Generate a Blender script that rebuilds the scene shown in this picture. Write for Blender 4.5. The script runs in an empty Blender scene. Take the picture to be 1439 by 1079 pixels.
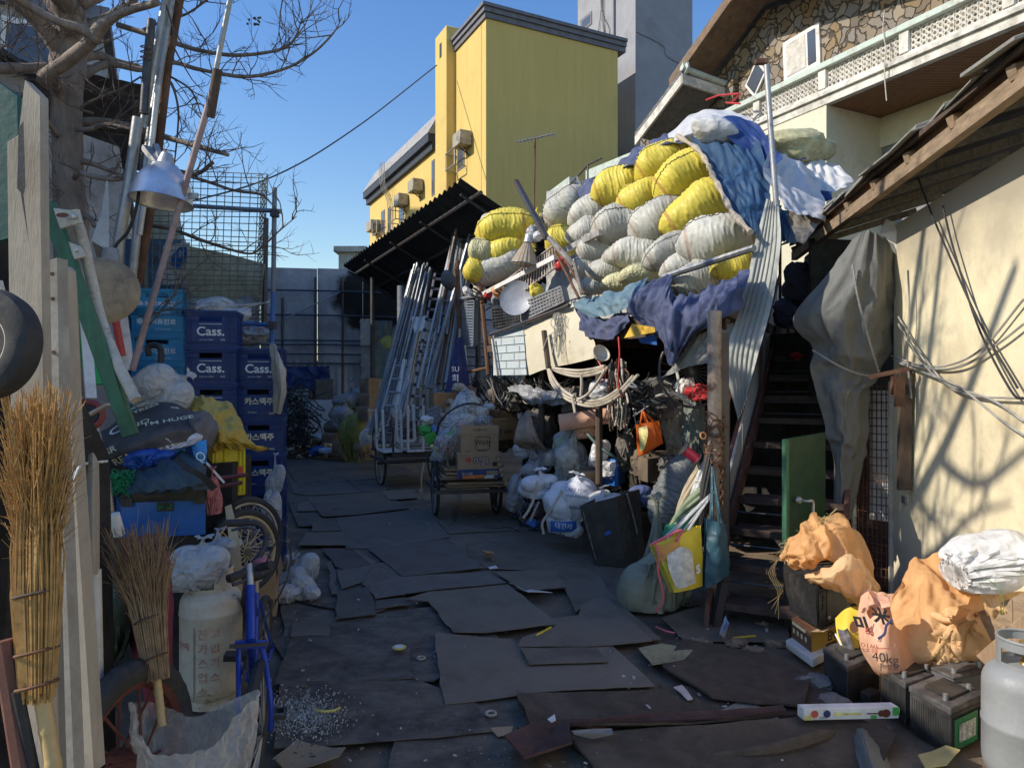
import bpy,bmesh,math,random
from mathutils import Vector,Matrix,noise,Euler
V=Vector
R=math.radians
sc=bpy.context.scene
col=sc.collection
CAMH,FPX,CX,CY=1.6,1000.0,719.5,539.5
def W(px,py,d):
 return V(((px-CX)/FPX*d,d,CAMH-(py-CY)/FPX*d))
def G(px,py,z=0.0):
 d=(CAMH-z)*FPX/(py-CY)
 return W(px,py,d)
def X(px,d):return (px-CX)/FPX*d
def onplane(px,py,C,D):
 k=(px-CX)/FPX
 t=(k*C[1]-C[0])/(D[0]-k*D[1])
 y=C[1]+t*D[1]
 return V((C[0]+t*D[0],y,CAMH-(py-CY)/FPX*y))
U=V((-.447,.894,0));VV=V((.894,.447,0));UP=V((0,0,1))
WM={}
# mesh builder
class MB:
 def __init__(s):s.v=[];s.f=[];s.m=[];s.cur=0
 def add(s,vs,fs):
  b=len(s.v);s.v += [V(x) for x in vs]
  for f in fs:s.f.append([b+i for i in f]);s.m.append(s.cur)
  return s
 def obox(s,o,ex,ey,ez):
  o,ex,ey,ez=V(o),V(ex),V(ey),V(ez)
  p=[o,o+ex,o+ex+ey,o+ey];p += [q+ez for q in p]
  return s.add(p,[(3,2,1,0),(4,5,6,7),(0,1,5,4),(1,2,6,5),(2,3,7,6),(3,0,4,7)])
 def box(s,c,sz,M=None):
  c=V(c);a=[V((sz[0],0,0)),V((0,sz[1],0)),V((0,0,sz[2]))]
  if M is not None:a=[M.to_3x3() @ q for q in a]
  return s.obox(c-(a[0]+a[1]+a[2])/2,*a)
 def prism(s,poly,off):
  poly=[V(p) for p in poly];off=V(off);n=len(poly)
  vs=poly+[p+off for p in poly]
  fs=[tuple(reversed(range(n))),tuple(range(n,2*n))]
  fs += [(i,(i+1) % n,n+(i+1) % n,n+i) for i in range(n)]
  return s.add(vs,fs)
 def poly(s,pts):return s.add(pts,[tuple(range(len(pts)))])
 def tube(s,pts,r,n=8,cap=True,closed=False):
  pts=[V(p) for p in pts];m=len(pts)
  rs=r if isinstance(r,(list,tuple)) else [r]*m
  vs=[];prev=None
  for i,p in enumerate(pts):
   if closed:t=pts[(i+1) % m]-pts[i-1]
   else:t=pts[min(i+1,m-1)]-pts[max(i-1,0)]
   if t.length < 1e-9:t=V((0,0,1))
   t.normalize()
   if prev is None:
    a=t.cross(V((0,0,1)));
    if a.length < .05:a=t.cross(V((1,0,0)))
   else:a=prev-t*prev.dot(t)
   if a.length < 1e-6:a=t.orthogonal()
   a.normalize();prev=a;b=t.cross(a)
   for k in range(n):
    w=2*math.pi*k/n
    vs.append(p+(a*math.cos(w)+b*math.sin(w))*rs[i])
  fs=[]
  for i in range(m if closed else m-1):
   j=(i+1) % m
   for k in range(n):
    fs.append((i*n+k,i*n+(k+1) % n,j*n+(k+1) % n,j*n+k))
  if cap and not closed:
   fs.append(tuple(reversed(range(n))));fs.append(tuple((m-1)*n+k for k in range(n)))
  return s.add(vs,fs)
 def rod(s,a,b,r,n=8):return s.tube([a,b],r,n)
 def bar(s,a,b,w,h,up=UP):
  a,b=V(a),V(b);t=(b-a);x=t.cross(V(up))
  if x.length < 1e-5:x=t.cross(V((1,0,0)))
  x.normalize();y=x.cross(t).normalized()
  return s.obox(a-x*w/2-y*h/2,x*w,y*h,t)
 def lathe(s,prof,o=(0,0,0),M=None,n=24,closed=False):
  o=V(o);vs=[]
  for r,z in prof:
   for k in range(n):
    w=2*math.pi*k/n;p=V((r*math.cos(w),r*math.sin(w),z))
    if M is not None:p=M.to_3x3() @ p
    vs.append(o+p)
  m=len(prof);fs=[]
  for i in range(m if closed else m-1):
   j=(i+1) % m
   for k in range(n):fs.append((i*n+k,i*n+(k+1) % n,j*n+(k+1) % n,j*n+k))
  if not closed:
   if prof[0][0] > 1e-4:fs.append(tuple(reversed(range(n))))
   if prof[-1][0] > 1e-4:fs.append(tuple((m-1)*n+k for k in range(n)))
  return s.add(vs,fs)
 def grid(s,P,nu,nv,wrap=False):
  vs=[P(i/(nu if wrap else nu-1),j/(nv-1)) for j in range(nv) for i in range(nu)]
  fs=[]
  for j in range(nv-1):
   for i in range(nu if wrap else nu-1):
    k=(i+1) % nu
    fs.append((j*nu+i,j*nu+k,(j+1)*nu+k,(j+1)*nu+i))
  return s.add(vs,fs)
 def torus(s,c,R_,r,M=None,n=32,m=10):
  pts=[]
  for i in range(n):
   w=2*math.pi*i/n;p=V((R_*math.cos(w),R_*math.sin(w),0))
   if M is not None:p=M.to_3x3() @ p
   pts.append(V(c)+p)
  return s.tube(pts,r,m,closed=True)
def wmat(o):
 if o is None:return Matrix.Identity(4)
 return WM[o.name]
def obj(name,mb,mats,parent=None,bev=0,ang=38,origin=None,smooth=True,world=True,fix=True,seg=1):
 vs=mb.v
 if parent is not None:
  wm=WM[parent.name]
  if world:
   inv=wm.inverted();vs=[inv @ p for p in vs]
  me_w=wm
 else:
  if origin is None:
   xs=[p.x for p in vs];ys=[p.y for p in vs];zs=[p.z for p in vs]
   origin=V(((min(xs)+max(xs))/2,(min(ys)+max(ys))/2,min(zs)))
  origin=V(origin);vs=[p-origin for p in vs];me_w=Matrix.Translation(origin)
 me=bpy.data.meshes.new(name)
 me.from_pydata([tuple(p) for p in vs],[],mb.f)
 if not isinstance(mats,(list,tuple)):mats=[mats]
 for m in mats:me.materials.append(m)
 if len(mats) > 1:me.polygons.foreach_set('material_index',mb.m)
 if fix or bev:
  bm=bmesh.new();bm.from_mesh(me)
  if fix:bmesh.ops.recalc_face_normals(bm,faces=bm.faces)
  if bev:
   es=[e for e in bm.edges if len(e.link_faces) == 2 and e.calc_face_angle(0) > .6]
   bmesh.ops.bevel(bm,geom=es,offset=bev,segments=seg,affect='EDGES',clamp_overlap=True)
  bm.to_mesh(me);bm.free()
 if smooth:
  me.shade_smooth();me.set_sharp_from_angle(angle=R(ang))
 o=bpy.data.objects.new(name,me);col.objects.link(o)
 if parent is not None:o.parent=parent
 else:o.location=me_w.translation
 WM[o.name]=me_w
 return o
def tag(o,label=None,cat=None,group=None,kind=None):
 if label:o['label']=label
 if cat:o['category']=cat
 if group:o['group']=group
 if kind:o['kind']=kind
 return o
def thing(name,label,cat,loc=(0,0,0),group=None,rz=0):
 o=bpy.data.objects.new(name,None);col.objects.link(o)
 o.empty_display_size=.1;o.location=loc;o.rotation_euler=(0,0,rz)
 WM[o.name]=Matrix.Translation(V(loc)) @ Matrix.Rotation(rz,4,'Z')
 return tag(o,label,cat,group)
def one(name,mb,mats,label,cat,group=None,**k):
 return tag(obj(name,mb,mats,**k),label,cat,group)
def struct(name,mb,mats,**k):return tag(obj(name,mb,mats,**k),kind='structure')
def dup(root,M,label=None,group=None):
 r=root.copy();col.objects.link(r);r.matrix_world=M;WM[r.name]=M.copy()
 if label:r['label']=label
 if group:r['group']=group
 for ch in list(root.children):
  c=ch.copy();col.objects.link(c);c.parent=r;WM[c.name]=M.copy()
  for g in list(ch.children):
   d=g.copy();col.objects.link(d);d.parent=c;WM[d.name]=M.copy()
 return r
def place(root,M):
 root.matrix_world=M
 WM[root.name]=M.copy()
 for c in root.children:
  WM[c.name]=M.copy()
  for g in c.children:WM[g.name]=M.copy()
def text(s,parent,name,o,xd,yd,size,m,align='CENTER',ext=.0008,sx=1.0,label=None,bold=0.0,warp=None):
 cu=bpy.data.curves.new('t','FONT');cu.body=s;cu.size=size
 cu.align_x=align;cu.align_y='CENTER';cu.extrude=0;cu.offset=bold;cu.resolution_u=3
 to=bpy.data.objects.new('t',cu)
 me0=bpy.data.meshes.new_from_object(to)
 mb=MB();xd=V(xd).normalized();yd=V(yd).normalized();n=xd.cross(yd)
 vs=[]
 for v in me0.vertices:
  p=V(o)+xd*(v.co.x*sx)+yd*v.co.y+n*ext
  if warp:p=warp(p)
  vs.append(p)
 mb.add(vs,[tuple(p.vertices) for p in me0.polygons])
 bpy.data.objects.remove(to);bpy.data.curves.remove(cu);bpy.data.meshes.remove(me0)
 ob=obj(name,mb,m,parent,smooth=False,fix=False)
 if label:ob['label']=label
 return ob
# noise shapes
def ridg(p,oct=3,sd=0.0):
 a=1.0;f=1.0;t=0.0;p=V(p)
 for i in range(oct):
  t += a*(1-2*abs(noise.noise(p*f+V((sd*7.3+i*3.1,sd*1.7,i*5.7)))));f *= 2.05;a *= .5
 return t/1.75
def fb(p,oct=3,sd=0.0):
 return noise.fractal(V(p)+V((sd*3.7,sd*9.1,sd*5.3)),1.0,2.0,oct)
def cat(p0,p1,p2,p3,t):
 return .5*((2*p1)+(p2-p0)*t+(2*p0-5*p1+4*p2-p3)*t*t+(3*p1-p0-3*p2+p3)*t*t*t)
def spl(P,t):
 n=len(P)-1;x=min(max(t,0),1)*n;i=min(int(x),n-1);f=x-i
 a=P[max(i-1,0)] if i > 0 else P[0]*2-P[1]
 d=P[min(i+2,n)] if i+2 <= n else P[n]*2-P[n-1]
 return cat(a,P[i],P[i+1],d,f)
def curve(P,n=24):
 P=[V(p) for p in P]
 return [spl(P,i/(n-1)) for i in range(n)]
def sheet(C,nu=60,nv=60,fold=.0,fu=6,fv=1.0,amp=.0,fr=5,sd=0,edge=0.0,mb=None,wr=None):
 """draped cloth through a coarse net of points, with folds and creases"""
 C=[[V(p) for p in row] for row in C]
 rows=[[spl(r,i/(nu-1)) for i in range(nu)] for r in C]
 Pn=[]
 for j in range(nv):
  line=[]
  for i in range(nu):
   line.append(spl([rows[k][i] for k in range(len(C))],j/(nv-1)))
  Pn.append(line)
 mb=mb or MB();vs=[]
 for j in range(nv):
  for i in range(nu):
   p=Pn[j][i]
   a=Pn[j][min(i+1,nu-1)]-Pn[j][max(i-1,0)];b=Pn[min(j+1,nv-1)][i]-Pn[max(j-1,0)][i]
   n=a.cross(b)
   n=n.normalized() if n.length > 1e-9 else V((0,-1,0))
   u=i/(nu-1);v=j/(nv-1)
   h=0
   if fold:h += fold*ridg((u*fu+.6*noise.noise(V((v*2.3,u*1.1,sd))),v*fv,sd),2,sd)
   if amp:h += amp*ridg(p*fr,3,sd)
   if edge:
    e=min(u,1-u,v,1-v)
    if e < .06:p=p+a.normalized()*edge*noise.noise(V((u*14,v*14,sd)))+b.normalized()*edge*noise.noise(V((v*14,u*14,sd+4)))
   vs.append(p+n*h)
 if wr:vs=wrinkle(vs,nu,nv,ex=wr[0],goal=wr[1],bend=wr[2] if len(wr) > 2 else .1,sd=sd)
 fs=[(j*nu+i,j*nu+i+1,(j+1)*nu+i+1,(j+1)*nu+i) for j in range(nv-1) for i in range(nu-1)]
 return mb.add(vs,fs)
def crump(p,sd=0.0):
 """facets and sharp creases of crumpled film"""
 p=V(p);w=V((noise.noise(p*1.1+V((sd,3,9))),noise.noise(p*1.1+V((7,sd,2))),noise.noise(p*1.1+V((1,8,sd)))))
 t=0.0;a=1.0;f=1.0
 for i in range(2):
  q=(p+w*.55)*f+V((sd*5.1+i*9,sd*2.3,i*4));q.z *= .62
  d=noise.voronoi(q)[0];e=d[1]-d[0]
  t += a*(math.exp(-e*7)-.3-.45*d[0]);f *= 2.3;a *= .45
 return t
_ico={}
def ico(k):
 if k not in _ico:
  bm=bmesh.new();bmesh.ops.create_icosphere(bm,subdivisions=k,radius=1)
  _ico[k]=([v.co.copy() for v in bm.verts],[tuple(v.index for v in f.verts) for f in bm.faces]);bm.free()
 return _ico[k]
def blob(c,r,sd=0,lump=.15,cre=.08,fr=3.0,k=4,sq=1.0,floor=None,Rm=None,neck=None,mb=None,oct=3,shape=None):
 """a stuffed, crumpled bag: superellipsoid, lumps, ridged creases, optional gathered neck, flattened on its floor"""
 vs0,fs=ico(k);mb=mb or MB();c=V(c);out=[];mr=(r[0]+r[1]+r[2])/3
 for n in vs0:
  q=V([math.copysign(abs(x)**sq,x) for x in n])
  p=V((q.x*r[0],q.y*r[1],q.z*r[2]))
  h=lump*fb(n*1.3,2,sd)+cre*(1.15*crump(n*fr*.72,sd)+.25*ridg(n*fr*1.6,2,sd))
  p=p*(1+h)
  if neck and n.z > neck[0]:
   t=(n.z-neck[0])/(1-neck[0]);s_=1-(1-neck[1])*min(1,t*1.5)
   p.x *= s_;p.y *= s_;p.z += neck[2]*t
  if shape:p=shape(p,n)
  if Rm is not None:p=Rm.to_3x3() @ p
  p=c+p
  if floor is not None and p.z < floor:p.z=floor-.003*noise.noise(p*9)+.02*(1-math.exp((p.z-floor)*3))*abs(noise.noise(p*6))
  out.append(p)
 return mb.add(out,fs)
# cloth solver on a grid (position based)
import numpy as np
_gg={}
def groups(nu,nv,wrap):
 if (nu,nv,wrap) in _gg:return _gg[(nu,nv,wrap)]
 A=np.arange(nu*nv).reshape(nv,nu);out=[]
 def ad(I,J,k):out.append((I.ravel(),J.ravel(),k))
 N_=np.roll(A,-1,1) if wrap else None;M_=np.roll(A,-2,1) if wrap else None
 for p in (0,1):
  if wrap:ad(A[:,p::2],N_[:,p::2],'e')
  else:ad(A[:,p:nu-1:2],A[:,p+1:nu:2][:,:A[:,p:nu-1:2].shape[1]],'e')
  I=A[p:nv-1:2];J=A[p+1:nv:2][:len(I)];ad(I,J,'v')
  if wrap:ad(I,np.roll(J,-1,1),'s');ad(I,np.roll(J,1,1),'s')
  else:ad(I[:,:-1],J[:,1:],'s');ad(I[:,1:],J[:,:-1],'s')
  js=[j for j in range(nv-2) if (j//2) % 2 == p];ad(A[js],A[[j+2 for j in js]],'bv')
  is_=[i for i in range(nu if wrap else nu-2) if (i//2) % 2 == p]
  ad(A[:,is_],(M_[:,is_] if wrap else A[:,[i+2 for i in is_]]),'bu')
 _gg[(nu,nv,wrap)]=out;return out
def cloth(X,nu,nv,wrap,R0,steps,bend=.08,goal=0,G0=None,force=None,fix=None,damp=.9,it=2,es=(1,1)):
 g=groups(nu,nv,wrap);sc_={'e':es[0],'bu':es[0],'v':es[1],'bv':es[1],'s':(es[0]+es[1])/2};rest=[np.linalg.norm(R0[J]-R0[I],axis=1)*sc_[k] for I,J,k in g]
 ks={'e':.9,'v':.9,'s':.3,'bu':bend,'bv':bend};P=X.copy()
 for t in range(steps):
  Vv=(X-P)*damp;P=X.copy();X=X+Vv
  if force is not None:X=X+force(X,t)
  for _ in range(it):
   for (I,J,k),r in zip(g,rest):
    d=X[J]-X[I];l=np.sqrt((d*d).sum(1))+1e-9;c=d*((.5*ks[k]*(l-r)/l)[:,None]);X[I] += c;X[J] -= c
  if goal:X=X+(G0-X)*goal
  if fix is not None:fix(X,t)
 return X
def vnorm(X,nu,nv,wrap=True):
 g=X.reshape(nv,nu,3);a=np.roll(g,-1,1)-np.roll(g,1,1);b=np.empty_like(g);b[1:-1]=g[2:]-g[:-2];b[0]=g[1]-g[0];b[-1]=g[-1]-g[-2]
 n=np.cross(a,b);n /= np.linalg.norm(n,axis=2,keepdims=True)+1e-9;return n.reshape(-1,3)
def gridfaces(nu,nv,wrap):
 return [(j*nu+i,j*nu+(i+1) % nu,(j+1)*nu+(i+1) % nu,(j+1)*nu+i) for j in range(nv-1) for i in range(nu if wrap else nu-1)]
_sk={}
def pillow(seed,L=1.0,w=.62,h=.5,nu=56,nv=66):
 """a tightly filled sack: film a little too long for its contents, so that it puckers across its length"""
 if seed in _sk:return _sk[seed]
 rg=np.random.default_rng(seed+40);u=np.arange(nu)/nu*2*np.pi;v=np.linspace(0,1,nv)[:,None];s_=2*v-1
 pr=np.maximum(.0,1-np.abs(s_)**2.15)**.66;py_=np.maximum(.22,pr);pz_=np.maximum(.03,pr);ph=rg.uniform(0,6,8)
 k=1+.07*np.sin(s_*3+ph[0]+np.cos(u))+.05*np.sin(s_*5+2*u+ph[1])
 X=np.stack([s_*L/2+0*u,np.cos(u)*w/2*py_*k,np.sin(u)*h/2*pz_*k],2);X[...,2] -= .05*w*np.cos(s_*1.6+ph[2])*0
 def inner(Y):return np.maximum(.0,1-np.minimum(1,np.abs(Y[:,0]/(L*.49)))**2.15)**.66
 R_=X.reshape(-1,3).copy();tri=np.sin(u*2+ph[3])+.6*np.sin(u*5+ph[4])
 rb=1+.05*np.maximum(0,np.sin(s_*np.pi*7.5+1.5*tri+1.1*np.sin(s_*4+u+ph[5])))*(.4+.6*np.sin(u*1.5+s_*3+ph[6])**2)
 X=X*np.stack([0*rb+1,rb,rb],2)+rg.normal(0,.001,X.shape);X=X.reshape(-1,3)
 kk=(k+0*u).ravel();x0=R_[:,0]
 def force(Y,t):f=-Y*.004;f[:,0] *= .3;return f
 def fix(Y,t):
  p=inner(Y)*kk*.97;ry,rz=w/2*p+1e-6,h/2*p+1e-6;q=np.sqrt((Y[:,1]/ry)**2+(Y[:,2]/rz)**2);m=(q < 1) & (p > .01);Y[m,1] /= q[m];Y[m,2] /= q[m]
  Y[:,0] += .1*(x0-Y[:,0])
 X=cloth(X,nu,nv,True,R_,90,bend=.05,force=force,fix=fix,damp=.8,it=3,es=(1.01,1.13))
 _sk[seed]=(X,nu,nv);return _sk[seed]
_tb={}
def trash(seed,nu=80,nv=70,tied=True,excess=1.16,lumps=9):
 """film hanging over lumpy contents, gathered at the neck; unit size"""
 k=(seed,tied)
 if k in _tb:return _tb[k]
 rg=np.random.default_rng(seed+100);lumps=(5,7,4,6,5)[seed % 5];u=np.arange(nu)/nu*2*np.pi;v=np.linspace(.02,.98,nv)*np.pi
 X=np.stack([np.sin(v)[:,None]*np.cos(u),np.sin(v)[:,None]*np.sin(u),-np.cos(v)[:,None]+0*u],2);R_=X*excess*np.array([1,1,1.06])
 C=rg.normal(0,1,(lumps,3));C /= np.linalg.norm(C,axis=1,keepdims=True);C *= rg.uniform(.2,.58,(lumps,1));C[:,2] -= .12;rad=rg.uniform(.36,.54,lumps)
 X=(X*1.02+rg.normal(0,.006,X.shape)).reshape(-1,3);R_=R_.reshape(-1,3)
 def force(Y,t):f=np.zeros_like(Y);f[:,2] -= .0016;c=Y*[1,1,0];f -= c*.0035;return f
 def fix(Y,t):
  for c,r in zip(C,rad):
   d=Y-c;l=np.linalg.norm(d,axis=1);m=l < r;Y[m]=c+d[m]/l[m][:,None]*r
  m=Y[:,2] < -.78;Y[m,2]=-.78
  q=Y.reshape(nv,nu,3)
  if tied:q[-1]=np.array([.05,0,.86])+np.stack([np.cos(u),np.sin(u),0*u],1)*.05;q[-2,:,:2] *= .9
 X=cloth(X,nu,nv,True,R_,110,bend=.04,force=force,fix=fix,damp=.86)
 X[:,:2] /= np.percentile(np.linalg.norm(X[:,:2],axis=1),97);z0=X[:,2].min();X[:,2]=(X[:,2]-z0)/(.86-z0)*1.78-.92
 _tb[k]=(X,nu,nv);return _tb[k]
def bag(c,r,sd=0,Rm=None,floor=None,mb=None,rz=None,tied=True,frill=.28,**kw):
 """tied or open stuffed film bag of half sizes r"""
 X,nu,nv=trash(int(sd*10) % 5,tied=tied);mb=mb or MB();c=V(c);rz=sd*2.1 if rz is None else rz
 Mz=Matrix.Rotation(rz,3,'Z');out=[]
 def tf(p):
  p=Mz @ V(p);p=V((p.x*r[0]*1.06,p.y*r[1]*1.06,p.z*r[2]*1.08))
  if Rm is not None:p=Rm.to_3x3() @ p
  p=c+p
  if floor is not None and p.z < floor:p.z=floor
  return p
 mb.add([tf(p) for p in X],gridfaces(nu,nv,True));n0=len(mb.v)
 mb.add([tf(p) for p in X[:nu]],[tuple(range(nu))])
 if tied and frill:
  fr=[]
  for j in range(8):
   for i in range(40):
    a=i/40*6.2832;t=j/7;rr=.05+frill*t*(.75+.35*noise.noise(V((a*1.3,t,sd))))+.05*t*math.sin(a*7+sd);fr.append(tf((.05+rr*math.cos(a)+.15*t*t*math.sin(sd*3),rr*math.sin(a),.86+.2*t-.12*t*t+.06*t*math.sin(a*3+sd))))
  mb.add(fr,gridfaces(40,8,True))
 return mb
def wrinkle(mb0,nu,nv,ex=1.06,goal=.05,steps=40,bend=.1,sd=0):
 """let a draped grid buckle, first in broad folds, then in fine ones: the cloth is a little larger than the shape it covers"""
 X=np.array([tuple(p) for p in mb0]).reshape(nv,nu,3);rg=np.random.default_rng(int(sd*10)+5)
 def res(Y,a,b):
  n,m=Y.shape[:2];y=np.linspace(0,n-1,a);x=np.linspace(0,m-1,b)
  def rs(Z,t):
   i=np.clip(t.astype(int),0,len(Z)-2);f=(t-i).reshape((-1,)+(1,)*(Z.ndim-1));g=lambda k:Z[np.clip(k,0,len(Z)-1)]
   p0,p1,p2,p3=g(i-1),g(i),g(i+1),g(i+2);return .5*(2*p1+(p2-p0)*f+(2*p0-5*p1+4*p2-p3)*f*f+(3*p1-p0-3*p2+p3)*f**3)
  return np.swapaxes(rs(np.swapaxes(rs(Y,y),0,1),x),0,1)
 ex=ex if isinstance(ex,tuple) else (ex,ex)
 for q,e2 in ((6.0,ex),(2.4,(1+(ex[0]-1)*.35,1+(ex[1]-1)*.35))):
  b,a=(nu,nv) if q == 1 else (max(8,int(nu/q)),max(8,int(nv/q)));Y=res(X,a,b).reshape(-1,3);e=np.linalg.norm(Y[1]-Y[0]);G0=Y.copy()
  Y=Y+rg.normal(0,e*(.14 if q > 3 else .04),Y.shape);X=cloth(Y,b,a,False,G0,steps,bend=bend,goal=goal,G0=G0,damp=.7,es=e2).reshape(a,b,3)
 return [V(p) for p in res(X,nv,nu).reshape(-1,3)]
# materials
_mc={}
def mat(key,c,rough=.65,metal=0,var=.22,vs=7,dirt=0,dc=(.05,.042,.034),ds=2.5,bump=.15,bs=45,cre=0,cs=9,spec=.35,thin=0,clear=0,jit=0,stretch=None,coat=0,wave=None,rust=0,stripe=None,edge=.12):
 if key in _mc:return _mc[key]
 c=tuple(x**.86 for x in c);dc=tuple(x**.9 for x in dc)
 m=bpy.data.materials.new(key);m.use_nodes=True;nt=m.node_tree;N=nt.nodes;L=nt.links
 for n in list(N):N.remove(n)
 out=N.new('ShaderNodeOutputMaterial');pb=N.new('ShaderNodeBsdfPrincipled')
 tc=N.new('ShaderNodeTexCoord');co=tc.outputs['Object']
 if stretch:
  mp=N.new('ShaderNodeMapping');mp.inputs['Scale'].default_value=stretch;L.new(co,mp.inputs[0]);sco=mp.outputs[0]
 else:sco=co
 def nz(scale,det=6,rg=.6,src=None):
  n=N.new('ShaderNodeTexNoise');n.inputs['Scale'].default_value=scale;n.inputs['Detail'].default_value=det
  n.inputs['Roughness'].default_value=rg;L.new(src or co,n.inputs['Vector']);return n.outputs['Fac']
 def ramp(src,a,b,c0=(0,0,0,1),c1=(1,1,1,1)):
  n=N.new('ShaderNodeMapRange');n.inputs['From Min'].default_value=a;n.inputs['From Max'].default_value=b;L.new(src,n.inputs['Value']);return n.outputs[0]
 def mix(f,a,b,mode='MIX'):
  n=N.new('ShaderNodeMix');n.data_type='RGBA';n.blend_type=mode
  for i,x in ((0,f),(6,a),(7,b)):
   if isinstance(x,(int,float)):n.inputs[i].default_value=x
   elif isinstance(x,(tuple,list)):n.inputs[i].default_value=(*x[:3],1)
   else:L.new(x,n.inputs[i])
  return n.outputs[2]
 lo=[x*(1-var) for x in c];hi=[min(1,x*(1+var)) for x in c]
 cc=mix(ramp(nz(vs,8,.65,sco),.3,.7),lo,hi)
 if stripe:
  sx=N.new('ShaderNodeSeparateXYZ');L.new(co,sx.inputs[0]);acc=None
  for cen in stripe[1]:
   a=N.new('ShaderNodeMath');a.operation='SUBTRACT';L.new(sx.outputs[stripe[0]],a.inputs[0]);a.inputs[1].default_value=cen
   b=N.new('ShaderNodeMath');b.operation='ABSOLUTE';L.new(a.outputs[0],b.inputs[0])
   l=N.new('ShaderNodeMath');l.operation='LESS_THAN';L.new(b.outputs[0],l.inputs[0]);l.inputs[1].default_value=stripe[2]
   if acc is None:acc=l.outputs[0]
   else:
    s_=N.new('ShaderNodeMath');s_.operation='MAXIMUM';L.new(acc,s_.inputs[0]);L.new(l.outputs[0],s_.inputs[1]);acc=s_.outputs[0]
  f=N.new('ShaderNodeMath');f.operation='MULTIPLY';L.new(acc,f.inputs[0]);f.inputs[1].default_value=.7
  cc=mix(f.outputs[0],cc,stripe[3])
 if jit:
  oi=N.new('ShaderNodeObjectInfo');hs=N.new('ShaderNodeHueSaturation')
  mr=N.new('ShaderNodeMapRange');mr.inputs['To Min'].default_value=1-jit;mr.inputs['To Max'].default_value=1+jit
  L.new(oi.outputs['Random'],mr.inputs['Value']);L.new(mr.outputs[0],hs.inputs['Value']);L.new(cc,hs.inputs['Color']);cc=hs.outputs[0]
 rgh=None
 if dirt:
  d=ramp(nz(ds,10,.72),.62-dirt*.35,.78-dirt*.2)
  dm=N.new('ShaderNodeMath');dm.operation='MULTIPLY';L.new(d,dm.inputs[0]);dm.inputs[1].default_value=.85
  cc=mix(dm.outputs[0],cc,dc)
  g=ramp(nz(ds*14,5,.7),.56,.72);gm=N.new('ShaderNodeMath');gm.operation='MULTIPLY';L.new(g,gm.inputs[0]);gm.inputs[1].default_value=.5*min(1,dirt*1.6)
  cc=mix(gm.outputs[0],cc,dc)
 if rust:
  d=ramp(nz(5,12,.75),.66-rust*.3,.72-rust*.2);cc=mix(d,cc,(.13,.045,.018))
 L.new(cc,pb.inputs['Base Color'])
 rr=N.new('ShaderNodeMapRange');rr.inputs['To Min'].default_value=max(.05,rough-.14);rr.inputs['To Max'].default_value=min(1,rough+.14)
 rr.inputs['From Min'].default_value=.3;rr.inputs['From Max'].default_value=.7
 L.new(nz(vs*2.3,6),rr.inputs['Value']);L.new(rr.outputs[0],pb.inputs['Roughness'])
 pb.inputs['Metallic'].default_value=metal;pb.inputs['Specular IOR Level'].default_value=spec
 if coat:pb.inputs['Coat Weight'].default_value=coat
 nrm=None
 if bump:
  b=N.new('ShaderNodeBump');b.inputs['Strength'].default_value=bump;b.inputs['Distance'].default_value=.01
  L.new(nz(bs,6,.6,sco),b.inputs['Height']);nrm=b.outputs[0]
 if cre:
  vo=N.new('ShaderNodeTexVoronoi');vo.feature='F1';vo.inputs['Scale'].default_value=cs
  dn=N.new('ShaderNodeTexNoise');dn.inputs['Scale'].default_value=cs*.6;L.new(co,dn.inputs['Vector'])
  mx=mix(.35,co,dn.outputs['Color']);L.new(mx,vo.inputs['Vector'])
  b=N.new('ShaderNodeBump');b.inputs['Strength'].default_value=cre;b.inputs['Distance'].default_value=.05
  L.new(vo.outputs['Distance'],b.inputs['Height'])
  if nrm:L.new(nrm,b.inputs['Normal'])
  nrm=b.outputs[0]
 if wave:
  wv=N.new('ShaderNodeTexWave');wv.bands_direction=wave[0];wv.inputs['Scale'].default_value=wave[1]
  L.new(co,wv.inputs['Vector']);b=N.new('ShaderNodeBump');b.inputs['Strength'].default_value=wave[2];b.inputs['Distance'].default_value=.01
  L.new(wv.outputs['Fac'],b.inputs['Height'])
  if nrm:L.new(nrm,b.inputs['Normal'])
  nrm=b.outputs[0]
 if nrm:L.new(nrm,pb.inputs['Normal'])
 sh=pb.outputs[0]
 if thin:
  tl=N.new('ShaderNodeBsdfTranslucent');L.new(cc,tl.inputs[0])
  if nrm:L.new(nrm,tl.inputs['Normal'])
  ms=N.new('ShaderNodeMixShader');ms.inputs[0].default_value=thin;L.new(sh,ms.inputs[1]);L.new(tl.outputs[0],ms.inputs[2]);sh=ms.outputs[0]
 if clear:
  tp=N.new('ShaderNodeBsdfTransparent');lw=N.new('ShaderNodeLayerWeight');lw.inputs[0].default_value=.35
  if nrm:L.new(nrm,lw.inputs['Normal'])
  mr=N.new('ShaderNodeMapRange');mr.inputs['To Min'].default_value=1-clear;mr.inputs['To Max'].default_value=1;L.new(lw.outputs['Facing'],mr.inputs['Value'])
  ms=N.new('ShaderNodeMixShader');L.new(mr.outputs[0],ms.inputs[0]);L.new(tp.outputs[0],ms.inputs[1]);L.new(sh,ms.inputs[2]);sh=ms.outputs[0]
 L.new(sh,out.inputs[0]);_mc[key]=m
 return m
rnd=random.Random(7)
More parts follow.
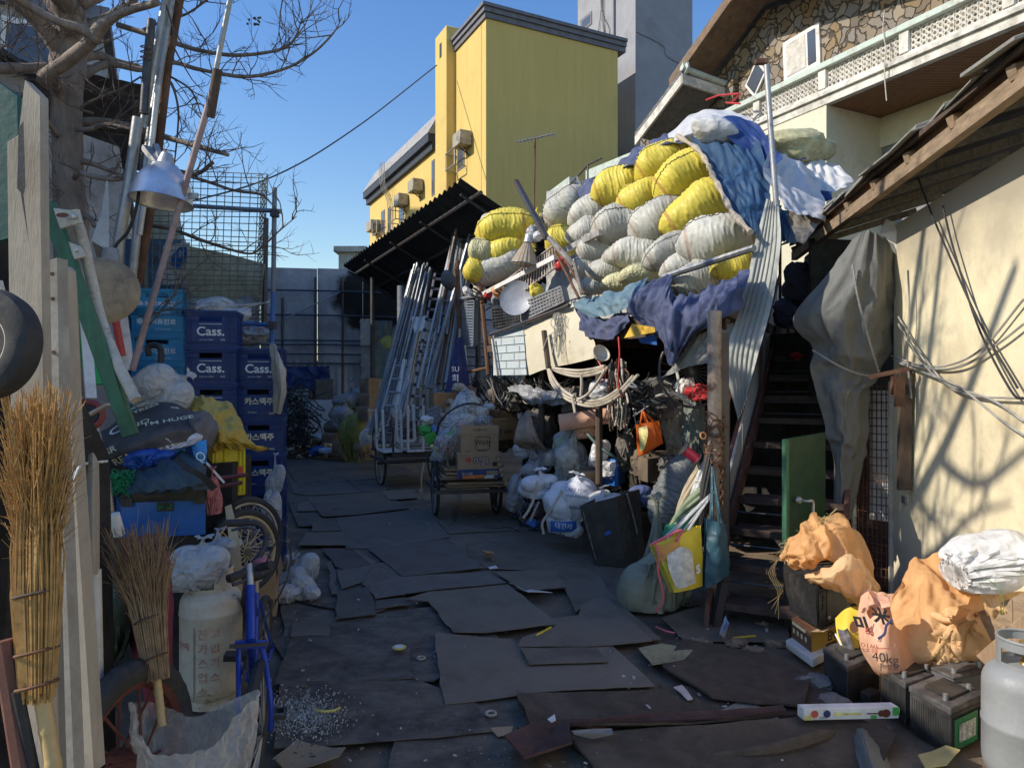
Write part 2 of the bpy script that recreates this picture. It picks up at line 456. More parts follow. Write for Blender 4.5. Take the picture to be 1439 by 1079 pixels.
# palette
DK=(.05,.042,.034)
m_galv=mat('galvanised steel',(.3,.31,.32),.48,.7,var=.2,dirt=.35,dc=(.16,.13,.1),bump=.1)
m_alu=mat('dull aluminium',(.5,.49,.48),.45,.6,dirt=.35,dc=(.16,.13,.11))
m_steel=mat('dark steel',(.06,.06,.065),.5,.5,dirt=.4,dc=(.1,.06,.04))
m_rust=mat('rusty iron',(.14,.065,.035),.8,.2,var=.4,dirt=.5,dc=(.05,.03,.02),bump=.4)
m_rubber=mat('tyre rubber',(.022,.022,.023),.75,dirt=.4,dc=(.07,.062,.05))
m_black=mat('black plastic',(.018,.018,.02),.42,dirt=.45,dc=(.07,.065,.055),ds=5)
m_blackdirty=mat('dusty black plastic',(.014,.014,.015),.5,dirt=.5,dc=(.06,.056,.05),ds=4)
m_wood=mat('weathered timber',(.27,.17,.095),.75,var=.35,stretch=(14,14,1.5),vs=3,dirt=.4,bump=.35,bs=20)
m_wood2=mat('yellow pine timber',(.24,.165,.1),.75,var=.35,stretch=(12,2,12),vs=3,dirt=.25,bump=.25,bs=18)
m_darkwood=mat('dark timber',(.075,.05,.035),.8,var=.4,stretch=(10,10,1.5),vs=3,dirt=.4,bump=.4,bs=18)
m_greywood=mat('grey timber',(.22,.2,.18),.85,var=.35,stretch=(2,14,14),vs=3,dirt=.4,bump=.4,bs=20)
m_card=mat('brown cardboard',(.36,.235,.13),.85,var=.12,dirt=.15,dc=(.2,.13,.08),bump=.08)
m_carddark=mat('old cardboard',(.2,.14,.09),.9,var=.3,dirt=.4,bump=.15)
m_white=mat('white paint',(.72,.71,.68),.55,var=.08,dirt=.35,dc=(.32,.29,.24),ds=4)
m_ivory=mat('ivory paint',(.6,.55,.45),.6,var=.1,dirt=.45,dc=(.3,.25,.18),ds=4,rust=.12)
m_beige=mat('beige laminate',(.38,.32,.24),.6,var=.14,vs=3,dirt=.4,dc=(.25,.2,.15),ds=3,stretch=(6,6,1))
m_clear=mat('clear plastic film',(.72,.74,.76),.28,var=.06,bump=.05,cre=.6,cs=12,thin=.35,clear=.42,spec=.5)
m_cloudy=mat('cloudy plastic film',(.75,.75,.75),.32,var=.08,cre=.7,cs=12,thin=.35,clear=.16,spec=.5)
m_whitebag=mat('white plastic bag',(.78,.78,.78),.35,var=.06,cre=.5,cs=10,thin=.3,dirt=.12,dc=(.5,.48,.44),spec=.5)
m_greybag=mat('grey plastic bag',(.32,.33,.35),.4,var=.2,cre=.6,cs=10,thin=.2,dirt=.2,spec=.5)
m_orange=mat('orange woven sack',(.84,.43,.16),.6,var=.14,vs=5,cre=.25,cs=9,thin=.36,dirt=.15,dc=(.48,.28,.14),ds=3)
m_orange2=mat('pale orange woven sack',(.86,.56,.28),.62,var=.14,vs=5,cre=.25,cs=9,thin=.33,dirt=.28,dc=(.4,.28,.17),ds=3)
m_peach=mat('peach woven sack',(.82,.45,.29),.6,var=.1,vs=5,cre=.2,cs=9,thin=.2,dirt=.2,dc=(.55,.33,.2))
m_yel=mat('yellow woven sack',(.72,.58,.06),.5,var=.14,vs=6,cre=.06,cs=14,thin=.1,dirt=.14,dc=(.5,.38,.12),jit=.06,stripe=(0,[-.34,.36],.022,(.5,.26,.07)),spec=.4)
m_gry=mat('grey woven sack',(.48,.475,.41),.52,var=.16,vs=6,cre=.06,cs=14,thin=.08,dirt=.3,dc=(.22,.2,.16),jit=.12,stripe=(0,[-.34,.36],.02,(.38,.26,.2)),spec=.4)
m_palesack=mat('pale yellow woven sack',(.6,.56,.3),.55,var=.16,vs=6,cre=.3,cs=11,thin=.1,dirt=.2,dc=(.35,.3,.18),jit=.08)
m_thread=mat('dark thread',(.03,.025,.02),.9,bump=0)
m_denim=mat('faded blue cloth',(.052,.064,.128),.85,var=.35,vs=4,dirt=.3,dc=(.08,.08,.11),bump=.3,bs=90)
m_teal=mat('faded teal tarp',(.085,.16,.21),.6,var=.2,vs=4,dirt=.3,dc=(.16,.17,.17),bump=.2,bs=90)
m_bluetarp=mat('blue tarp',(.012,.03,.12),.45,var=.2,vs=4,dirt=.2,dc=(.06,.07,.12),bump=.15,bs=80,cre=.15,cs=5)
m_bluetarp2=mat('dusty blue tarp',(.017,.046,.098),.5,var=.3,vs=3,dirt=.35,dc=(.04,.075,.12),bump=.15,bs=80,cre=.2,cs=5)
m_whitetarp=mat('white tarp',(.55,.55,.54),.5,var=.1,vs=3,dirt=.45,dc=(.3,.28,.27),ds=3,cre=.15,cs=5)
m_canvas=mat('grey canvas',(.112,.114,.106),.8,var=.18,vs=3,dirt=.3,dc=(.12,.115,.1),bump=.25,bs=140)
m_doorgreen=mat('dark green painted wood',(.006,.032,.014),.45,var=.3,vs=4,stretch=(6,6,1),dirt=.45,dc=(.012,.025,.016),ds=4)
m_green=mat('green painted wood',(.035,.12,.065),.5,var=.25,vs=4,stretch=(6,6,1),dirt=.4,dc=(.02,.05,.03),ds=4)
m_blue=mat('blue plastic',(.015,.09,.36),.38,var=.12,dirt=.25,dc=(.06,.1,.2))
m_red=mat('red plastic',(.5,.03,.03),.4,var=.15,dirt=.2)
m_ink=mat('black ink',(.02,.02,.022),.6,bump=0)
m_navyink=mat('navy ink',(.02,.03,.1),.6,bump=0)
m_redink=mat('red ink',(.5,.08,.05),.7,bump=0,var=.5,vs=20)
m_whiteink=mat('white ink',(.75,.76,.78),.5,bump=0)
m_goldink=mat('cream ink',(.7,.62,.38),.5,bump=0)
m_wire=mat('black cable',(.02,.02,.02),.5)
m_wiregrey=mat('grey cable',(.3,.29,.26),.5,dirt=.3)
m_wirewhite=mat('dirty white cable',(.5,.44,.35),.55,dirt=.4,dc=(.25,.2,.14))
m_dirtpile=mat('dusty dark rubbish',(.1,.09,.08),.85,var=.5,dirt=.5,dc=(.12,.1,.08))
# camera, light
cam=bpy.data.cameras.new('camera');co_=bpy.data.objects.new('camera',cam);col.objects.link(co_)
cam.sensor_width=36;cam.lens=36*FPX/1439;cam.clip_end=3000;cam.clip_start=.05
co_.location=(0,0,CAMH);co_.rotation_euler=(R(90),0,0);sc.camera=co_
SUN=V((-.98,-.2,0)).normalized();EL=R(35)
sv=SUN*math.cos(EL)+UP*math.sin(EL)
w=bpy.data.worlds.new('World');sc.world=w;w.use_nodes=True;nt=w.node_tree
bg=nt.nodes['Background'];sk=nt.nodes.new('ShaderNodeTexSky');sk.sky_type='NISHITA';sk.sun_disc=False
sk.sun_elevation=EL;sk.sun_rotation=math.atan2(SUN.x,SUN.y);sk.air_density=1.5;sk.dust_density=.3;sk.ozone_density=3.0
hsv_=nt.nodes.new('ShaderNodeHueSaturation');hsv_.inputs['Saturation'].default_value=1.3;hsv_.inputs['Hue'].default_value=.515;hsv_.inputs['Value'].default_value=1.22;nt.links.new(sk.outputs[0],hsv_.inputs['Color']);nt.links.new(hsv_.outputs[0],bg.inputs[0]);bg.inputs[1].default_value=.15
sl=bpy.data.lights.new('sun','SUN');so=bpy.data.objects.new('sun',sl);col.objects.link(so)
sl.energy=5.0;sl.angle=R(.55);sl.color=(1,.91,.77);so.location=(-20,-5,30)
so.rotation_euler=sv.to_track_quat('Z','Y').to_euler()
sc.view_settings.view_transform='Standard';sc.view_settings.look='None';sc.view_settings.exposure=0
# ground
def axis(lo,hi,st,far):
 a=[lo+i*st for i in range(int((hi-lo)/st)+1)];e=[];s_=st;x=a[-1]
 while x < far:s_ *= 1.6;x += s_;e.append(x)
 b=[];s_=st;x=a[0]
 while x > -far:s_ *= 1.6;x -= s_;b.append(x)
 return list(reversed(b))+a+e
xs=axis(-5,5,.07,400);ys=axis(.5,17,.08,600)
mb=MB();vs=[]
for y in ys:
 for x in xs:
  near=max(0,1-max(abs(x)-5,0,y-17,.5-y)/3)
  h=-.02+near*(.016*fb((x*1.3,y*1.3,0),3)+.007*ridg((x*5,y*5,2),3))
  vs.append((x,y,min(h,.0)))
n_=len(xs)
mb.add(vs,[(j*n_+i,j*n_+i+1,(j+1)*n_+i+1,(j+1)*n_+i) for j in range(len(ys)-1) for i in range(n_-1)])
m_ground=mat('packed dirt',(.135,.098,.064),.9,var=.5,vs=1.6,dirt=.5,dc=(.028,.024,.02),ds=1.2,bump=.6,bs=35)
struct('ground',mb,m_ground,fix=False,origin=(0,0,0))
# sheets laid over the ground
def z1(*p):return [(480+a/3,719+b/3) for a,b in p]
def z2(*p):return [(370+a/3.6,620+b/3.6) for a,b in p]
m_plate=mat('dark sheet steel',(.142,.112,.083),.8,0,var=.3,vs=3,dirt=.58,dc=(.17,.14,.105),ds=1.6,bump=.3,bs=24,jit=.2,spec=.14)
m_plate2=mat('blue grey sheet',(.118,.1,.082),.78,0,var=.3,vs=3,dirt=.5,dc=(.12,.105,.085),ds=1.6,bump=.2,bs=30,jit=.25,spec=.16)
m_plate3=mat('streaked sheet',(.125,.097,.07),.78,0,var=.4,vs=2.5,stretch=(1,4,1),dirt=.55,dc=(.022,.02,.02),ds=3,bump=.2,bs=30)
def plate(name,px,lev,m,label,sd,curl=.007,grp='sheets laid over the yard floor',catg='floor sheet',th=.004,amp=.005):
 P=[G(x,y,lev*.007) for x,y in px]
 bm=bmesh.new();vv=[bm.verts.new(p) for p in P];f=bm.faces.new(vv);bm.normal_update()
 if f.normal.z < 0:f.normal_flip()
 bmesh.ops.triangulate(bm,faces=bm.faces)
 for _ in range(4):
  es=[e for e in bm.edges if e.calc_length() > .13]
  if not es:break
  bmesh.ops.subdivide_edges(bm,edges=es,cuts=1,use_grid_fill=True)
  bmesh.ops.triangulate(bm,faces=[f for f in bm.faces if len(f.verts) > 3])
 bnd={v for e in bm.edges if e.is_boundary for v in e.verts}
 for v in bm.verts:
  q=v.co.copy()
  v.co.z += amp*(noise.noise(V((q.x*1.5,q.y*1.5,sd)))+.5)
  if v in bnd:
   k=.013*noise.noise(V((q.x*7,q.y*7,sd)))+.006*noise.noise(V((q.x*31,q.y*31,sd)));v.co.x += k;v.co.y += k
   v.co.z += curl*max(0,noise.noise(V((q.x*1.1,q.y*1.1,sd+9)))+.15)*2
 r=bmesh.ops.extrude_face_region(bm,geom=list(bm.faces))
 for v in [g for g in r['geom'] if isinstance(g,bmesh.types.BMVert)]:v.co.z += th
 mb=MB();bm.verts.index_update()
 mb.add([v.co.copy() for v in bm.verts],[tuple(v.index for v in f.verts) for f in bm.faces]);bm.free()
 return one(name,mb,m,label,catg,grp,ang=30)
plates=[(z1((390,520),(720,540),(760,580),(1140,572),(1320,742),(880,765),(430,818)),3,m_plate,'largest dark steel sheet near the middle of the foreground with a sunlit spot'),(z1((752,580),(1075,575),(1120,636),(790,648)),5,m_plate,'small grey steel sheet lying on top of the largest sheet'),(z1((740,578),(760,540),(905,490),(890,455),(1000,440),(1010,400),(1075,360),(1100,350),(1230,470),(1310,550),(1030,575)),4,m_plate,'notched grey sheet under the yellow stick, right of the foreground'),(z1((530,128),(1000,130),(1130,345),(1345,540),(1310,548),(1080,380),(985,425),(930,300),(900,255),(610,242),(530,190)),2,m_plate,'long steel sheet bending round the bare patch toward the green bag'),(z1((115,160),(450,118),(530,190),(605,238),(500,250),(255,275)),4,m_plate2,'tilted dark sheet in front of the cardboard cart with a raised left edge'),(z1((95,312),(250,275),(620,255),(700,300),(420,330),(145,372)),3,m_plate2,'narrow strip of sheet with a curved back edge'),(z1((270,375),(370,340),(700,308),(910,480),(600,515),(470,512),(365,385)),4,m_plate,'grey sheet touching the top of the largest sheet, beside the brown bare patch'),(z1((640,257),(905,252),(945,320),(770,338)),5,m_plate,'dark sheet with yellow paint scrawl'),([(410,897),(480,893),(575,913),(581,955),(385,963)],3,m_plate3,'black streaked sheet beside the round yellow lid'),([(395,962),(585,955),(668,990),(692,1030),(480,1048),(385,1052)],2,m_plate3,'foreground sheet with pale ash scattered at its left end'),(z2((220,285),(590,258),(740,340),(480,375),(300,385)),3,m_plate2,'blue grey sheet left of the front cart wheel'),(z2((370,390),(735,352),(830,350),(940,490),(590,545),(420,545)),2,m_plate2,'wide blue grey sheet in the middle of the yard before the cart'),(z2((130,195),(430,195),(500,260),(240,275),(150,265)),2,m_plate2,'blue grey sheet farther back beside the crate stack'),(z2((420,195),(560,205),(640,240),(590,258),(500,258)),3,m_plate2,'small sheet under the wheel of the white table cart'),(z2((740,330),(900,310),(1330,330),(1340,450),(940,472),(830,360)),1,m_plate,'brownish sheet below the tail of the cardboard cart'),(z2((590,250),(760,245),(780,290),(640,300)),4,m_plate2,'small sheet between the two carts'),(z2((370,770),(540,740),(570,880),(370,905)),3,m_plate2,'square bluish sheet next to the left bare patch'),(z2((300,545),(540,545),(620,610),(410,650),(370,640)),1,m_plate2,'dark sheet behind the clear plastic bags'),(z2((372,660),(620,615),(580,690),(400,750)),2,m_plate2,'rounded corner sheet by the small white scrap'),(z2((500,730),(560,640),(640,625),(715,688),(900,660),(1030,655),(700,720),(520,748)),2,m_plate2,'crescent of sheet showing under the tilted dark sheet'),(z2((170,320),(230,300),(280,355),(175,358)),2,m_plate2,'small square sheet near the foot of the crate stack'),(z2((245,415),(330,405),(375,410),(395,455),(245,460)),3,m_plate2,'small bluish sheet with a red tag on its edge'),(z2((220,465),(400,460),(415,530),(175,530)),2,m_plate,'sheet beside the crate stack, dusted with white crumbs'),(z2((570,810),(720,790),(735,830),(570,850)),2,m_plate2,'little bluish sheet at the top of the brown bare patch'),(z2((145,925),(330,910),(340,985),(140,990)),2,m_plate,'small sheet behind the black streaked sheet'),(z2((325,612),(350,608),(375,770),(345,775)),4,m_plate2,'thin strip of sheet lying by the clear plastic bags'),([(395,646),(520,642),(575,668),(420,684)],2,m_plate2,'farthest dark sheet in front of the rubbish by the back fence'),([(1040,835),(1100,838),(1110,905),(960,900),(930,870)],1,m_plate,'dirty sheet before the bottom stair step'),]
plates += [([(380,900),(470,870),(640,850),(700,895),(610,960),(430,965)],.4,m_plate3,'dull brown underlying sheet around the bare patch'),([(470,700),(700,690),(820,760),(800,830),(560,830),(480,760)],.3,m_plate,'broad dull sheet underlying the middle of the yard'),([(780,745),(900,760),(1000,850),(880,860),(790,800)],.3,m_plate,'dull sheet underlying the black case'),([(385,660),(560,655),(650,690),(640,740),(420,740)],.3,m_plate2,'broad bluish sheet underlying the far half of the yard'),([(640,930),(930,960),(900,1010),(660,1030)],.3,m_plate3,'dull sheet under the front edge of the largest sheet'),([(560,1030),(720,1010),(760,1090),(540,1095)],.4,m_plate3,'dull diamond plate at the bottom edge of the picture'),([(395,850),(475,800),(560,850),(480,880),(400,905)],.2,m_plate3,'dusty sheet beside the left bare patch')]
for i,(px,lev,m,lab) in enumerate(plates):plate('floor_sheet',px,lev,m,lab,i*1.7)
m_rug=mat('brown carpet',(.085,.06,.042),.95,var=.4,vs=4,dirt=.5,dc=(.03,.024,.02),bump=.8,bs=160)
m_rug2=mat('maroon felt',(.07,.035,.03),.95,var=.35,vs=4,dirt=.4,dc=(.03,.022,.02),bump=.8,bs=160)
rugs=[([(725,985),(900,975),(1135,948),(1190,1000),(960,1032),(745,1035)],1,m_rug,'brown carpet piece spread across the front of the yard'),([(708,1052),(745,1035),(790,1028),(940,1012),(1100,1005),(1105,1012),(950,1022),(800,1032),(802,1062),(735,1085)],3,m_rug2,'maroon felt offcut lying over the carpet'),([(960,900),(1090,925),(1140,955),(1130,1005),(1000,990),(930,940)],2,m_rug,'dark worn mat before the batteries'),([(800,1035),(1000,1030),(1190,1010),(1260,1040),(1230,1100),(850,1110)],2,m_rug,'crumpled brown rug at the bottom edge'),]
for i,(px,lev,m,lab) in enumerate(rugs):plate('rug',px,lev,m,lab,50+i*2.3,curl=.03,grp='rags and rugs on the ground',catg='rug',th=.012,amp=.014)
mb=MB();mb.tube(curve([G(1000,1062,.03),G(1090,1052,.05),G(1150,1035,.05),G(1172,1030,.03)],20),[.012+.02*math.sin(i/19*3.1) for i in range(20)],8)
one('carpet_strip',mb,m_rug,'brown curled strip of carpet edge sweeping across the rug','rug','rags and rugs on the ground')
mb=sheet([[G(1190,1025,.02),G(1210,1020,.06),G(1228,1030,.02)],[G(1195,1050,.02),G(1215,1045,.1),G(1245,1055,.02)],[G(1205,1095,.02),G(1230,1090,.08),G(1265,1100,.02)]],24,24,fold=.01,amp=.006,fr=9,sd=3)
one('felt_rag',mb,m_canvas,'grey felt rag folded on the ground below the instrument box','rag','rags and rugs on the ground')
mb=MB()
for i in range(2200):
 if i < 1500:
  px=rnd.uniform(250,1250);py=640+rnd.random()**1.6*440
 else:
  px=rnd.choice([rnd.gauss(430,25),rnd.gauss(1010,40),rnd.gauss(620,70),rnd.gauss(1000,120)]);py=rnd.uniform(640,1070)
 g=G(px,py,.03);s_=rnd.uniform(.0025,.008)*(1 if rnd.random() < .92 else 2.4);mb.cur=rnd.choice([0,0,1,1,1,2,2])
 a=rnd.uniform(0,6.3);e=V((math.cos(a),math.sin(a),rnd.uniform(-.3,.3)))*s_*rnd.uniform(.6,2.2);f=V((-math.sin(a),math.cos(a),rnd.uniform(-.3,.3)))*s_
 mb.obox(g-e/2-f/2-V((0,0,rnd.uniform(-.004,.012))),e,f,V((0,0,s_*.4)))
tag(obj('litter',mb,[mat('pale crumbs',(.36,.34,.3),.8),m_dirtpile,mat('brown crumbs',(.16,.11,.07),.9)],smooth=False),'small crumbs of plastic, paper and grit scattered over the yard floor','litter',kind='stuff')
mb=MB()
for i in range(1700):
 a=rnd.gauss(0,1);b=rnd.gauss(0,1);g=G(425+a*26,1003+b*15,.035);s_=rnd.uniform(.0015,.0065)*(1.6 if rnd.random() < .06 else 1);mb.cur=rnd.choice([0,0,1])
 M=Euler((rnd.uniform(0,3),rnd.uniform(0,3),rnd.uniform(0,3))).to_matrix()
 mb.box(g+V((0,0,s_*.3)),(s_*1.6,s_,s_*.5),M)
tag(obj('ash',mb,[mat('white ash',(.42,.41,.39),.9),mat('grey ash',(.2,.19,.18),.9)],smooth=False),'pale crumbled ash spilled beside the blue bicycle wheel','ash',kind='stuff')
# yellow building
m_yellow=mat('yellow render',(.63,.44,.12),.85,var=.06,stretch=(2.5,2.5,.3),vs=2,dirt=.18,dc=(.42,.31,.12),ds=.5,bump=.3,bs=9)
m_slate=mat('grey coping',(.13,.13,.15),.7,var=.2,vs=4,dirt=.2,bump=.3,bs=20)
m_tile=mat('grey roof tile',(.3,.29,.28),.75,var=.25,vs=6,dirt=.3,bump=.4,bs=20,wave=('Z',1.4,.6))
m_eaveshade=mat('navy eave shade',(.025,.03,.045),.6)  # shade under the eave is put into this near-black navy
m_glass=mat('window glass',(.05,.06,.08),.08,var=.1,bump=0,spec=.8)
C0=V((-.8,22,0))
def La(px,z=0,off=0):p=onplane(px,540,C0,U);return V((p.x,p.y,z))-VV*off
def Ea(px,z=0):p=onplane(px,540,C0,VV);return V((p.x,p.y,z))
def Lz(px,py):return onplane(px,py,C0,U).z
yb=thing('apartment_building','yellow rendered building with grey coping, a square chimney tower and small air conditioners','building',(-.8,22,0))
ZT=13.0;ZL=10.25
a,b=La(683),La(632);far=La(520)
e=Ea(868)
mb=MB();d_=(e-a)
mb.obox(a,d_,(b-a),UP*ZT)
mb.obox(b,VV*9,(far-b),UP*ZL)
obj('wall',mb,m_yellow,yb)
mb=MB()
for k,(z0,h,o) in enumerate(((ZT-.1,.17,.06),(ZT+.07,.15,.12),(ZT+.22,.1,.18))):
 mb.obox(a-VV*o-U*o+UP*z0,VV*(d_.length+.3+o),U*((b-a).length+o+.1),UP*h)
obj('coping',mb,m_slate,yb)
mb=MB()
q0,q1=La(612),La(519.5)
for (z0,h,o) in ((ZL-.1,.28,.14),(ZL+.18,.3,.28)):
 mb.obox(q0-VV*o+UP*z0,(q1-q0)+U*.15,VV*.5,UP*h)
obj('fascia',mb,m_eaveshade,yb)
mb=MB()
mb.prism([q0-VV*.3+UP*(ZL+.48),q1+U*.2-VV*.3+UP*(ZL+.48),q1+U*.0+VV*.25+UP*(ZL+1.45),q0+VV*.25+UP*(ZL+1.45)],VV*.3)
obj('mansard_roof',mb,m_tile,yb)
mb=MB()
t0=La(640);P0=t0-VV*.34
cw=1.05
top=13.75
mb.obox(P0,VV*.85,U*cw,UP*top)
chm=obj('chimney',mb,m_yellow,yb,bev=.02)
obj('vent_opening',MB().obox(P0-U*.004+VV*.5+UP*(top-.85),VV*.2,U*.1,UP*.5),m_wire,chm)
obj('vent_opening',MB().obox(P0-VV*.004+U*.42+UP*(top-.9),U*.2,VV*.1,UP*.5),m_wire,chm)
def win(px0,px1,y0,y1,guard=None):
 pa,pb=La(px0),La(px1);zt,zb=Lz((px0+px1)/2,y0),Lz((px0+px1)/2,y1)
 mb=MB();mb.obox(pa-VV*.02+UP*zb,pb-pa,VV*.12,UP*(zt-zb));f=obj('window',mb,m_slate,yb)
 mb=MB();mb.obox(pa-VV*.026+(pb-pa)*.12+UP*(zb+.06),(pb-pa)*.76,VV*.02,UP*(zt-zb-.12));obj('pane',mb,m_glass,f)
 if guard:
  mb=MB();gz=zb+.1
  gA,gB=pa-(pb-pa)*.15,pb+(pb-pa)*.15
  for z in (gz-.1,gz+.45):
   for (s,t) in ((gA,gA-VV*.4),(gA-VV*.4,gB-VV*.4),(gB-VV*.4,gB)):mb.rod(s+UP*z,t+UP*z,.022,6)
  for s in (gA-VV*.4,gB-VV*.4):mb.rod(s+UP*(gz-.1),s+UP*(gz+.45),.02,6)
  obj('window_guard',mb,m_galv,yb)
win(653,643,190,238,1);win(611,607,225,275);win(568,561,276,312,1);win(549,545,292,325);win(541,536,296,330,1)
for (px,py,s) in ((660,197,.5),(593,262,.5),(572,282,.5),(532,318,.62)):
 p=La(px,Lz(px,py));mb=MB()
 mb.obox(p-VV*.45-U*s/2-UP*.24,VV*.42,U*s*1.3,UP*.46)
 ac=obj('air_conditioner',mb,mat('beige metal',(.33,.29,.22),.6,dirt=.3),yb,bev=.02)
 mb=MB();mb.rod(p-VV*.2-UP*.26,p-VV*.02-UP*.5,.02,6);mb.rod(p-VV*.38-UP*.26,p-VV*.02-UP*.5,.02,6)
 obj('bracket',mb,m_steel,ac)
mb=MB()
for k in range(4):
 s=La(553-k*2.2,Lz(553-k*2.2,292))-VV*.06
 mb.tube(curve([s+UP*1.9-VV*.35,s+UP*.9-VV*.3,s+UP*.2,s-UP*1.6],12),.018,5)
obj('cable',mb,m_wiregrey,yb)
mb=MB();mb.obox(La(677)-VV*.004+UP*4,U*.05,VV*.03,UP*9);obj('wall_joint',mb,mat('dull yellow joint',(.36,.27,.1),.9),yb)
# grey tower block
m_grey=mat('grey cement render',(.25,.255,.275),.9,var=.1,vs=1.5,dirt=.2,dc=(.17,.17,.18),ds=.6,bump=.35,bs=7)
C1=V((X(893,25.3),25.3,0))
gt=thing('tower_block','tall plain grey cement tower behind the yellow building','building',C1)
pL=onplane(812,540,C1,U);pR=onplane(973,540,C1,VV);pL.z=pR.z=0
mb=MB();mb.obox(C1,pR-C1,pL-C1,UP*24);obj('wall',mb,m_grey,gt)
def Tp(px,py):return onplane(px,py,C1,U)
mb=MB();p,q=Tp(832,16),Tp(816,47);mb.obox(V((p.x,p.y,q.z))-VV*.03,V((q.x-p.x,q.y-p.y,0)),VV*.1,UP*(p.z-q.z));f=obj('window',mb,m_slate,gt)
mb=MB();mb.obox(V((p.x,p.y,q.z))-VV*.036+U*.1+UP*.1,V((q.x-p.x,q.y-p.y,0))*.7,VV*.02,UP*(p.z-q.z-.2));obj('pane',mb,m_glass,f)
mb=MB();s=Tp(864,540);s.z=0;mb.tube([s-VV*.06+UP*5,s-VV*.06+UP*24],.05,8);obj('downpipe',mb,m_grey,gt)
mb=MB()
for k in range(5):
 s=Tp(848,0)-VV*.05;r_=random.Random(k)
 mb.tube(curve([s+UP*1.5+U*r_.uniform(-.1,.1),s-UP*.3+U*r_.uniform(-.1,.1),s-UP*1.3+U*r_.uniform(-.5,.5),s-UP*1.9+U*r_.uniform(-.5,.5)],10),.014,4)
obj('cable',mb,m_wire,gt)
mb=MB();s0=onplane(893,45,C1,VV);mb.tube(curve([s0-U*.02,s0-U*.02+VV*1.2-UP*.25,s0-U*.02+VV*1.4-UP*.6,s0-U*.02+VV*2.6-UP*.85],14),.012,4);obj('crack',mb,m_slate,gt)
# overhead wire
mb=MB();mb.tube(curve([W(614,92,24),W(500,180,20),W(380,250,17),W(200,300,14)],24),.02,5)
one('overhead_wire',mb,m_wire,'single black overhead wire sagging from the yellow building to the left','wire')
# back fence
F0=V((-5.75,16.6,0));FD=V((3.4,.6,0)).normalized()
def Fp(px,py):return onplane(px,py,F0,FD)
m_fence=mat('weathered grey sheet',(.34,.345,.36),.6,.15,var=.3,vs=1.3,dirt=.45,dc=(.14,.14,.15),ds=.9,bump=.2,bs=20,stretch=(1,1,.4))
nt=m_fence.node_tree;N=nt.nodes;L=nt.links
pbn=[n for n in N if n.type == 'BSDF_PRINCIPLED'][0];old=pbn.inputs['Base Color'].links[0].from_socket
soot_c=Fp(527,415)
def soot(m,origin):
 pass
ft=thing('back_fence','tall grey corrugated sheet fence with a soot blackened corner at the end of the yard','fence',F0)
tcn=[n for n in N if n.type == 'TEX_COORD'][0]
vm=N.new('ShaderNodeVectorMath');vm.operation='DISTANCE';L.new(tcn.outputs['Object'],vm.inputs[0]);vm.inputs[1].default_value=tuple(soot_c-F0)
nn=N.new('ShaderNodeTexNoise');nn.inputs['Scale'].default_value=2.2;nn.inputs['Detail'].default_value=9;L.new(tcn.outputs['Object'],nn.inputs['Vector'])
ad=N.new('ShaderNodeMath');ad.operation='MULTIPLY_ADD';L.new(nn.outputs['Fac'],ad.inputs[0]);ad.inputs[1].default_value=.9;L.new(vm.outputs['Value'],ad.inputs[2])
mr=N.new('ShaderNodeMapRange');mr.inputs['From Min'].default_value=1.25;mr.inputs['From Max'].default_value=1.5;L.new(ad.outputs[0],mr.inputs['Value'])
mx=N.new('ShaderNodeMix');mx.data_type='RGBA';L.new(mr.outputs[0],mx.inputs[0]);mx.inputs[6].default_value=(.006,.006,.006,1);L.new(old,mx.inputs[7]);L.new(mx.outputs[2],pbn.inputs['Base Color'])
FN=V((FD.y,-FD.x,0))
def Fpt(s,z,off=0):return F0+FD*s+UP*z+FN*off
LEN0,LEN1=-4.5,7.0
mb=MB()
n_=360
def corr(s):return .022*math.sin(s*2*math.pi/.16)
vs=[];
for i in range(n_):
 s=LEN0+(LEN1-LEN0)*i/(n_-1)
 for z in (0,2.15):vs.append(Fpt(s,z,corr(s)))
mb.add(vs,[(2*i,2*i+2,2*i+3,2*i+1) for i in range(n_-1)])
obj('corrugated_sheet',mb,m_fence,ft,fix=False)
mb=MB();s=LEN0;r_=random.Random(3)
while s < LEN1:
 w_=r_.uniform(1.0,1.35);mb.obox(Fpt(s,2.1,-.05+r_.uniform(-.015,.015)),FD*(w_-.012),FN*.02,UP*(2.2+.04*r_.random()));s += w_
obj('upper_panel',mb,m_fence,ft)
mb=MB()
for px in (398,444,482,523):p=Fp(px,640);mb.rod(V((p.x,p.y,0))+FN*.12,V((p.x,p.y,4.1 if px > 410 else 3.6))+FN*.12,.03,6)
for py in (411,445,480,486,499,512):
 z=Fp(450,py).z;mb.tube([Fpt(-4,z,.16),Fpt(1.5,z+.02,.17),Fpt(7,z-.05,.16)],.022,6)
obj('pipe_grid',mb,m_steel,ft)
mb=MB();mb.rod(Fp(405,448)+FN*.2,Fp(478,412)+FN*.2,.015,5);obj('brace',mb,m_galv,ft)
def fsheet(px,py,pw,ph,off,name,m,lab,catg,sd=0,amp=.03,fold=.0,grp=None,lean=.0):
 C=[]
 for j in range(4):
  row=[]
  for i in range(4):
   p=Fp(px+pw*i/3,py+ph*j/3)+FN*(off+lean*j/3);row.append(p)
  C.append(row)
 return one(name,sheet(C,28,28,fold=fold,fu=4,amp=amp,fr=2.5,sd=sd,edge=.04),m,lab,catg,grp)
fsheet(398,515,66,34,.3,'blue_tarp',m_bluetarp,'dark blue tarp slung over the pipes of the back fence','tarp',3,.06,.12)
fsheet(404,545,32,60,.22,'green_board',mat('grey green board',(.17,.2,.18),.8,dirt=.4),'grey green board leaning on the fence under the blue tarp','board',4,.005,lean=.3)
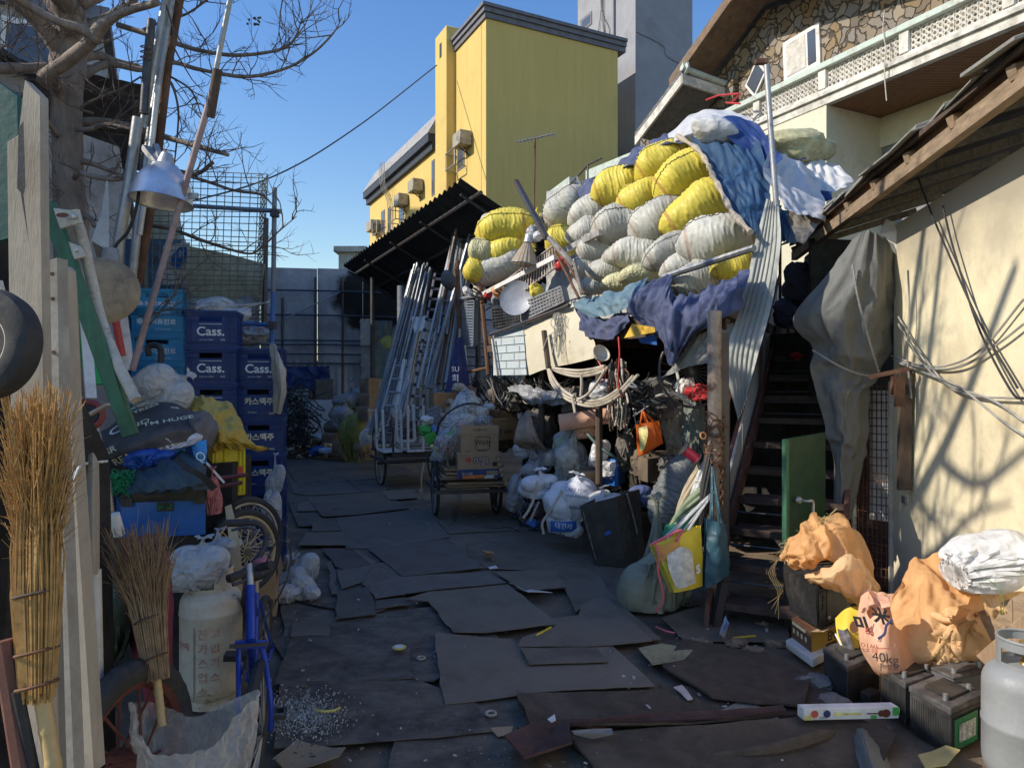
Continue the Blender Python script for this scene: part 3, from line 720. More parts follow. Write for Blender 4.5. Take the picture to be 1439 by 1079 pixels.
fsheet(436,561,34,52,.45,'foam_slab',mat('white foam',(.42,.45,.5),.9,bump=.4,bs=12,dirt=.2),'pale white slab standing against the back fence','slab',5,.01,lean=.15)
fsheet(446,533,24,30,.35,'dark_board',m_dirtpile,'dark board behind the pale white slab','board',6,.01)
fsheet(507,450,18,36,.4,'hanging_sheet',mat('pale grey sheet',(.36,.37,.35),.8,dirt=.3),'pale grey sheet hung below the soot on the back fence','sheet',7,.04,.02)
fsheet(525,452,26,80,.3,'curtain',mat('green grey cloth',(.13,.17,.165),.85,dirt=.3),'green grey ribbed curtain hung on the fence right of the pale sheet','curtain',8,.03,.07)
fsheet(508,470,20,70,.25,'long_sheet',mat('blue grey cloth',(.22,.24,.25),.8,dirt=.4),'long blue grey sheet hanging behind the cardboard boxes at the back','sheet',18,.03,.03)
mb=MB();c=W(497,372,21);mb.box(c-UP*.9,(.72,.7,2.6));k=MB()
cb=thing('rooftop_block','cream concrete block showing above the back fence under the canopy','building',V((c.x,c.y,0)))
mb.box(V((c.x+.6,c.y+1,2)),(3.5,1.2,4.9))
obj('wall',mb,mat('cream concrete',(.5,.45,.33),.85,dirt=.35),cb);k.box(c+UP*.38,(.95,.95,.16));obj('slab',k,mat('cream concrete',(.5,.45,.33)),cb)
# canopy over the pipes
cn=thing('canopy','dark corrugated roof canopy on pipes over the leaning steel, below the yellow building','canopy',(-.6,10,0))
B_=V((-.6,10,4.4));Aa=V((-3.67,16,4.2))
m_corr=mat('dark corrugated iron',(.028,.03,.034),.6,.3,var=.25,dirt=.2,dc=(.05,.045,.04),ds=2)
dv=V((.894,.447,-.52))
mb=MB();n_=150;vs=[];dl=Aa-B_
for i in range(n_):
 t=i/(n_-1);h=.03*math.sin(t*dl.length*2*math.pi/.2)
 jag=.1*noise.noise(V((math.floor(t*11),0,0)))
 for q in (0,1):vs.append(B_+dl*t+dv*((-.12+jag) if q == 0 else 2.0)+UP*h)
mb.add(vs,[(2*i,2*i+2,2*i+3,2*i+1) for i in range(n_-1)]);obj('corrugated_roof',mb,m_corr,cn,fix=False)
mb=MB()
for q in (.12,.62,1.3):mb.rod(B_+dv*q-UP*.07-dl*.02,Aa+dv*q-UP*.07,.03,6)
for t in (.03,.28,.52,.78,.98):mb.rod(B_+dl*t-UP*.12-dv*.05,B_+dl*t+dv*1.9-UP*.12,.024,6)
obj('purlin',mb,m_steel,cn)
for t,q in ((.9,.35),(.35,1.2),(.02,1.5)):
 p=B_+dl*t+dv*q;obj('post',MB().rod(V((p.x,p.y,0)),p-UP*.1,.05,8),m_steel,cn)
mb=MB();p=W(565,402,14.4);mb.rod(p,p-UP*1.3,.1,12);p2=W(559,380,14);one('vent_pipe',mb,mat('blue grey pipe',(.16,.18,.21),.5,.3,dirt=.2),'thick blue grey pipe standing under the canopy left of the leaning pipes','pipe')
# TV antenna
mb=MB();b0=W(750,330,13);t0=W(752,193,13)
at=thing('antenna','thin television antenna on a mast in front of the yellow wall','antenna',V((b0.x,b0.y,b0.z)))
mb.rod(b0,t0,.018,6);obj('mast',mb,m_rust,at)
mb=MB();p,q=W(727,200,13),W(781,188,12.8);mb.rod(p,q,.014,5)
for i in range(12):
 c=p.lerp(q,i/11);mb.rod(c-V((.02,.16,.0)),c+V((.02,.16,.0)),.007,4)
obj('boom',mb,m_galv,at)
# left grey building, awning, shading neighbours
m_lg=mat('grey corrugated cladding',(.3,.3,.31),.7,.1,var=.12,vs=1,dirt=.3,ds=1,wave=('DIAGONAL',3.2,.8))
K0=V((X(142,9.0),9.0,0))
lb=thing('clad_building','grey clad building with a dark window behind the bare tree','building',K0)
mb=MB();mb.obox(K0,-VV*6,U*14,UP*6.15);obj('wall',mb,m_lg,lb)
mb=MB();mb.obox(K0+UP*6.15+VV*.1-U*.1,-VV*6.3,U*14.2,UP*.18);obj('roof',mb,m_slate,lb)
mb=MB();p=onplane(2,70,K0,-VV);mb.obox(V((p.x,p.y,4.75))-U*.05,VV*.55,U*.1,UP*1.25);f=obj('window',mb,m_white,lb)
mb=MB();mb.obox(V((p.x,p.y,4.83))-U*.056+VV*.06,VV*.43,U*.02,UP*1.1);obj('pane',mb,m_glass,f)
mb=MB()
for k in range(9):mb.obox(K0-VV*(.35+.6*k)-U*.03,VV*.04,U*.05,UP*6.1)
obj('cladding_rib',mb,m_lg,lb)
aw=thing('awning','small dark corrugated awning between the tree and the leaning pipes','awning',V((-3.1,6,0)))
A0=V((X(203,6.4),6.4,1.6+.42*6.4));A1=A0+U*2.3-UP*.12
mb=MB();vs=[];n_=40
for i in range(n_):
 t=i/(n_-1)*3.6
 for q in (0,1):vs.append((A0 if q == 0 else A1)-VV*t+UP*(.025*math.sin(t*2*math.pi/.18)+.03*t))
mb.add(vs,[(2*i,2*i+2,2*i+3,2*i+1) for i in range(n_-1)]);obj('corrugated_roof',mb,mat('grey corrugated iron',(.1,.1,.1),.6,.4,dirt=.4),aw,fix=False)
mb=MB()
for t in (.05,.5,.95):mb.rod(A0.lerp(A1,t)-UP*.06,A0.lerp(A1,t)-VV*3.5-UP*.06,.025,6)
mb.rod(A0-UP*.1-VV*.7,A1-UP*.1-VV*.7,.03,6);mb.rod(A1-UP*.1-VV*.75,V((A1.x,A1.y,0))-VV*.75,.04,6);mb.rod(A0-UP*.1-VV*.9,A0-VV*.9-UP*4.2,.04,6)
obj('frame',mb,m_steel,aw)
mb=MB();p=A1-VV*.55;mb.obox(V((p.x,p.y,0))+U*.1,-VV*4,U*.1,UP*3.35)
one('shed_wall',mb,mat('pale grey board',(.36,.37,.38),.8,dirt=.3),'pale grey wall under the corrugated awning behind the tree','wall')
mb=MB();e0,e1=V((A0.x,A0.y,0))-VV*.2,V((A1.x,A1.y,0))-VV*.2
mb.obox(e0,e1-e0,-VV*.08,UP*3.7);mb.obox((-3.8,5.5,0),(e0.x+3.8,e0.y-5.5,0),(-.08,0,0),UP*3.7)  # walls added to keep sun streaks off the yard floor
one('side_wall',mb,m_lg,'grey clad side wall added to block sun under the awning behind the sky blue crates','wall')
bs_=one('blue_shed',MB().obox(W(150,335,7.6),V((.75,.1,0)),V((-.4,.8,0)),UP*-1.5),mat('faded blue panel',(.06,.16,.3),.6,dirt=.3),'faded blue panel behind the white plastic sheet by the tree','panel')
ts=thing('shade_shed','long tin shed added along the left to shade the yard, just outside the view','shed',(-3.6,3,0))  # unseen mass, sized so that its shadow covers the yard
mb=MB();mb.obox((-3.75,1.72,0),(-3,0,0),(0,3.75,0),(0,0,3.95));obj('wall',mb,m_lg,ts)
mb=MB();mb.obox((-3.62,1.66,3.95),(-3.3,0,.7),(0,3.85,0),(0,0,.04));obj('roof',mb,m_corr,ts)
nb=thing('brick_block','tall brick apartment block far to the left, outside the view','building',(-20,18,0))
mb=MB();mb.obox((-17.5,13,0),(-9,0,0),(-2,13,0),(0,0,19.6));obj('wall',mb,mat('brown brick',(.25,.12,.08),.9),nb)
# stone house with roof terrace
m_stone=mat('crazy paving stone',(.3,.23,.15),.85,var=.3,vs=4,bump=.5,bs=30)
def make_stone(m):
 nt=m.node_tree;N=nt.nodes;L=nt.links
 pb=[n for n in N if n.type == 'BSDF_PRINCIPLED'][0];old=pb.inputs['Base Color'].links[0].from_socket
 tc=[n for n in N if n.type == 'TEX_COORD'][0]
 dn=N.new('ShaderNodeTexNoise');dn.inputs['Scale'].default_value=2.5;L.new(tc.outputs['Object'],dn.inputs['Vector'])
 ad=N.new('ShaderNodeVectorMath');ad.operation='MULTIPLY_ADD';L.new(dn.outputs['Color'],ad.inputs[0]);ad.inputs[1].default_value=(.62,.62,.62);L.new(tc.outputs['Object'],ad.inputs[2])
 outs=[]
 for feat in ('DISTANCE_TO_EDGE','F1'):
  v=N.new('ShaderNodeTexVoronoi');v.feature=feat;v.inputs['Scale'].default_value=3.9;L.new(ad.outputs[0],v.inputs['Vector']);outs.append(v)
 cr=N.new('ShaderNodeSeparateColor');L.new(outs[1].outputs['Color'],cr.inputs[0])
 rp=N.new('ShaderNodeValToRGB');L.new(cr.outputs[0],rp.inputs[0]);e=rp.color_ramp.elements
 e[0].color=(.15,.125,.1,1);e[1].color=(.33,.27,.2,1);e.new(.35).color=(.27,.19,.1,1);e.new(.7).color=(.22,.2,.18,1)
 mu=N.new('ShaderNodeMix');mu.data_type='RGBA';mu.blend_type='MULTIPLY';mu.inputs[0].default_value=.55;L.new(rp.outputs[0],mu.inputs[6]);L.new(old,mu.inputs[7])
 g=N.new('ShaderNodeMath');g.operation='MULTIPLY';g.inputs[1].default_value=1.0;L.new(mu.outputs[2],g.inputs[0]) if False else None
 mr=N.new('ShaderNodeMapRange');mr.inputs['From Min'].default_value=.02;mr.inputs['From Max'].default_value=.075;L.new(outs[0].outputs['Distance'],mr.inputs['Value'])
 mx=N.new('ShaderNodeMix');mx.data_type='RGBA';L.new(mr.outputs[0],mx.inputs[0]);mx.inputs[6].default_value=(.085,.07,.055,1);L.new(rp.outputs[0],mx.inputs[7])
 L.new(mx.outputs[2],pb.inputs['Base Color'])
 b=N.new('ShaderNodeBump');b.inputs['Strength'].default_value=.9;b.inputs['Distance'].default_value=.06;L.new(mr.outputs[0],b.inputs['Height'])
 L.new(pb.inputs['Normal'].links[0].from_socket,b.inputs['Normal']);L.new(b.outputs[0],pb.inputs['Normal'])
make_stone(m_stone)
m_peel=mat('peeling cream paint',(.64,.61,.54),.75,var=.15,vs=5,dirt=.5,dc=(.26,.24,.2),ds=4,bump=.3,bs=20)
m_mint=mat('peeling mint paint',(.5,.6,.53),.7,var=.15,vs=5,dirt=.5,dc=(.28,.24,.19),ds=5,bump=.3,bs=20)
m_soff=mat('varnished soffit boards',(.2,.085,.035),.55,var=.25,stretch=(8,.6,8),vs=3,bump=.1,wave=('Y',3.2,.6))
m_creamw=mat('cream wall',(.62,.58,.42),.8,var=.06,dirt=.15,dc=(.4,.36,.25),ds=1.5)
m_slatew=mat('grey weatherboard',(.2,.2,.21),.7,var=.2,vs=4,dirt=.3,wave=('Z',2.6,1.0))
D0=10.5
H0=V((X(1342,D0),D0,0))
def Hp(px,py,off=0):
 return onplane(px,py,H0+VV*off,U)
hs=thing('stone_house','stone clad gabled house with a patterned concrete balcony above the sack pile','house',H0)
bl=Hp(1000,200).xy.to_3d();br_t=-3.2
Lb=(bl-H0).dot(U)
zr=Hp(1342,0).z;zf=Hp(1342,71).z
def Hb(s,z,off=0):return H0+U*s+VV*off+UP*z
hh=zr-zf
mb=MB()
mb.obox(Hb(-4,zf),U*(Lb+4),VV*.12,UP*hh*.2);mb.obox(Hb(-4,zf+hh*.2,-.05),U*(Lb+4),VV*.2,UP*hh*.1);mb.obox(Hb(-4,zf+hh*.3,.01),U*(Lb+4),VV*.12,UP*hh*.09)
obj('balcony_fascia',mb,m_peel,hs,bev=.006)
mb=MB();mb.obox(Hb(-4,zr-hh*.15,-.05),U*(Lb+4.05),VV*.24,UP*hh*.15);obj('balcony_rail',mb,m_mint,hs,bev=.012)
z0b,z1b=zf+hh*.39,zr-hh*.15;bh=(z1b-z0b)/2
mb=MB();s=-3.9;k=0
posts=[]
while s < Lb-.12:
 if k % 9 == 0:
  posts.append(s);s += .17;k += 1
  if mb.v:obj('pierced_block',mb,m_peel,hs);mb=MB()
  continue
 for r_ in (0,1):
  c=Hb(s+bh/2,z0b+bh*(r_+.5),.06)
  for (a1,a2) in ((.25,.25),(-.25,.25),(.25,-.25),(-.25,-.25)):
   cc=c+U*bh*a1*.98+UP*bh*a2*.98
   mb.torus(cc,bh*.225,bh*.085,Matrix((VV.cross(UP),UP,VV)).transposed(),12,5)
  mb.obox(Hb(s,z0b+bh*r_,.04),U*bh*.05,VV*.05,UP*bh);mb.obox(Hb(s+bh*.43,z0b+bh*(r_+.43),.035),U*bh*.14,VV*.05,UP*bh*.14)
 s += bh;k += 1
if mb.v:obj('pierced_block',mb,m_peel,hs)
for s in posts:obj('balcony_post',MB().obox(Hb(s,zf+hh*.39,-.01),U*.16,VV*.14,UP*(hh*.46)),m_peel,hs,bev=.005)
mb=MB();mb.obox(Hb(-4,zf+.03,.12),U*(Lb+4),VV*1.9,UP*.2);obj('terrace_floor',mb,m_peel,hs)
mb=MB();mb.obox(Hb(-4,zf+.005,.13),U*(Lb+4),VV*1.85,UP*.02);obj('soffit',mb,m_soff,hs)
go=1.75
def Gp(px,py):return onplane(px,py,H0+VV*go,U)
pk=Gp(1075,4);le=Gp(994,112)
g1=Hb(-5,0,go);sR=(pk-H0).dot(U)
mb=MB()
rl=pk-U*9+UP*(-2.0)
base=zf+.15
mb.prism([V((le.x,le.y,base))-U*.3,V((rl.x,rl.y,base)),rl-UP*.15,pk-UP*.18,le-UP*.12-U*.3],VV*.3);obj('stone_gable',mb,m_stone,hs)
m_verge=mat('brown verge board',(.16,.1,.06),.75,var=.3,dirt=.3,bump=.2)
mb=MB();ov=1.0
a1,a2,a3=le-(pk-le)*.12,pk,rl
for p,q in ((a1,a2),(a2,a3)):
 mb.prism([p-VV*ov,q-VV*ov,q+VV*5,p+VV*5],UP*.07)
obj('roof',mb,mat('dull roof slate',(.12,.12,.12),.8,var=.3,dirt=.3,wave=('Z',3,.6)),hs)
mb=MB()
for p,q in ((a1,a2),(a2,a3)):mb.prism([p-VV*(ov+.02)-UP*.2,q-VV*(ov+.02)-UP*.2,q-VV*(ov+.02)+UP*.03,p-VV*(ov+.02)+UP*.03],VV*.06)
for p,q in ((a1,a2),(a2,a3)):mb.prism([p-VV*(ov-.05)-UP*.04,q-VV*(ov-.05)-UP*.04,q+VV*.0-UP*.04,p-UP*.04],UP*.03)
obj('verge',mb,m_verge,hs)
def hwin(pts,name='window'):
 P=[Gp(*p)-VV*.05 for p in pts];c=sum(P,V())/len(P)
 f=obj(name,MB().prism(P,VV*.12),m_white,hs)
 I=[c+(p-c)*.8-VV*.012 for p in P];return f,I
f,I=hwin([(1102,62),(1153,32),(1155,90),(1104,118)])
a,b,c,d=I
obj('blind_panel',MB().prism([a,a.lerp(b,.66),d.lerp(c,.66),d],VV*.02),mat('stained white panel',(.55,.52,.47),.8,dirt=.4,dc=(.3,.26,.2),ds=6),f)
obj('pane',MB().prism([a.lerp(b,.74),b,c,d.lerp(c,.74)],VV*.02),m_glass,f)
f,I=hwin([(1066,84),(1079,100),(1062,138),(1049,122)])
obj('pane',MB().prism(I,VV*.02),m_glass,f)
bx=[Hp(1085,200),Hp(1160,170)]
mb=MB();a=Hb((bx[1]-H0).dot(U),2.2,.02);b=Hb(Lb+.5,2.2,.02);mb.obox(a+VV*.0,b-a,VV*1.55,UP*(zf-2.2));obj('cream_bay',mb,m_creamw,hs)
mb=MB();mb.obox(Hb(-4,1.5,1.5),U*(Lb+4),VV*.2,UP*(zf-1.5));obj('weatherboard_wall',mb,m_slatew,hs)
mb=MB();mb.obox(Hb(-4,zf-.55,1.45),U*(4+(bx[1]-H0).dot(U)),VV*.06,UP*.55);obj('wall_band',mb,m_creamw,hs)
wA=onplane(1268,190,H0+VV*1.44,U);wB=onplane(1310,168,H0+VV*1.44,U)
mb=MB();mb.obox(wA-UP*.75,V((wB.x-wA.x,wB.y-wA.y,0)),VV*.1,UP*.75);f=obj('window',mb,m_white,hs)
mb=MB();dd=V((wB.x-wA.x,wB.y-wA.y,0));mb.obox(wA-UP*.7-VV*.008+dd*.08,dd*.84,VV*.05,UP*.64);obj('pane',mb,m_glass,f)
def Rp(px,py,off):return onplane(px,py,H0+VV*off,U)
mb=MB();P1,P2=Rp(958,104,.3),Rp(892,192,.3);q=VV*1.5-UP*.1
mb.prism([P1,P2,P2+q,P1+q],UP*.1);pr=obj('porch_roof',mb,mat('dull roof slate',(.12,.12,.12)),hs)
mb=MB();mb.prism([P1-UP*.22,P2-UP*.22,P2-UP*.0,P1-UP*.0],VV*.06);mb.prism([P1-UP*.22-U*.02,P1+q-UP*.22-U*.02,P1+q-U*.02,P1-U*.02],U*.06);obj('fascia',mb,m_peel,pr)
mb=MB();mb.torus(P1+UP*.13+VV*.1,.09,.05,Matrix((VV.cross(UP),UP,VV)).transposed(),14,6);mb.box(P1+UP*.18+VV*.1,(.14,.14,.16));mb.tube([P1+UP*.14,P1+UP*.1+q],.07,8);obj('ridge_end',mb,m_mint,pr)
mb=MB();a=Rp(1030,150,1.6);b=Rp(900,170,1.6);mb.obox(V((a.x,a.y,2)),V((b.x-a.x,b.y-a.y,0)),VV*.2,UP*(P2.z+.9-2));obj('side_wall',mb,m_stone,hs)
mb=MB();a,b=Hp(905,195),Hp(770,275);z=a.z
p=W(1000,168,9.8);q=W(823,240,14);r_=W(800,248,14.6);s_=W(768,272,15.6)
for (m0,m1) in ((p,q),(r_,s_)):
 mb.obox(m0-UP*.18,m1-m0,VV*.2,UP*.18);mb.obox(m0-UP*2.2+VV*.05,m1-m0,VV*.12,UP*2.02)
one('terrace_parapet',mb,m_mint,'long mint green terrace edge running down behind the blue tarp','parapet')
mb=MB();a,b=W(766,300,13),W(826,232,12.4)
for t in (0,.35,.7,1):c=a.lerp(b,t);mb.rod(c-UP*.55,c,.018,6)
mb.rod(a,b,.018,6);mb.rod(a-UP*.28,b-UP*.28,.014,6);mb.rod(b,b+V((.2,-.3,.02)),.018,6)
one('handrail',mb,m_steel,'black steel handrail at the left end of the mint terrace edge','handrail')
for (pts,m,lab) in (([(1243,15),(1241,45),(1245,70),(1242,95)],m_wirewhite,'white wire dangling from the balcony fascia near the roof edge'),([(1245,88),(1243,100),(1244,120),(1246,142)],m_wirewhite,'white wire with a hooked end hanging under the brown soffit')):
 mb=MB();mb.tube(curve([Hp(x,y,-.08) for x,y in pts],14),.009,5);one('hanging_wire',mb,m,lab,'wire')
mb=MB();
for pts in (((1003,154),(1020,148),(1048,146)),((1038,158),(1050,147)),((1030,158),(1050,160))):mb.tube([Hp(x,y,.05)+V((-.3,-.5,0)) for x,y in pts],.018,6)
one('red_folding_chair',mb,m_red,'red metal chair legs lying against the foot of the balcony','chair')
# shack carrying the sack pile
def dfr(px):
 k=(px-CX)/FPX;s=(1.6-5.2*k)/(k+.5);return 5.2+s
def Wf(px,py,off=0.0):return W(px,py,dfr(px)+off)
E0=V((1.75,4.95,0));E1=V((-.3,8.98,0));ED=(E1-E0)
PZ=2.2
sh=thing('shack','dark open fronted shack whose flat roof carries the sack pile','shack',E0)
mb=MB();mb.prism([V((1.6,5.25,PZ-.1)),V((2.9,7.7,PZ-.1)),V((4.6,8.6,PZ-.1)),E1+VV*4.2+UP*(PZ-.1),E1+UP*(PZ-.1)],UP*.1);obj('roof_deck',mb,m_darkwood,sh)
m_dark=mat('shade dark board',(.02,.018,.016),.9,var=.5,dirt=.3,dc=(.05,.045,.04))  # near-black colour carries the gloom of the shack interior
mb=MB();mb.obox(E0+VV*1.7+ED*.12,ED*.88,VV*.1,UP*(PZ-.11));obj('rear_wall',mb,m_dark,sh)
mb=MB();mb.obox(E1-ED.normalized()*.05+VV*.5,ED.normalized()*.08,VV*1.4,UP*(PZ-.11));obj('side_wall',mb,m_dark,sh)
for t in (.47,.72,.985):p=E0+ED*t+VV*.06;obj('post',MB().rod(p,p+UP*(PZ-.1),.035,8),m_darkwood,sh)
mb=MB()
for t in (.35,.68):mb.bar(E0+ED*t+UP*(PZ-.15),E0+ED*t+VV*1.68+UP*(PZ-.15),.05,.08)
mb.bar(V((1.6,5.27,PZ-.16)),E0+ED+UP*(PZ-.16),.05,.08);obj('beam',mb,m_darkwood,sh)
# sacks
def sack_mesh(seed):
 X,nu,nv=pillow(seed);mb=MB();mb.add([V(p) for p in X],gridfaces(nu,nv,True));g=X.reshape(nv,nu,3)
 mb.add([V(p) for p in g[0]],[tuple(range(nu))]);mb.add([V(p) for p in g[-1]],[tuple(range(nu))])
 def P(u,v):return V(g[int(round(v*(nv-1))),int(u*nu) % nu])
 return mb,P
protos={}
def sack_proto(kind,var):
 key=(kind,var)
 if key in protos:return protos[key]
 r_=random.Random(var*5+{'yellow':1,'grey':2,'pale':3}[kind])
 mb,P=sack_mesh(var)
 root=thing('sack','x','sack',(0,0,0))
 m={'yellow':m_yel,'grey':m_gry,'pale':m_palesack}[kind]
 obj('sack_body',mb,m,root,ang=180)
 mb=MB();a=(.42,.36,.47,.4,.33)[var % 5]
 pts=[]
 for i in range(90):
  s=.03+.94*i/89;p=P(a,s);n=V((0,p.y,p.z));n=n.normalized() if n.length > 1e-4 else V((0,-1,0))
  pts.append(p+n*.003)
 mb.tube(pts,.005,4);obj('seam',mb,m_thread,root)
 mb=MB()
 for k in range(22):
  t=k/22*6.283;q=V((.47,.02*math.cos(t),.02*math.sin(t)));r2=.05+.05*r_.random()
  mb.tube([q+V((.01,0,0)),q+V((.045,r2*math.cos(t),r2*math.sin(t))),q+V((.06+.03*r_.random(),r2*1.5*math.cos(t),r2*1.5*math.sin(t)))],[.012,.014,.004],4)
 obj('tied_mouth',mb,m,root)
 protos[key]=(root,[False]);return protos[key]
sacks=[]
def sack(zx,zy,zl,zw,ang,kind,label,var=0,off=0.0,yaw=0,yd=None):
 px,py=640+zx/3,180+zy/3
 q=(CY-py)/FPX
 d=yd if yd else (dfr(px)-.12)/(1-.72*q)
 d += off
 c=W(px,py,d);L=zl/3/FPX*d*1.25;w_=zw/3/FPX*d*1.22
 root,used=sack_proto(kind,var)
 M=Matrix.Translation(c) @ Matrix.Rotation(R(-20+yaw),4,'Z') @ Matrix.Rotation(-R(ang),4,'Y') @ Matrix.Rotation(R(-18),4,'X') @ Matrix.Diagonal((L/1.0,max(w_*1.1,L*.5)/.62,w_*1.04/.5,1))
 grp={'yellow':'bright yellow woven sacks in the heap','grey':'grey white woven sacks in the heap','pale':'pale yellow woven sacks in the heap'}[kind]
 if not used[0]:place(root,M);root['label']=label;root['group']=grp;used[0]=True
 else:dup(root,M,label,grp)
S=[(865,145,205,135,32,'yellow','yellow woven sack at the very top of the heap, tucked under the blue tarp fold',0),(685,248,195,140,14,'yellow','yellow sack farthest left in the upper group of yellow sacks',1),(965,200,250,155,35,'yellow','yellow sack pressed against the hanging blue tarp near the top right',2),(785,290,200,115,25,'yellow','yellow sack wedged in the middle of the upper group, below the topmost one',3),(1025,335,300,145,28,'yellow','large yellow sack directly above the big grey white sack at the right',4),(462,340,190,125,48,'grey','grey white sack standing steeply at the upper left end of the heap',0),(570,345,185,105,30,'grey','grey white sack just right of the steep one, below the yellow sacks',1),(690,405,205,145,14,'grey','broad grey white sack in the middle under the leftmost upper yellow sack',2),(848,392,225,145,33,'grey','grey white sack tilted up between the middle yellow sack and the large yellow sack',3),(455,475,135,115,20,'yellow','small yellow sack half hidden behind the aluminium bar',0),(548,440,150,95,15,'grey','grey white sack just above the aluminium bar end',4),(595,508,155,110,18,'grey','grey white sack directly under the tip of the aluminium bar',0),(760,525,200,115,2,'grey','grey white sack lying level in the centre of the heap',1),(900,515,210,108,30,'grey','grey white sack tilted up left of the big grey white sack',2),(1112,465,300,170,10,'grey','biggest grey white sack at the right end beside the ribbed strip',3),(640,600,155,90,0,'grey','small grey white sack low in the heap above the pale yellow scraps',4),(545,588,110,92,15,'grey','small grey white sack at the lower left behind the iron rods',2),(690,548,130,85,5,'grey','grey white sack peeping out between the level one and the lower small one',0),(975,575,200,105,20,'grey','grey white sack under the grey bar, upper one of two there',1),(1005,640,190,120,12,'grey','grey white sack under the grey bar, lower one resting on the blue cloth',4),(1170,582,160,105,15,'yellow','yellow sack low at the right, under the biggest grey white sack',1),(790,612,190,70,10,'pale','pale yellow crumpled sack spilling over the teal cloth',0),(685,648,130,66,12,'pale','pale yellow flat sack beside the small low grey white sack',1),(585,665,110,66,0,'grey','lowest small grey white sack just above the teal cloth corner',3),(210,420,225,130,8,'yellow','top yellow sack of the separate left heap behind the lamp shade',2),(205,520,200,108,14,'yellow','second yellow sack of the left heap, just under its top one',3),(115,520,105,95,10,'pale','pale yellow sack end at the left edge of the left heap',0),(185,585,230,100,26,'grey','grey white sack with dark scorch folds at the bottom of the left heap',0),(85,600,95,85,32,'yellow','small yellow sack end at the lower left of the left heap',4),(335,385,90,45,0,'pale','pale yellow sack just visible behind the top of the left heap',1),(145,395,70,60,0,'grey','grey white sack corner behind the top yellow sack of the left heap',1),(350,425,110,70,20,'grey','grey white sack behind the slanting dark rod',2),]
for a in S:
 left=a[0] < 380
 sack(*a[:7],var=a[7],off=0.0,yd=(8.9 if left else None))
m_back=mat('grey woven sheet',(.3,.3,.27),.6,var=.3,dirt=.3,cre=.3,cs=8)
rows=[]
for py in (440,400,350,300,245,200):
 row=[]
 for px in (770,830,900,970,1040,1085):
  q=(CY-py)/FPX;d=(dfr(px)+.22)/(1-.78*q);row.append(W(px,min(py+ (1-(px-770)/315)*70*(1 if py < 380 else .2),450),d))
 rows.append(row)
mb=sheet(rows,60,50,amp=.05,fr=3,sd=6);one('ground_sheet',mb,m_back,'grey woven sheet showing in the gaps behind the stacked sacks','sheet')
# tarps over the heap
def ZP(zx,zy,d=None,off=0.0):
 px,py=640+zx/3,180+zy/3;q=(CY-py)/FPX
 return W(px,py,(d if d else (dfr(px)-.12)/(1-.72*q))+off)
mb=sheet([[ZP(505,228,off=.1),ZP(640,175,off=.1),ZP(760,82,off=.1),ZP(880,22,off=.1),ZP(960,10,off=.1)],[ZP(515,262,off=-.2),ZP(635,215,off=-.2),ZP(765,118,off=-.18),ZP(868,52,off=-.18),ZP(960,50,off=-.15)],[ZP(535,300,off=-.3),ZP(608,290,off=-.3),ZP(690,188,off=-.3),ZP(800,122,off=-.3),ZP(880,66,off=-.28)],[ZP(560,312,off=.0),ZP(625,300,off=.05),ZP(720,215,off=.1),ZP(830,145,off=.1),ZP(930,90,off=.1)]],120,50,fold=.03,fu=9,fv=1.5,amp=.015,fr=3,sd=2,wr=((1.06,1.03),.04))
one('blue_cloth',mb,m_denim,'long faded blue cloth draped along the top left edge of the sack heap','tarp','tarps over the sack heap')
mb=sheet([[ZP(985,-10,off=.25),ZP(1040,-20,off=.3),ZP(1130,10,off=.3),ZP(1200,40,off=.25),ZP(1270,60,off=.1)],[ZP(1010,70,off=-.25),ZP(1090,50,off=-.15),ZP(1180,80,off=-.15),ZP(1260,130,off=-.1),ZP(1320,190,off=0)],[ZP(1060,140,off=-.35),ZP(1120,160,off=-.3),ZP(1200,180,off=-.3),ZP(1270,220,off=-.2),ZP(1330,270,off=-.05)],[ZP(1110,240,off=-.4),ZP(1160,250,off=-.38),ZP(1220,280,off=-.35),ZP(1280,310,off=-.25),ZP(1330,330,off=-.1)],[ZP(1160,340,off=-.42),ZP(1190,345,off=-.42),ZP(1230,350,off=-.4),ZP(1270,350,off=-.3),ZP(1315,360,off=-.2)],[ZP(1240,430,off=-.45),ZP(1250,435,off=-.45),ZP(1262,440,off=-.42),ZP(1275,440,off=-.35),ZP(1290,430,off=-.25)]],110,110,fold=.03,fu=5,fv=1.0,amp=.012,fr=4,sd=5,wr=((1.035,1.01),.04))
tp=one('blue_tarp',mb,m_bluetarp2,'large dusty blue tarp hanging down the right end of the sack heap','tarp','tarps over the sack heap')
mb=MB();mb.tube(curve([ZP(935,32,off=-.3),ZP(1020,90,off=-.42),ZP(1062,150,off=-.45),ZP(1080,190,off=-.46),ZP(1112,250,off=-.48),ZP(1165,350,off=-.5),ZP(1245,440,off=-.5)],40),[.022+.008*math.sin(i*1.3) for i in range(40)],7)
obj('rope_hem',mb,mat('beige rope',(.4,.33,.25),.9,bump=.6,bs=120,dirt=.3),tp)
def N1(x,y,d):return W(959+x/3,y/3,d)
mb=sheet([[N1(-60,560,7.6),N1(60,470,7.8),N1(180,465,7.6),N1(280,490,7.2)],[N1(-50,600,7.3),N1(40,540,7.3),N1(150,500,7.2),N1(290,520,6.9)],[N1(-30,640,7.4),N1(40,590,7.3),N1(140,540,7.1),N1(300,545,6.8)]],80,40,amp=.02,fr=3,sd=7,wr=((1.03,1.01),.05))
one('white_tarp',mb,m_whitetarp,'off white tarp strip on the crest of the heap below the balcony','tarp','tarps over the sack heap')
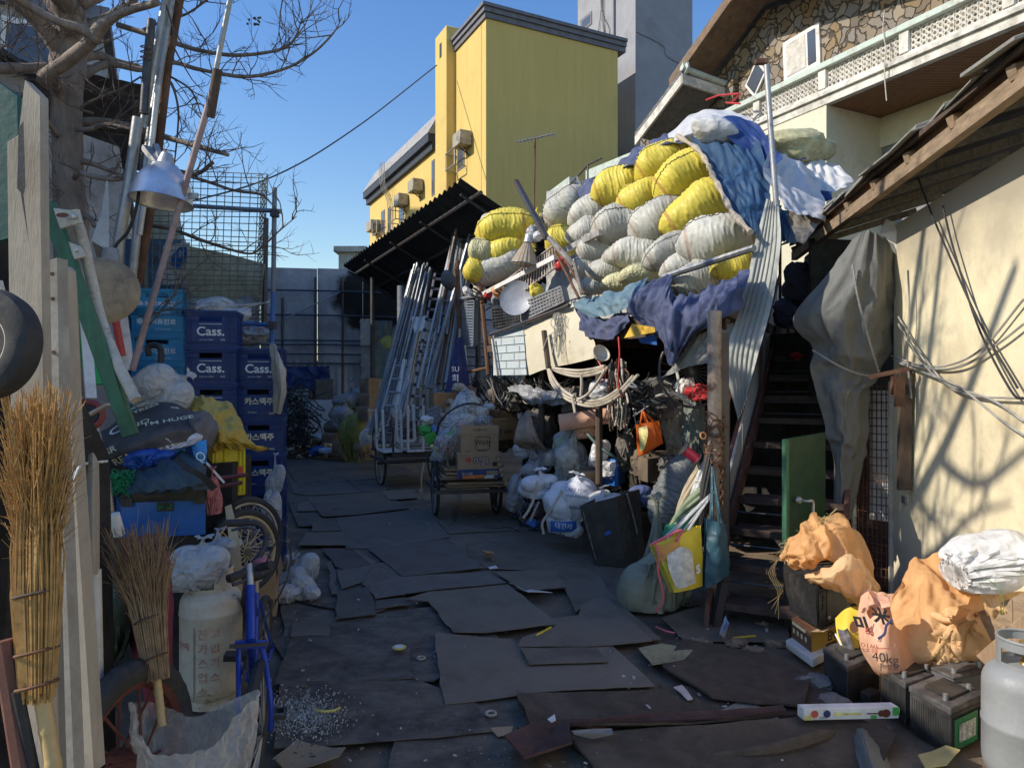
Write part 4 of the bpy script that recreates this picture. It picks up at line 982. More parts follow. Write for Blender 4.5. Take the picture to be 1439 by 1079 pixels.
mb=sheet([[N1(115,510,6.9),N1(180,490,6.95),N1(260,500,6.9),N1(320,525,6.7)],[N1(190,570,6.7),N1(250,560,6.7),N1(320,580,6.6),N1(375,610,6.4)],[N1(270,640,6.5),N1(310,640,6.5),N1(350,650,6.4),N1(405,640,6.2)],[N1(340,725,6.2),N1(350,715,6.2),N1(370,700,6.1),N1(420,665,6.0)]],70,60,fold=.015,fu=4,amp=.01,fr=4,sd=8,wr=((1.05,1.03),.05))
one('blue_tarp',mb,m_bluetarp,'bright blue stripe of tarp behind the upright pipe at the crest','tarp','tarps over the sack heap')
mb=sheet([[N1(380,625,6.3),N1(440,650,6.5),N1(500,680,6.6),N1(560,720,6.7)],[N1(350,715,6.0),N1(420,740,6.1),N1(490,770,6.2),N1(590,800,6.3)],[N1(400,800,5.8),N1(460,830,5.8),N1(520,860,5.9),N1(610,870,6.0)],[N1(440,870,5.6),N1(490,890,5.6),N1(550,905,5.7),N1(610,925,5.8)]],80,80,fold=.02,fu=4,amp=.015,fr=3,sd=9,wr=((1.03,1.01),.05))
t=one('white_tarp',mb,m_whitetarp,'white tarp sloping down right of the upright pipe toward the shed eave','tarp','tarps over the sack heap')
mb=sheet([[N1(480,680,7.2),N1(540,665,7.3),N1(600,670,7.3),N1(660,690,7.2)],[N1(500,750,6.9),N1(560,740,7.0),N1(630,735,7.0),N1(725,755,6.9)],[N1(530,840,6.6),N1(590,820,6.7),N1(650,790,6.8),N1(735,770,6.9)]],80,60,fold=.04,fu=5,fv=.6,amp=.01,fr=4,sd=12,wr=((1.08,1.03),.05))
t=one('white_tarp',mb,m_whitetarp,'white tarp with navy lettering bunched under the cream bay wall','tarp','tarps over the sack heap')
text('oc',t,'lettering',N1(488,678,7.05),(1,-.2,.05),(.1,-.05,1),.16,m_navyink,bold=.003)
mb=sheet([[N1(570,800,6.55),N1(630,805,6.5)],[N1(600,850,6.5),N1(630,840,6.45)]],10,10,amp=.01);obj('blue_patch',mb,m_bluetarp,t)
mb=blob(N1(465,640,7.5),(.42,.35,.2),3,k=4,lump=.2,cre=.05);one('sack',mb,mat('olive printed sack',(.4,.38,.2),.6,cre=.3,dirt=.4),'olive green bundle showing behind the white tarp below the cream bay','sack')
mb=blob(N1(140,555,6.85),(.24,.2,.12),4,k=4,lump=.1,cre=.05,Rm=Matrix.Rotation(.35,4,'Y'));one('sack',mb,mat('shiny pale sack',(.5,.5,.5),.4,cre=.3),'pale grey rounded sack poking from under the blue tarp at the crest','sack')
mb=sheet([[N1(410,840,5.6),N1(430,860,5.6),N1(460,900,5.6)],[N1(415,930,5.5),N1(440,950,5.5),N1(480,960,5.5)],[N1(420,1010,5.45),N1(450,1010,5.45),N1(500,1020,5.5)]],30,30,fold=.05,fu=4,amp=.02,sd=4)
one('blue_cloth',mb,m_bluetarp2,'small blue rag hanging right of the ribbed strip top','tarp','tarps over the sack heap')
mb=sheet([[N1(440,860,5.9),N1(520,880,5.9),N1(600,920,5.9)],[N1(450,930,5.75),N1(520,960,5.7),N1(560,960,5.7)],[N1(470,1000,5.6),N1(500,1010,5.6),N1(520,1020,5.6)]],30,30,amp=.04,fr=4,sd=14)
one('grey_sheet',mb,mat('dusty grey tarp',(.25,.23,.21),.7,dirt=.5,cre=.3),'dusty grey sheet hanging below the white tarp toward the stair head','tarp','tarps over the sack heap')
# cloths hung over the front edge
def ZF(zx,zy,off=0.0):return Wf(640+zx/3,180+zy/3,off)
grp='cloths hung over the front edge of the shack roof'
mb=sheet([[ZF(495,725,.1),ZF(600,700,.1),ZF(700,670,.1),ZF(800,625,.1)],[ZF(510,755,-.12),ZF(600,735,-.12),ZF(690,715,-.12),ZF(770,690,-.1)],[ZF(560,800,-.15),ZF(630,790,-.16),ZF(690,770,-.16),ZF(745,750,-.12)]],90,60,fold=.02,fu=5,amp=.01,fr=6,sd=21,wr=((1.06,1.02),.03))
one('teal_cloth',mb,m_teal,'dull teal cloth folded over the left part of the shack edge','cloth',grp)
mb=sheet([[ZF(475,745,-.02),ZF(540,765,-.05),ZF(620,790,-.05),ZF(710,770,-.05)],[ZF(485,790,-.15),ZF(545,815,-.2),ZF(625,830,-.2),ZF(715,810,-.18)],[ZF(510,860,-.12),ZF(560,880,-.2),ZF(640,890,-.2),ZF(705,850,-.15)]],100,70,fold=.03,fu=7,amp=.012,fr=7,sd=22,wr=((1.1,1.03),.03))
one('denim_cloth',mb,m_denim,'bunched dark blue cloth hanging beneath the teal cloth','cloth',grp)
mb=sheet([[ZF(790,640,.1),ZF(850,625,.1),ZF(905,615,.05),ZF(925,690,.0)],[ZF(740,690,-.12),ZF(800,690,-.16),ZF(860,700,-.18),ZF(910,730,-.15)],[ZF(715,770,-.15),ZF(770,770,-.2),ZF(830,780,-.25),ZF(900,780,-.22)],[ZF(740,800,-.1),ZF(800,820,-.18),ZF(850,850,-.26),ZF(900,860,-.24)],[ZF(850,880,-.1),ZF(865,900,-.2),ZF(885,930,-.26),ZF(905,930,-.24)]],110,110,fold=.035,fu=7,fv=1.2,amp=.008,fr=7,sd=23,wr=((1.08,1.02),.03))
one('denim_cloth',mb,m_denim,'faded blue cloth twisted down over the middle of the shack edge','cloth',grp)
mb=sheet([[ZF(900,700,.1),ZF(1000,690,.1),ZF(1110,640,.1),ZF(1225,585,.1)],[ZF(870,750,-.16),ZF(980,745,-.18),ZF(1100,700,-.16),ZF(1215,645,-.1)],[ZF(860,800,-.22),ZF(970,810,-.25),ZF(1080,775,-.2),ZF(1195,710,-.14)],[ZF(870,880,-.2),ZF(950,880,-.25),ZF(1050,840,-.2),ZF(1185,780,-.12)],[ZF(870,950,-.15),ZF(920,960,-.22),ZF(985,900,-.15),ZF(1070,830,-.1)],[ZF(895,990,-.15),ZF(915,1000,-.2),ZF(950,960,-.12),ZF(1000,900,-.1)]],130,110,fold=.035,fu=8,fv=1.5,amp=.008,fr=6,sd=24,wr=((1.08,1.02),.03))
one('denim_cloth',mb,m_denim,'wide faded blue cloth draped down to a point left of the rusty column','cloth',grp)
mb=sheet([[ZF(1000,880,-.03),ZF(1060,850,-.03),ZF(1165,820,.0)],[ZF(940,960,-.05),ZF(1020,930,-.06),ZF(1160,880,0)],[ZF(860,1055,-.05),ZF(960,1010,-.06),ZF(1060,990,-.03)]],40,30,fold=.02,amp=.02,sd=26)
one('grey_sheet',mb,mat('grey plastic sheet',(.33,.33,.3),.5,cre=.3,dirt=.3),'grey plastic sheet hanging under the wide blue cloth behind the column','sheet',grp)
mb=MB();P=[ZF(745,825,-.24),ZF(840,840,-.24),ZF(842,860,-.24),ZF(712,885,-.24),ZF(732,850,-.24)];mb.prism(P,(0,.01,0))
t=one('printed_board',mb,mat('yellow plastic',(.65,.36,.03),.5,dirt=.2),'yellow printed plastic board caught under the blue cloths','board')
text('스 맥주',t,'lettering',ZF(790,850,-.26),(1,.25,-.02),(0,0,1),.055,m_ink)
mb=MB();mb.prism([ZF(770,885,-.1),ZF(845,872,-.1),ZF(850,915,-.1),ZF(780,905,-.1)],(0,.02,0));one('blue_board',mb,m_blue,'small blue board under the yellow printed board','board')
mb=MB();mb.tube([ZP(880,628,off=-.4),ZP(1260,505,off=-.35)],.028,8);one('grey_bar',mb,m_galv,'long grey pipe lying across the bottom right of the sack heap','pipe')
mb=MB();mb.bar(ZP(455,520,off=-.35),ZP(612,440,off=-.45),.05,.06);one('aluminium_bar',mb,m_alu,'short aluminium channel sticking out over the sacks','bar')
mb=MB();mb.bar(ZF(255,225,.1),ZF(385,465,-.1),.05,.05);one('dark_rod',mb,m_steel,'dark square rod slanting up above the left of the sack heap','rod')
for (a,b,r_,lab) in (((395,465),(500,580),.03,'thick grey stick leaning against the left of the heap'),((420,520),(520,715),.014,'thin rusty rod leaning outside the iron grille, left one'),((440,510),(545,700),.014,'thin rusty rod leaning outside the iron grille, right one'),((500,560),(535,700),.022,'bent grey branch standing right of the rusty rods')):
 mb=MB();mb.rod(ZF(*a,-.25),ZF(*b,-.2),r_,7);one('iron_rod',mb,m_greywood if r_ > .02 else m_rust,lab,'rod')
# cream fascia panel, insulation board, clutter on the left of the deck
def Q(x,y,off=0):return Wf(480+x/3,360+y/3,off)
mb=sheet([[Q(765,300,-.1),Q(830,265,-.12),Q(900,240,-.12),Q(970,205,-.1)],[Q(772,370,-.14),Q(850,350,-.16),Q(940,330,-.16),Q(1020,290,-.12)],[Q(778,440,-.14),Q(860,430,-.14),Q(960,415,-.14),Q(1065,365,-.12)],[Q(788,502,-.12),Q(870,472,-.12),Q(960,455,-.12),Q(1062,430,-.12)]],60,40,amp=.012,fr=2,sd=31)
one('cream_panel',mb,mat('cream sheet metal',(.66,.6,.44),.5,var=.06,vs=2,dirt=.25,dc=(.4,.34,.22),ds=2),'dented cream sheet metal panel fixed along the front edge of the shack roof','panel')
mb=MB();mb.prism([Q(640,320,-.1),Q(765,290,-.1),Q(780,500,-.1),Q(640,502,-.1)],VV*.05)
o=one('foam_board',mb,mat('pale blue foam board',(.46,.53,.56),.75,var=.06,dirt=.25,dc=(.3,.33,.33)),'pale insulation board with a brick pattern left of the cream panel','panel')
mb=MB()
for k in range(5):
 y=345+k*32;mb.bar(Q(642,y,-.118),Q(775,y-14*(1-k/5),-.118),.006,.006)
 for j in range(2):x=672+j*55+(k % 2)*22;mb.bar(Q(x,y,-.118),Q(x,y+30,-.118),.006,.006)
obj('embossed_lines',mb,mat('grey groove',(.33,.4,.43),.8),o)
mb=MB();mb.tube([Q(628,330,-.2),Q(760,285,-.2),Q(960,208,-.18)],.022,7);one('edge_pipe',mb,m_steel,'grey pipe tied along the top of the insulation board and cream panel','pipe')
mb=MB();mb.rod(Q(636,350,-.2),Q(658,505,-.2),.02,7);one('edge_pipe',mb,m_galv,'short grey pipe standing in front of the insulation board','pipe')
mb=MB();mb.rod(Q(853,315,-.3),Q(872,470,-.3),.03,7);one('wooden_stake',mb,m_darkwood,'short brown stake standing in front of the cream panel','stake')
def tray(pts,holes,name,m,lab,off,th=.06):
 P=[Q(x,y,off) for x,y in pts];nx,ny=holes;mb=MB()
 def B(u,v):return (P[0].lerp(P[1],u)).lerp(P[3].lerp(P[2],u),v)
 n=(P[1]-P[0]).cross(P[3]-P[0]).normalized();n=n if n.y > 0 else -n
 for j in range(ny+1):
  v=j/ny;mb.bar(B(0,v),B(1,v),.02,.016,n)
 for i in range(nx+1):
  u=i/nx;mb.bar(B(u,0)+n*.003,B(u,1)+n*.003,.02,.016,n)
 for (a,b) in ((P[0],P[1]),(P[1],P[2]),(P[2],P[3]),(P[3],P[0])):mb.bar(a+n*th/2,b+n*th/2,.02,th,n)
 return one(name,mb,m,lab,'tray','plastic trays and grids on the left of the shack roof')
tray([(752,200),(925,128),(940,190),(758,275)],(14,5),'plastic_tray',mat('grey plastic grid',(.2,.2,.21),.5,dirt=.3),'grey perforated plastic tray standing above the cream panel',-.12)
tray([(635,222),(745,212),(752,280),(640,302)],(9,6),'plastic_tray',m_black,'black plastic crate side standing left of the perforated grey tray',-.05,.15)
tray([(497,190),(560,188),(555,375),(512,370)],(2,16),'plastic_grid',mat('blue grey plastic grid',(.14,.16,.19),.5),'tall blue grey slatted grid hanging at the left end of the shack',-.02)
mb=MB();A_,B2,C_,D_2=Q(685,135,-.1),Q(845,0,-.05),Q(905,85,-.1),Q(700,215,-.15)
A_,B2=Q(680,120,-.05),Q(905,-25,-.02)
for i in range(19):
 t=i/18;a=Q(690+225*t*.95,215-165*t,-.16);b=Q(705+215*t*.9,95-135*t,-.02);mb.rod(a,b,.009,5)
for v in (.08,.92):
 mb.bar(Q(690,215-120*v,-.16+.14*v),Q(903,55-115*v,-.16+.14*v),.022,.012)
one('iron_grille',mb,mat('rusty white iron',(.36,.3,.27),.7,.1,rust=.3,dirt=.3),'white rusting iron window grille leaning in front of the left sacks','grille')
mb=MB();mb.bar(Q(595,160,-.2),Q(900,5,-.2),.03,.05);one('white_bar',mb,m_white,'long white bar laid across the iron grille','bar')
def ZZ(zx,zy,off=0):return Wf(640+zx/3,180+zy/3,off)
mb=MB();c=ZZ(305,490,-.3);e=ZZ(290,575,-.38);ax=(e-c);Mq=ax.to_track_quat('Z','Y').to_matrix();L_=ax.length
t=thing('tipped_lamp','pleated beige lamp shade tipped over on the iron grille','lamp shade',e)
nf=40
def Ps(u,v):k=1+.03*math.cos(u*2*math.pi*nf/2);r_=(.05+.1*v)*k;return c+Mq @ V((r_*math.cos(u*6.2832),r_*math.sin(u*6.2832),L_*v))
obj('shade',MB().grid(Ps,80,6,wrap=True),mat('beige pleated fabric',(.42,.34,.24),.85,thin=.2),t);obj('ring',MB().torus(e,.15,.006,Mq),m_galv,t)
obj('fitting',MB().lathe([(.0,-.1),(.045,-.1),(.05,-.02),(.03,0)],c,Mq,14),m_alu,t)
mb=MB();Mq=Euler((R(80),0,R(-20))).to_matrix();mb.lathe([(0,0),(.16,.0),(.19,.02),(.2,.04),(.18,.03),(.15,.014),(0,.012)],ZZ(262,720,-.3),Matrix.Diagonal((.72,1,1)) @ Mq if False else Mq,28)
one('dish',mb,mat('blue grey enamel',(.28,.3,.36),.4,dirt=.3),'blue grey round dish standing before the iron grille','dish')
mb=MB();Mq=(ZZ(605,910,-.3)-ZZ(615,960,-.35)).to_track_quat('Z','Y').to_matrix();mb.lathe([(0,-.03),(.03,-.03),(.07,-.01),(.085,.03),(.08,.03),(.06,.0),(0,-.02)],ZZ(610,955,-.35),Euler((R(60),0,R(25))).to_matrix(),24);one('lamp_reflector',mb,mat('cream plastic',(.55,.48,.36),.5,dirt=.3),'small cream reflector dish hanging under the blue cloths by the cables','reflector')
mb=MB();c=W(580+0,0,1)
bb=blob(Wf(660,402,-.2),(.16,.14,.13),7,k=4,lump=.1,cre=.02);one('pleated_lamp',bb,mat('grey pleated fabric',(.12,.12,.12),.8,wave=('Z',9,.6)),'round dark grey pleated shade beside the top of the ladder','lamp shade') if False else None
mb=MB()
def Pq(u,v):w=u*6.2832;k=1+.03*math.cos(u*6.2832*20);s=math.sin(v*math.pi*.9+.15);return W(630,394,10.2)+Euler((0,R(70),.3)).to_matrix() @ V((.15*s*k*math.cos(w),.15*s*k*math.sin(w),.22*(v-.5)))
mb.grid(Pq,80,14,wrap=True);one('hanging_lamp',mb,mat('dark grey pleated fabric',(.09,.09,.09),.8),'dark grey pleated shade hanging by the ladder top','lamp shade')
r_=random.Random(9)
bits=[(150,700,m_red,'red'),(440,575,m_red,'red'),(340,690,m_yel,'yellow'),(185,690,m_orange,'orange'),(350,455,m_whitebag,'white'),(330,445,m_greybag,'grey'),(170,720,m_greybag,'grey'),(50,690,m_whitebag,'white'),(100,680,m_ivory,'ivory')]
where=['behind the grey pipe end, left of the grille','inside the right part of the iron grille','on the perforated tray behind the grille','by the left foot of the grille','on top of the lamp shade fitting','beside the white scrap above the lamp shade','on the deck under the long white bar','hanging left of the dark upright post','on top of the dark upright post']
for (b,wh) in zip(bits,where):
 mb=blob(ZZ(b[0],b[1],-.05),(r_.uniform(.06,.13),.08,r_.uniform(.05,.1)),r_.random()*50,k=3,lump=.4,cre=.15,Rm=Matrix.Rotation(r_.random()*3,4,'Y'))
 one('scrap',mb,b[2],f'crumpled {b[3]} plastic scrap {wh}','scrap','scraps on the left of the shack roof')
for (a,b,rr,m,lab) in (((105,650),(140,1040),.03,m_rust,'dark upright post at the left end of the shack edge'),((8,560),(20,860),.03,m_rust,'rusty pipe standing behind the tall blue grey grid'),((20,720),(110,705),.022,m_galv,'short level pipe over the top of the tall blue grey grid'),((45,1030),(135,1010),.02,m_rust,'rusty level pipe below the tall blue grey grid')):
 one('pipe',MB().rod(ZZ(*a,-.08),ZZ(*b,-.08),rr,8),m,lab,'pipe')
mb=MB();
for k in range(26):
 a=ZZ(r_.uniform(150,330),r_.uniform(690,760),r_.uniform(0,.3));b=a+V((r_.uniform(-.35,.35),r_.uniform(-.3,.3),r_.uniform(-.12,.15)));mb.rod(a,b,r_.uniform(.006,.014),5)
tag(obj('scrap_rods',mb,m_steel),'tangle of thin scrap rods under the iron grille','scrap metal',kind='stuff')
mb=MB();mb.tube([W(1077,92,5.5),W(1083,180,5.5),W(1092,300,5.45)],.021,10);up_=one('upright_pipe',mb,mat('rusty grey pipe',(.38,.37,.36),.5,.6,rust=.35),'tall rust streaked pipe standing at the right end of the heap','pipe')
obj('bracket',MB().obox(W(1063,82,5.5),(.09,0,0),(0,.05,0),(0,0,-.035)),m_rust,up_)
mb=sheet([[W(1077,279,5.6),W(1085,284,5.5),W(1094,291,5.4)],[W(1060,345,5.4),W(1077,350,5.32),W(1097,338,5.2)],[W(1044,420,5.25),W(1062,425,5.18),W(1086,420,5.05)],[W(1020,505,5.1),W(1042,500,5.05),W(1066,495,4.98)],[W(1037,590,5.05),W(1044,575,5.0),W(1050,555,4.95)]],24,80,fold=.0,amp=.002,fr=3,sd=33)
t=one('ribbed_strip',mb,mat('grey ribbed cladding',(.34,.35,.31),.55,var=.08,dirt=.3,dc=(.2,.2,.17)),'long bent grey ribbed cladding strip hanging beside the stair','cladding strip')
mb=MB()
for u in (.18,.34,.5,.66,.82):
 pts=[]
 for (l,c_,r2) in (((1077,279,5.6),(1085,284,5.5),(1094,291,5.4)),((1060,345,5.4),(1077,350,5.32),(1097,338,5.2)),((1044,420,5.25),(1062,425,5.18),(1086,420,5.05)),((1020,505,5.1),(1042,500,5.05),(1066,495,4.98)),((1037,590,5.05),(1044,575,5.0),(1050,555,4.95))):
  pts.append(spl([W(*l),W(*c_),W(*r2)],u)-V((.002,.008,0)))
 mb.tube(curve(pts,30),.006,4)
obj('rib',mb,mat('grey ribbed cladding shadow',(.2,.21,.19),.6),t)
# stair
SA=V((.48,.877,0)).normalized();SB=V((.877,-.48,0)).normalized()
S0=V((1.33,4.72,0))
st=thing('iron_staircase','rusty iron open tread staircase climbing beside the sack shack','staircase',S0)
m_tread=mat('rusty chequer plate',(.07,.045,.036),.75,.3,var=.4,dirt=.4,dc=(.03,.024,.02),bump=.6,bs=110)
m_rail=mat('brown red paint',(.1,.04,.03),.65,var=.35,dirt=.4,dc=(.04,.03,.025),bump=.3)
NT=11;rise,run=.19,.285;wid=.74
for k in range(NT):
 p=S0+SA*(run*k)+UP*(.16+rise*k)
 mb=MB();mb.obox(p-UP*.04,SB*wid,SA*.26,UP*.04);mb.obox(p-UP*.045-SA*.004,SB*wid,SA*.03,UP*.05)
 t=obj('tread',mb,m_tread,st,bev=.004)
 if k in (0,1,2):
  mb=MB();mb.rod(p+SA*.22+UP*.09,p+SA*.22+UP*.09+SB*wid,.008,6);obj('riser_bar',mb,m_steel,t)
for k in range(6,NT+3):
 p=S0+SA*(run*k+.1)+UP*(.25+rise*k);mb=MB()
 for j in (0,1):q=p+UP*(.1*j-.05)+SA*.03;mb.rod(q+SB*.02,q+SB*wid,.008,6)
 obj('cross_bars',mb,m_galv,st) if False else [obj('riser_bar',MB().rod(p+UP*(.1*j-.05)+SA*.03+SB*.02,p+UP*(.1*j-.05)+SA*.03+SB*wid,.008,6),m_steel,st) for j in (0,1)]
for s in (-.03,wid):
 a=S0+SB*s-SA*.12;b=S0+SA*(run*NT)+SB*s+UP*(.16+rise*NT)
 mb=MB();mb.prism([a+UP*.0,a+UP*.16+SA*.05,b+UP*.06,b-UP*.14],SB*.03);obj('stringer',mb,m_rail,st)
mb=MB();mb.bar(S0+SB*.02-SA*.04-UP*.02,S0+SB*.07-SA*.0+UP*.3,.06,.05);obj('foot',mb,m_steel,st)
hp=[]
for k,hgt in ((2,.95),(7,.95),(11,.95)):
 p=S0+SA*(run*k)+UP*(.16+rise*k)-SB*.02;obj('baluster',MB().rod(p-UP*.1,p+UP*hgt,.016,7),m_rail,st);hp.append(p+UP*hgt)
obj('handrail',MB().tube([hp[0]-SA*.3-UP*.2]+hp,.02,8),mat('red oxide paint',(.3,.06,.035),.55,dirt=.35),st)
obj('handrail',MB().tube([p-UP*.45 for p in hp],.016,8),m_rail,st)
m_pan=mat('dirty white side panel',(.5,.49,.47),.7,var=.1,vs=3,dirt=.45,dc=(.26,.24,.21),ds=3)
for i,(k0,k1,lo,hi,lab) in enumerate(((1.2,4.4,-.3,.28,'lower'),(4.5,8.0,-.18,.45,'middle'),(8.1,11.0,-.1,.6,'upper'))):
 def sp(k,dz):return S0+SA*(run*k)+UP*(.16+rise*k+dz)-SB*(.05)
 mb=MB();mb.prism([sp(k0,lo),sp(k1,lo+.05),sp(k1,hi),sp(k0,hi-.1)],-SB*.02)
 one('side_panel',mb,m_pan,f'{lab} dirty white panel fixed along the left side of the iron staircase','panel','white panels beside the staircase')
r_=random.Random(4)
mb=MB();p=S0+SA*3.9+SB*.45;one('gas_cylinder',MB().lathe([(0,0),(.1,0),(.115,.03),(.115,1.15),(.08,1.28),(.03,1.34),(.03,1.4),(0,1.4)],p+UP*.5,None,20),mat('red oxide cylinder',(.32,.07,.035),.55,dirt=.4),'slim red oxide cylinder standing behind the open stair treads','cylinder')
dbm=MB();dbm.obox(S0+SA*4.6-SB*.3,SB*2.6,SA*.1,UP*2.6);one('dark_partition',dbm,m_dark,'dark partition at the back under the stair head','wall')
mats_=[m_whitebag,m_denim,m_greybag,m_darkwood,m_rust,m_whitebag,m_card,m_denim]
wh=['lowest','second','third','fourth','fifth','sixth','seventh','top']
for i in range(8):
 c=S0+SA*(3.2+.1*i)+SB*r_.uniform(.1,.8)+UP*(.3+.28*i)
 one('bundle',blob(c,(.18,.15,.16),i*3.1,k=3,lump=.3,cre=.15),mats_[i],f'{wh[i]} crumpled bundle seen between the stair treads','bundle','bundles behind the stair')
for i in range(9):
 a=S0+SA*r_.uniform(2.9,3.4)+SB*r_.uniform(0,.5)+UP*r_.uniform(1.6,2.0);b=a+V((r_.uniform(-.35,.3),r_.uniform(-.2,.2),r_.uniform(.5,1.0)))
 one('leaning_rod',MB().rod(a,b,r_.uniform(.012,.022),6),[m_rust,m_ivory,m_rail][i % 3],['thin rusty rod leaning at the stair head under the eave','cream pole leaning at the stair head under the eave','brown red rod leaning at the stair head under the eave'][i % 3],'rod','rods leaning at the stair head')
for (px,py,sx,m,lab) in ((1128,400,.2,m_denim,'blue cloth bundle stuffed under the eave at the stair head'),(1150,375,.14,m_greybag,'grey bundle stuffed under the eave beside the canvas'),(1105,440,.12,m_denim,'pale blue rag hanging at the stair head'),(1122,500,.1,m_red,'dull red rag tied to the stair head rods')):
 one('bundle',blob(W(px,py,6.9),(sx,.15,sx*1.1),px,k=3,lump=.3,cre=.2),m,lab,'bundle','bundles at the stair head')
# rusty column with hanging bags
cb=V((X(1004,4.8),4.8,0))
cl=thing('rusty_column','rust streaked steel column wrapped in wire and chain at the foot of the staircase','column',cb)
m_colm=mat('rust streaked column',(.33,.27,.22),.65,.15,var=.3,vs=3,stretch=(6,6,.8),rust=.45,dirt=.5,dc=(.1,.07,.05),bump=.3)
obj('shaft',MB().tube([cb,cb+UP*2.09],.047,16),m_colm,cl)
obj('red_mark',MB().tube([cb+UP*1.82+V((-.004,-.004,0)),cb+UP*2.0+V((-.004,-.004,0))],.047,16),mat('worn red paint',(.3,.05,.03),.7,rust=.4,dirt=.3),cl) if False else None
obj('angle_iron',MB().obox(cb+V((.055,.02,0)),(.05,0,0),(0,.05,0),(0,0,1.95)),m_steel,cl)
mb=MB()
for k in range(20):
 z=1.02+.35*r_.random();pts=[cb+V(((.052+.02*r_.random())*math.cos(w),(.052+.02*r_.random())*math.sin(w),z+.05*math.sin(w+k)+r_.uniform(-.03,.03))) for w in [i/12*6.283 for i in range(13)]]
 mb.tube(pts,.004,4)
tag(obj('wire_wrap',mb,m_rust,cl),kind='stuff')
mb=MB()
for k in range(26):
 z=1.05-k*.035;mb.torus(cb+V((.035,-.052,z)),.014,.0045,Euler((R(90),0,R(90*(k % 2)+20))).to_matrix(),10,5)
tag(obj('chain',mb,m_rust,cl),kind='stuff')
def cbag(rows,m,name,label,catg,sd,**k):
 return one(name,sheet(rows,50,50,sd=sd,**k),m,label,catg,'bags tied to the rusty column')
def skirt(p,n):
 if n.z > .3:t=(n.z-.3)/.7;p=V((p.x*(1-.75*t)+.17*t,p.y*(1-.7*t),p.z*(1+.45*t)))
 return p
m_olive=mat('translucent olive sack',(.3,.31,.23),.45,var=.25,vs=3,cre=.4,cs=6,thin=.25,dirt=.35,dc=(.1,.1,.07),ds=3)
c=W(922,782,5.15);one('olive_sack',bag(c,(.25,.24,.42),.3,floor=.0,rz=1.0),m_olive,'large olive translucent sack slumped at the foot of the column behind the yellow bag','sack')
mb=sheet([[W(985,705,4.95),W(1000,690,4.9),W(1010,700,4.85)],[W(930,750,5.0),W(955,745,4.9),W(985,735,4.85)],[W(895,790,5.0),W(915,790,4.9),W(950,780,4.85)]],40,40,fold=.03,fu=5,amp=.015,fr=6,sd=4)
one('olive_film',mb,m_olive,'twisted neck of olive film pulled up to the column above the olive sack','film')
def shopping_bag(C,m,name,label,sd,handle_to=None,hm=None,dep=.08,amp=.006):
 """C = front corners tl, tr, br, bl; the bag has depth and an open top"""
 tl,tr,br,bl=C;n=(tr-tl).cross(bl-tl).normalized();n=n if n.y > 0 else -n
 t=thing(name,label,'bag',(tl+tr+br+bl)/4,'bags tied to the rusty column')
 mb=MB()
 mid=lambda a,b:a.lerp(b,.5)
 sheet([[tl,mid(tl,tr)-n*.03,tr],[mid(tl,bl)-n*.01,(tl+tr+br+bl)/4-n*.05,mid(tr,br)-n*.01],[bl,mid(bl,br)-n*.03,br]],26,26,amp=amp,fr=9,sd=sd,mb=mb)
 sheet([[tr,tr+n*dep],[mid(tr,br)+n*0,mid(tr,br)+n*dep],[br,br+n*dep]],8,20,amp=amp,fr=9,sd=sd+1,mb=mb)
 sheet([[tl+n*dep,tl],[mid(tl,bl)+n*dep,mid(tl,bl)],[bl+n*dep,bl]],8,20,amp=amp,fr=9,sd=sd+2,mb=mb)
 sheet([[tl+n*dep,tr+n*dep],[bl+n*dep,br+n*dep]],20,20,amp=amp,fr=9,sd=sd+3,mb=mb)
 sheet([[bl,br],[bl+n*dep,br+n*dep]],20,6,amp=amp,fr=9,sd=sd+4,mb=mb)
 obj('bag_body',mb,m,t,fix=False)
 if handle_to is not None:
  for q in (0,1):
   a,b=tl.lerp(tr,.28)+n*dep*q,tl.lerp(tr,.72)+n*dep*q
   obj('handle',MB().tube(curve([a,a.lerp(handle_to,.6),handle_to,b.lerp(handle_to,.6),b],16),.008,5),hm or m,t)
 return t,n
m_ybag=mat('yellow glossy bag',(.72,.55,.03),.35,var=.1,vs=4,dirt=.12,dc=(.6,.5,.3),spec=.5)
b,n=shopping_bag([W(918,765,4.55),W(985,738,4.62),W(988,823,4.58),W(948,833,4.5)],m_ybag,'yellow_bag','bright yellow shopping bag with a pale patch and pink ribbon hanging by the column',3,W(1003,690,4.75),m_whitebag)
mb=sheet([[W(937,780,4.49),W(958,768,4.485),W(973,775,4.5)],[W(940,800,4.47),W(958,795,4.46),W(975,795,4.48)],[W(950,826,4.46),W(962,826,4.455),W(978,818,4.485)]],14,14,amp=.004,fr=9);obj('printed_patch',mb,mat('pale print',(.6,.58,.5),.5,var=.35,vs=25),b)
mb=sheet([[W(922,768,4.525),W(940,763,4.5),W(955,757,4.51)],[W(930,790,4.5),W(942,780,4.49),W(955,772,4.5)]],14,14,amp=.003);obj('printed_patch',mb,mat('orange print',(.65,.3,.06),.5,var=.3),b)
text('S',b,'lettering',W(981,800,4.54),(.8,.3,.2),(-.1,.1,1),.07,m_whiteink,bold=.004)
mb=MB();mb.tube(curve([W(921,765,4.53),W(926,780,4.48),W(924,800,4.47),W(932,838,4.5),W(922,860,4.55)],24),.007,5);mb.tube(curve([W(915,765,4.53),W(940,752,4.5),W(958,745,4.55),W(950,760,4.5)],20),.009,5);obj('ribbon',mb,mat('pink ribbon',(.7,.12,.17),.5),b)
b,n=shopping_bag([W(940,738,4.8),W(978,725,4.82),W(972,760,4.8),W(930,770,4.78)],mat('green fabric',(.02,.22,.1),.6,var=.15),'green_bag','green fabric bag squeezed behind the yellow shopping bag',6,W(1000,680,4.8),m_green)
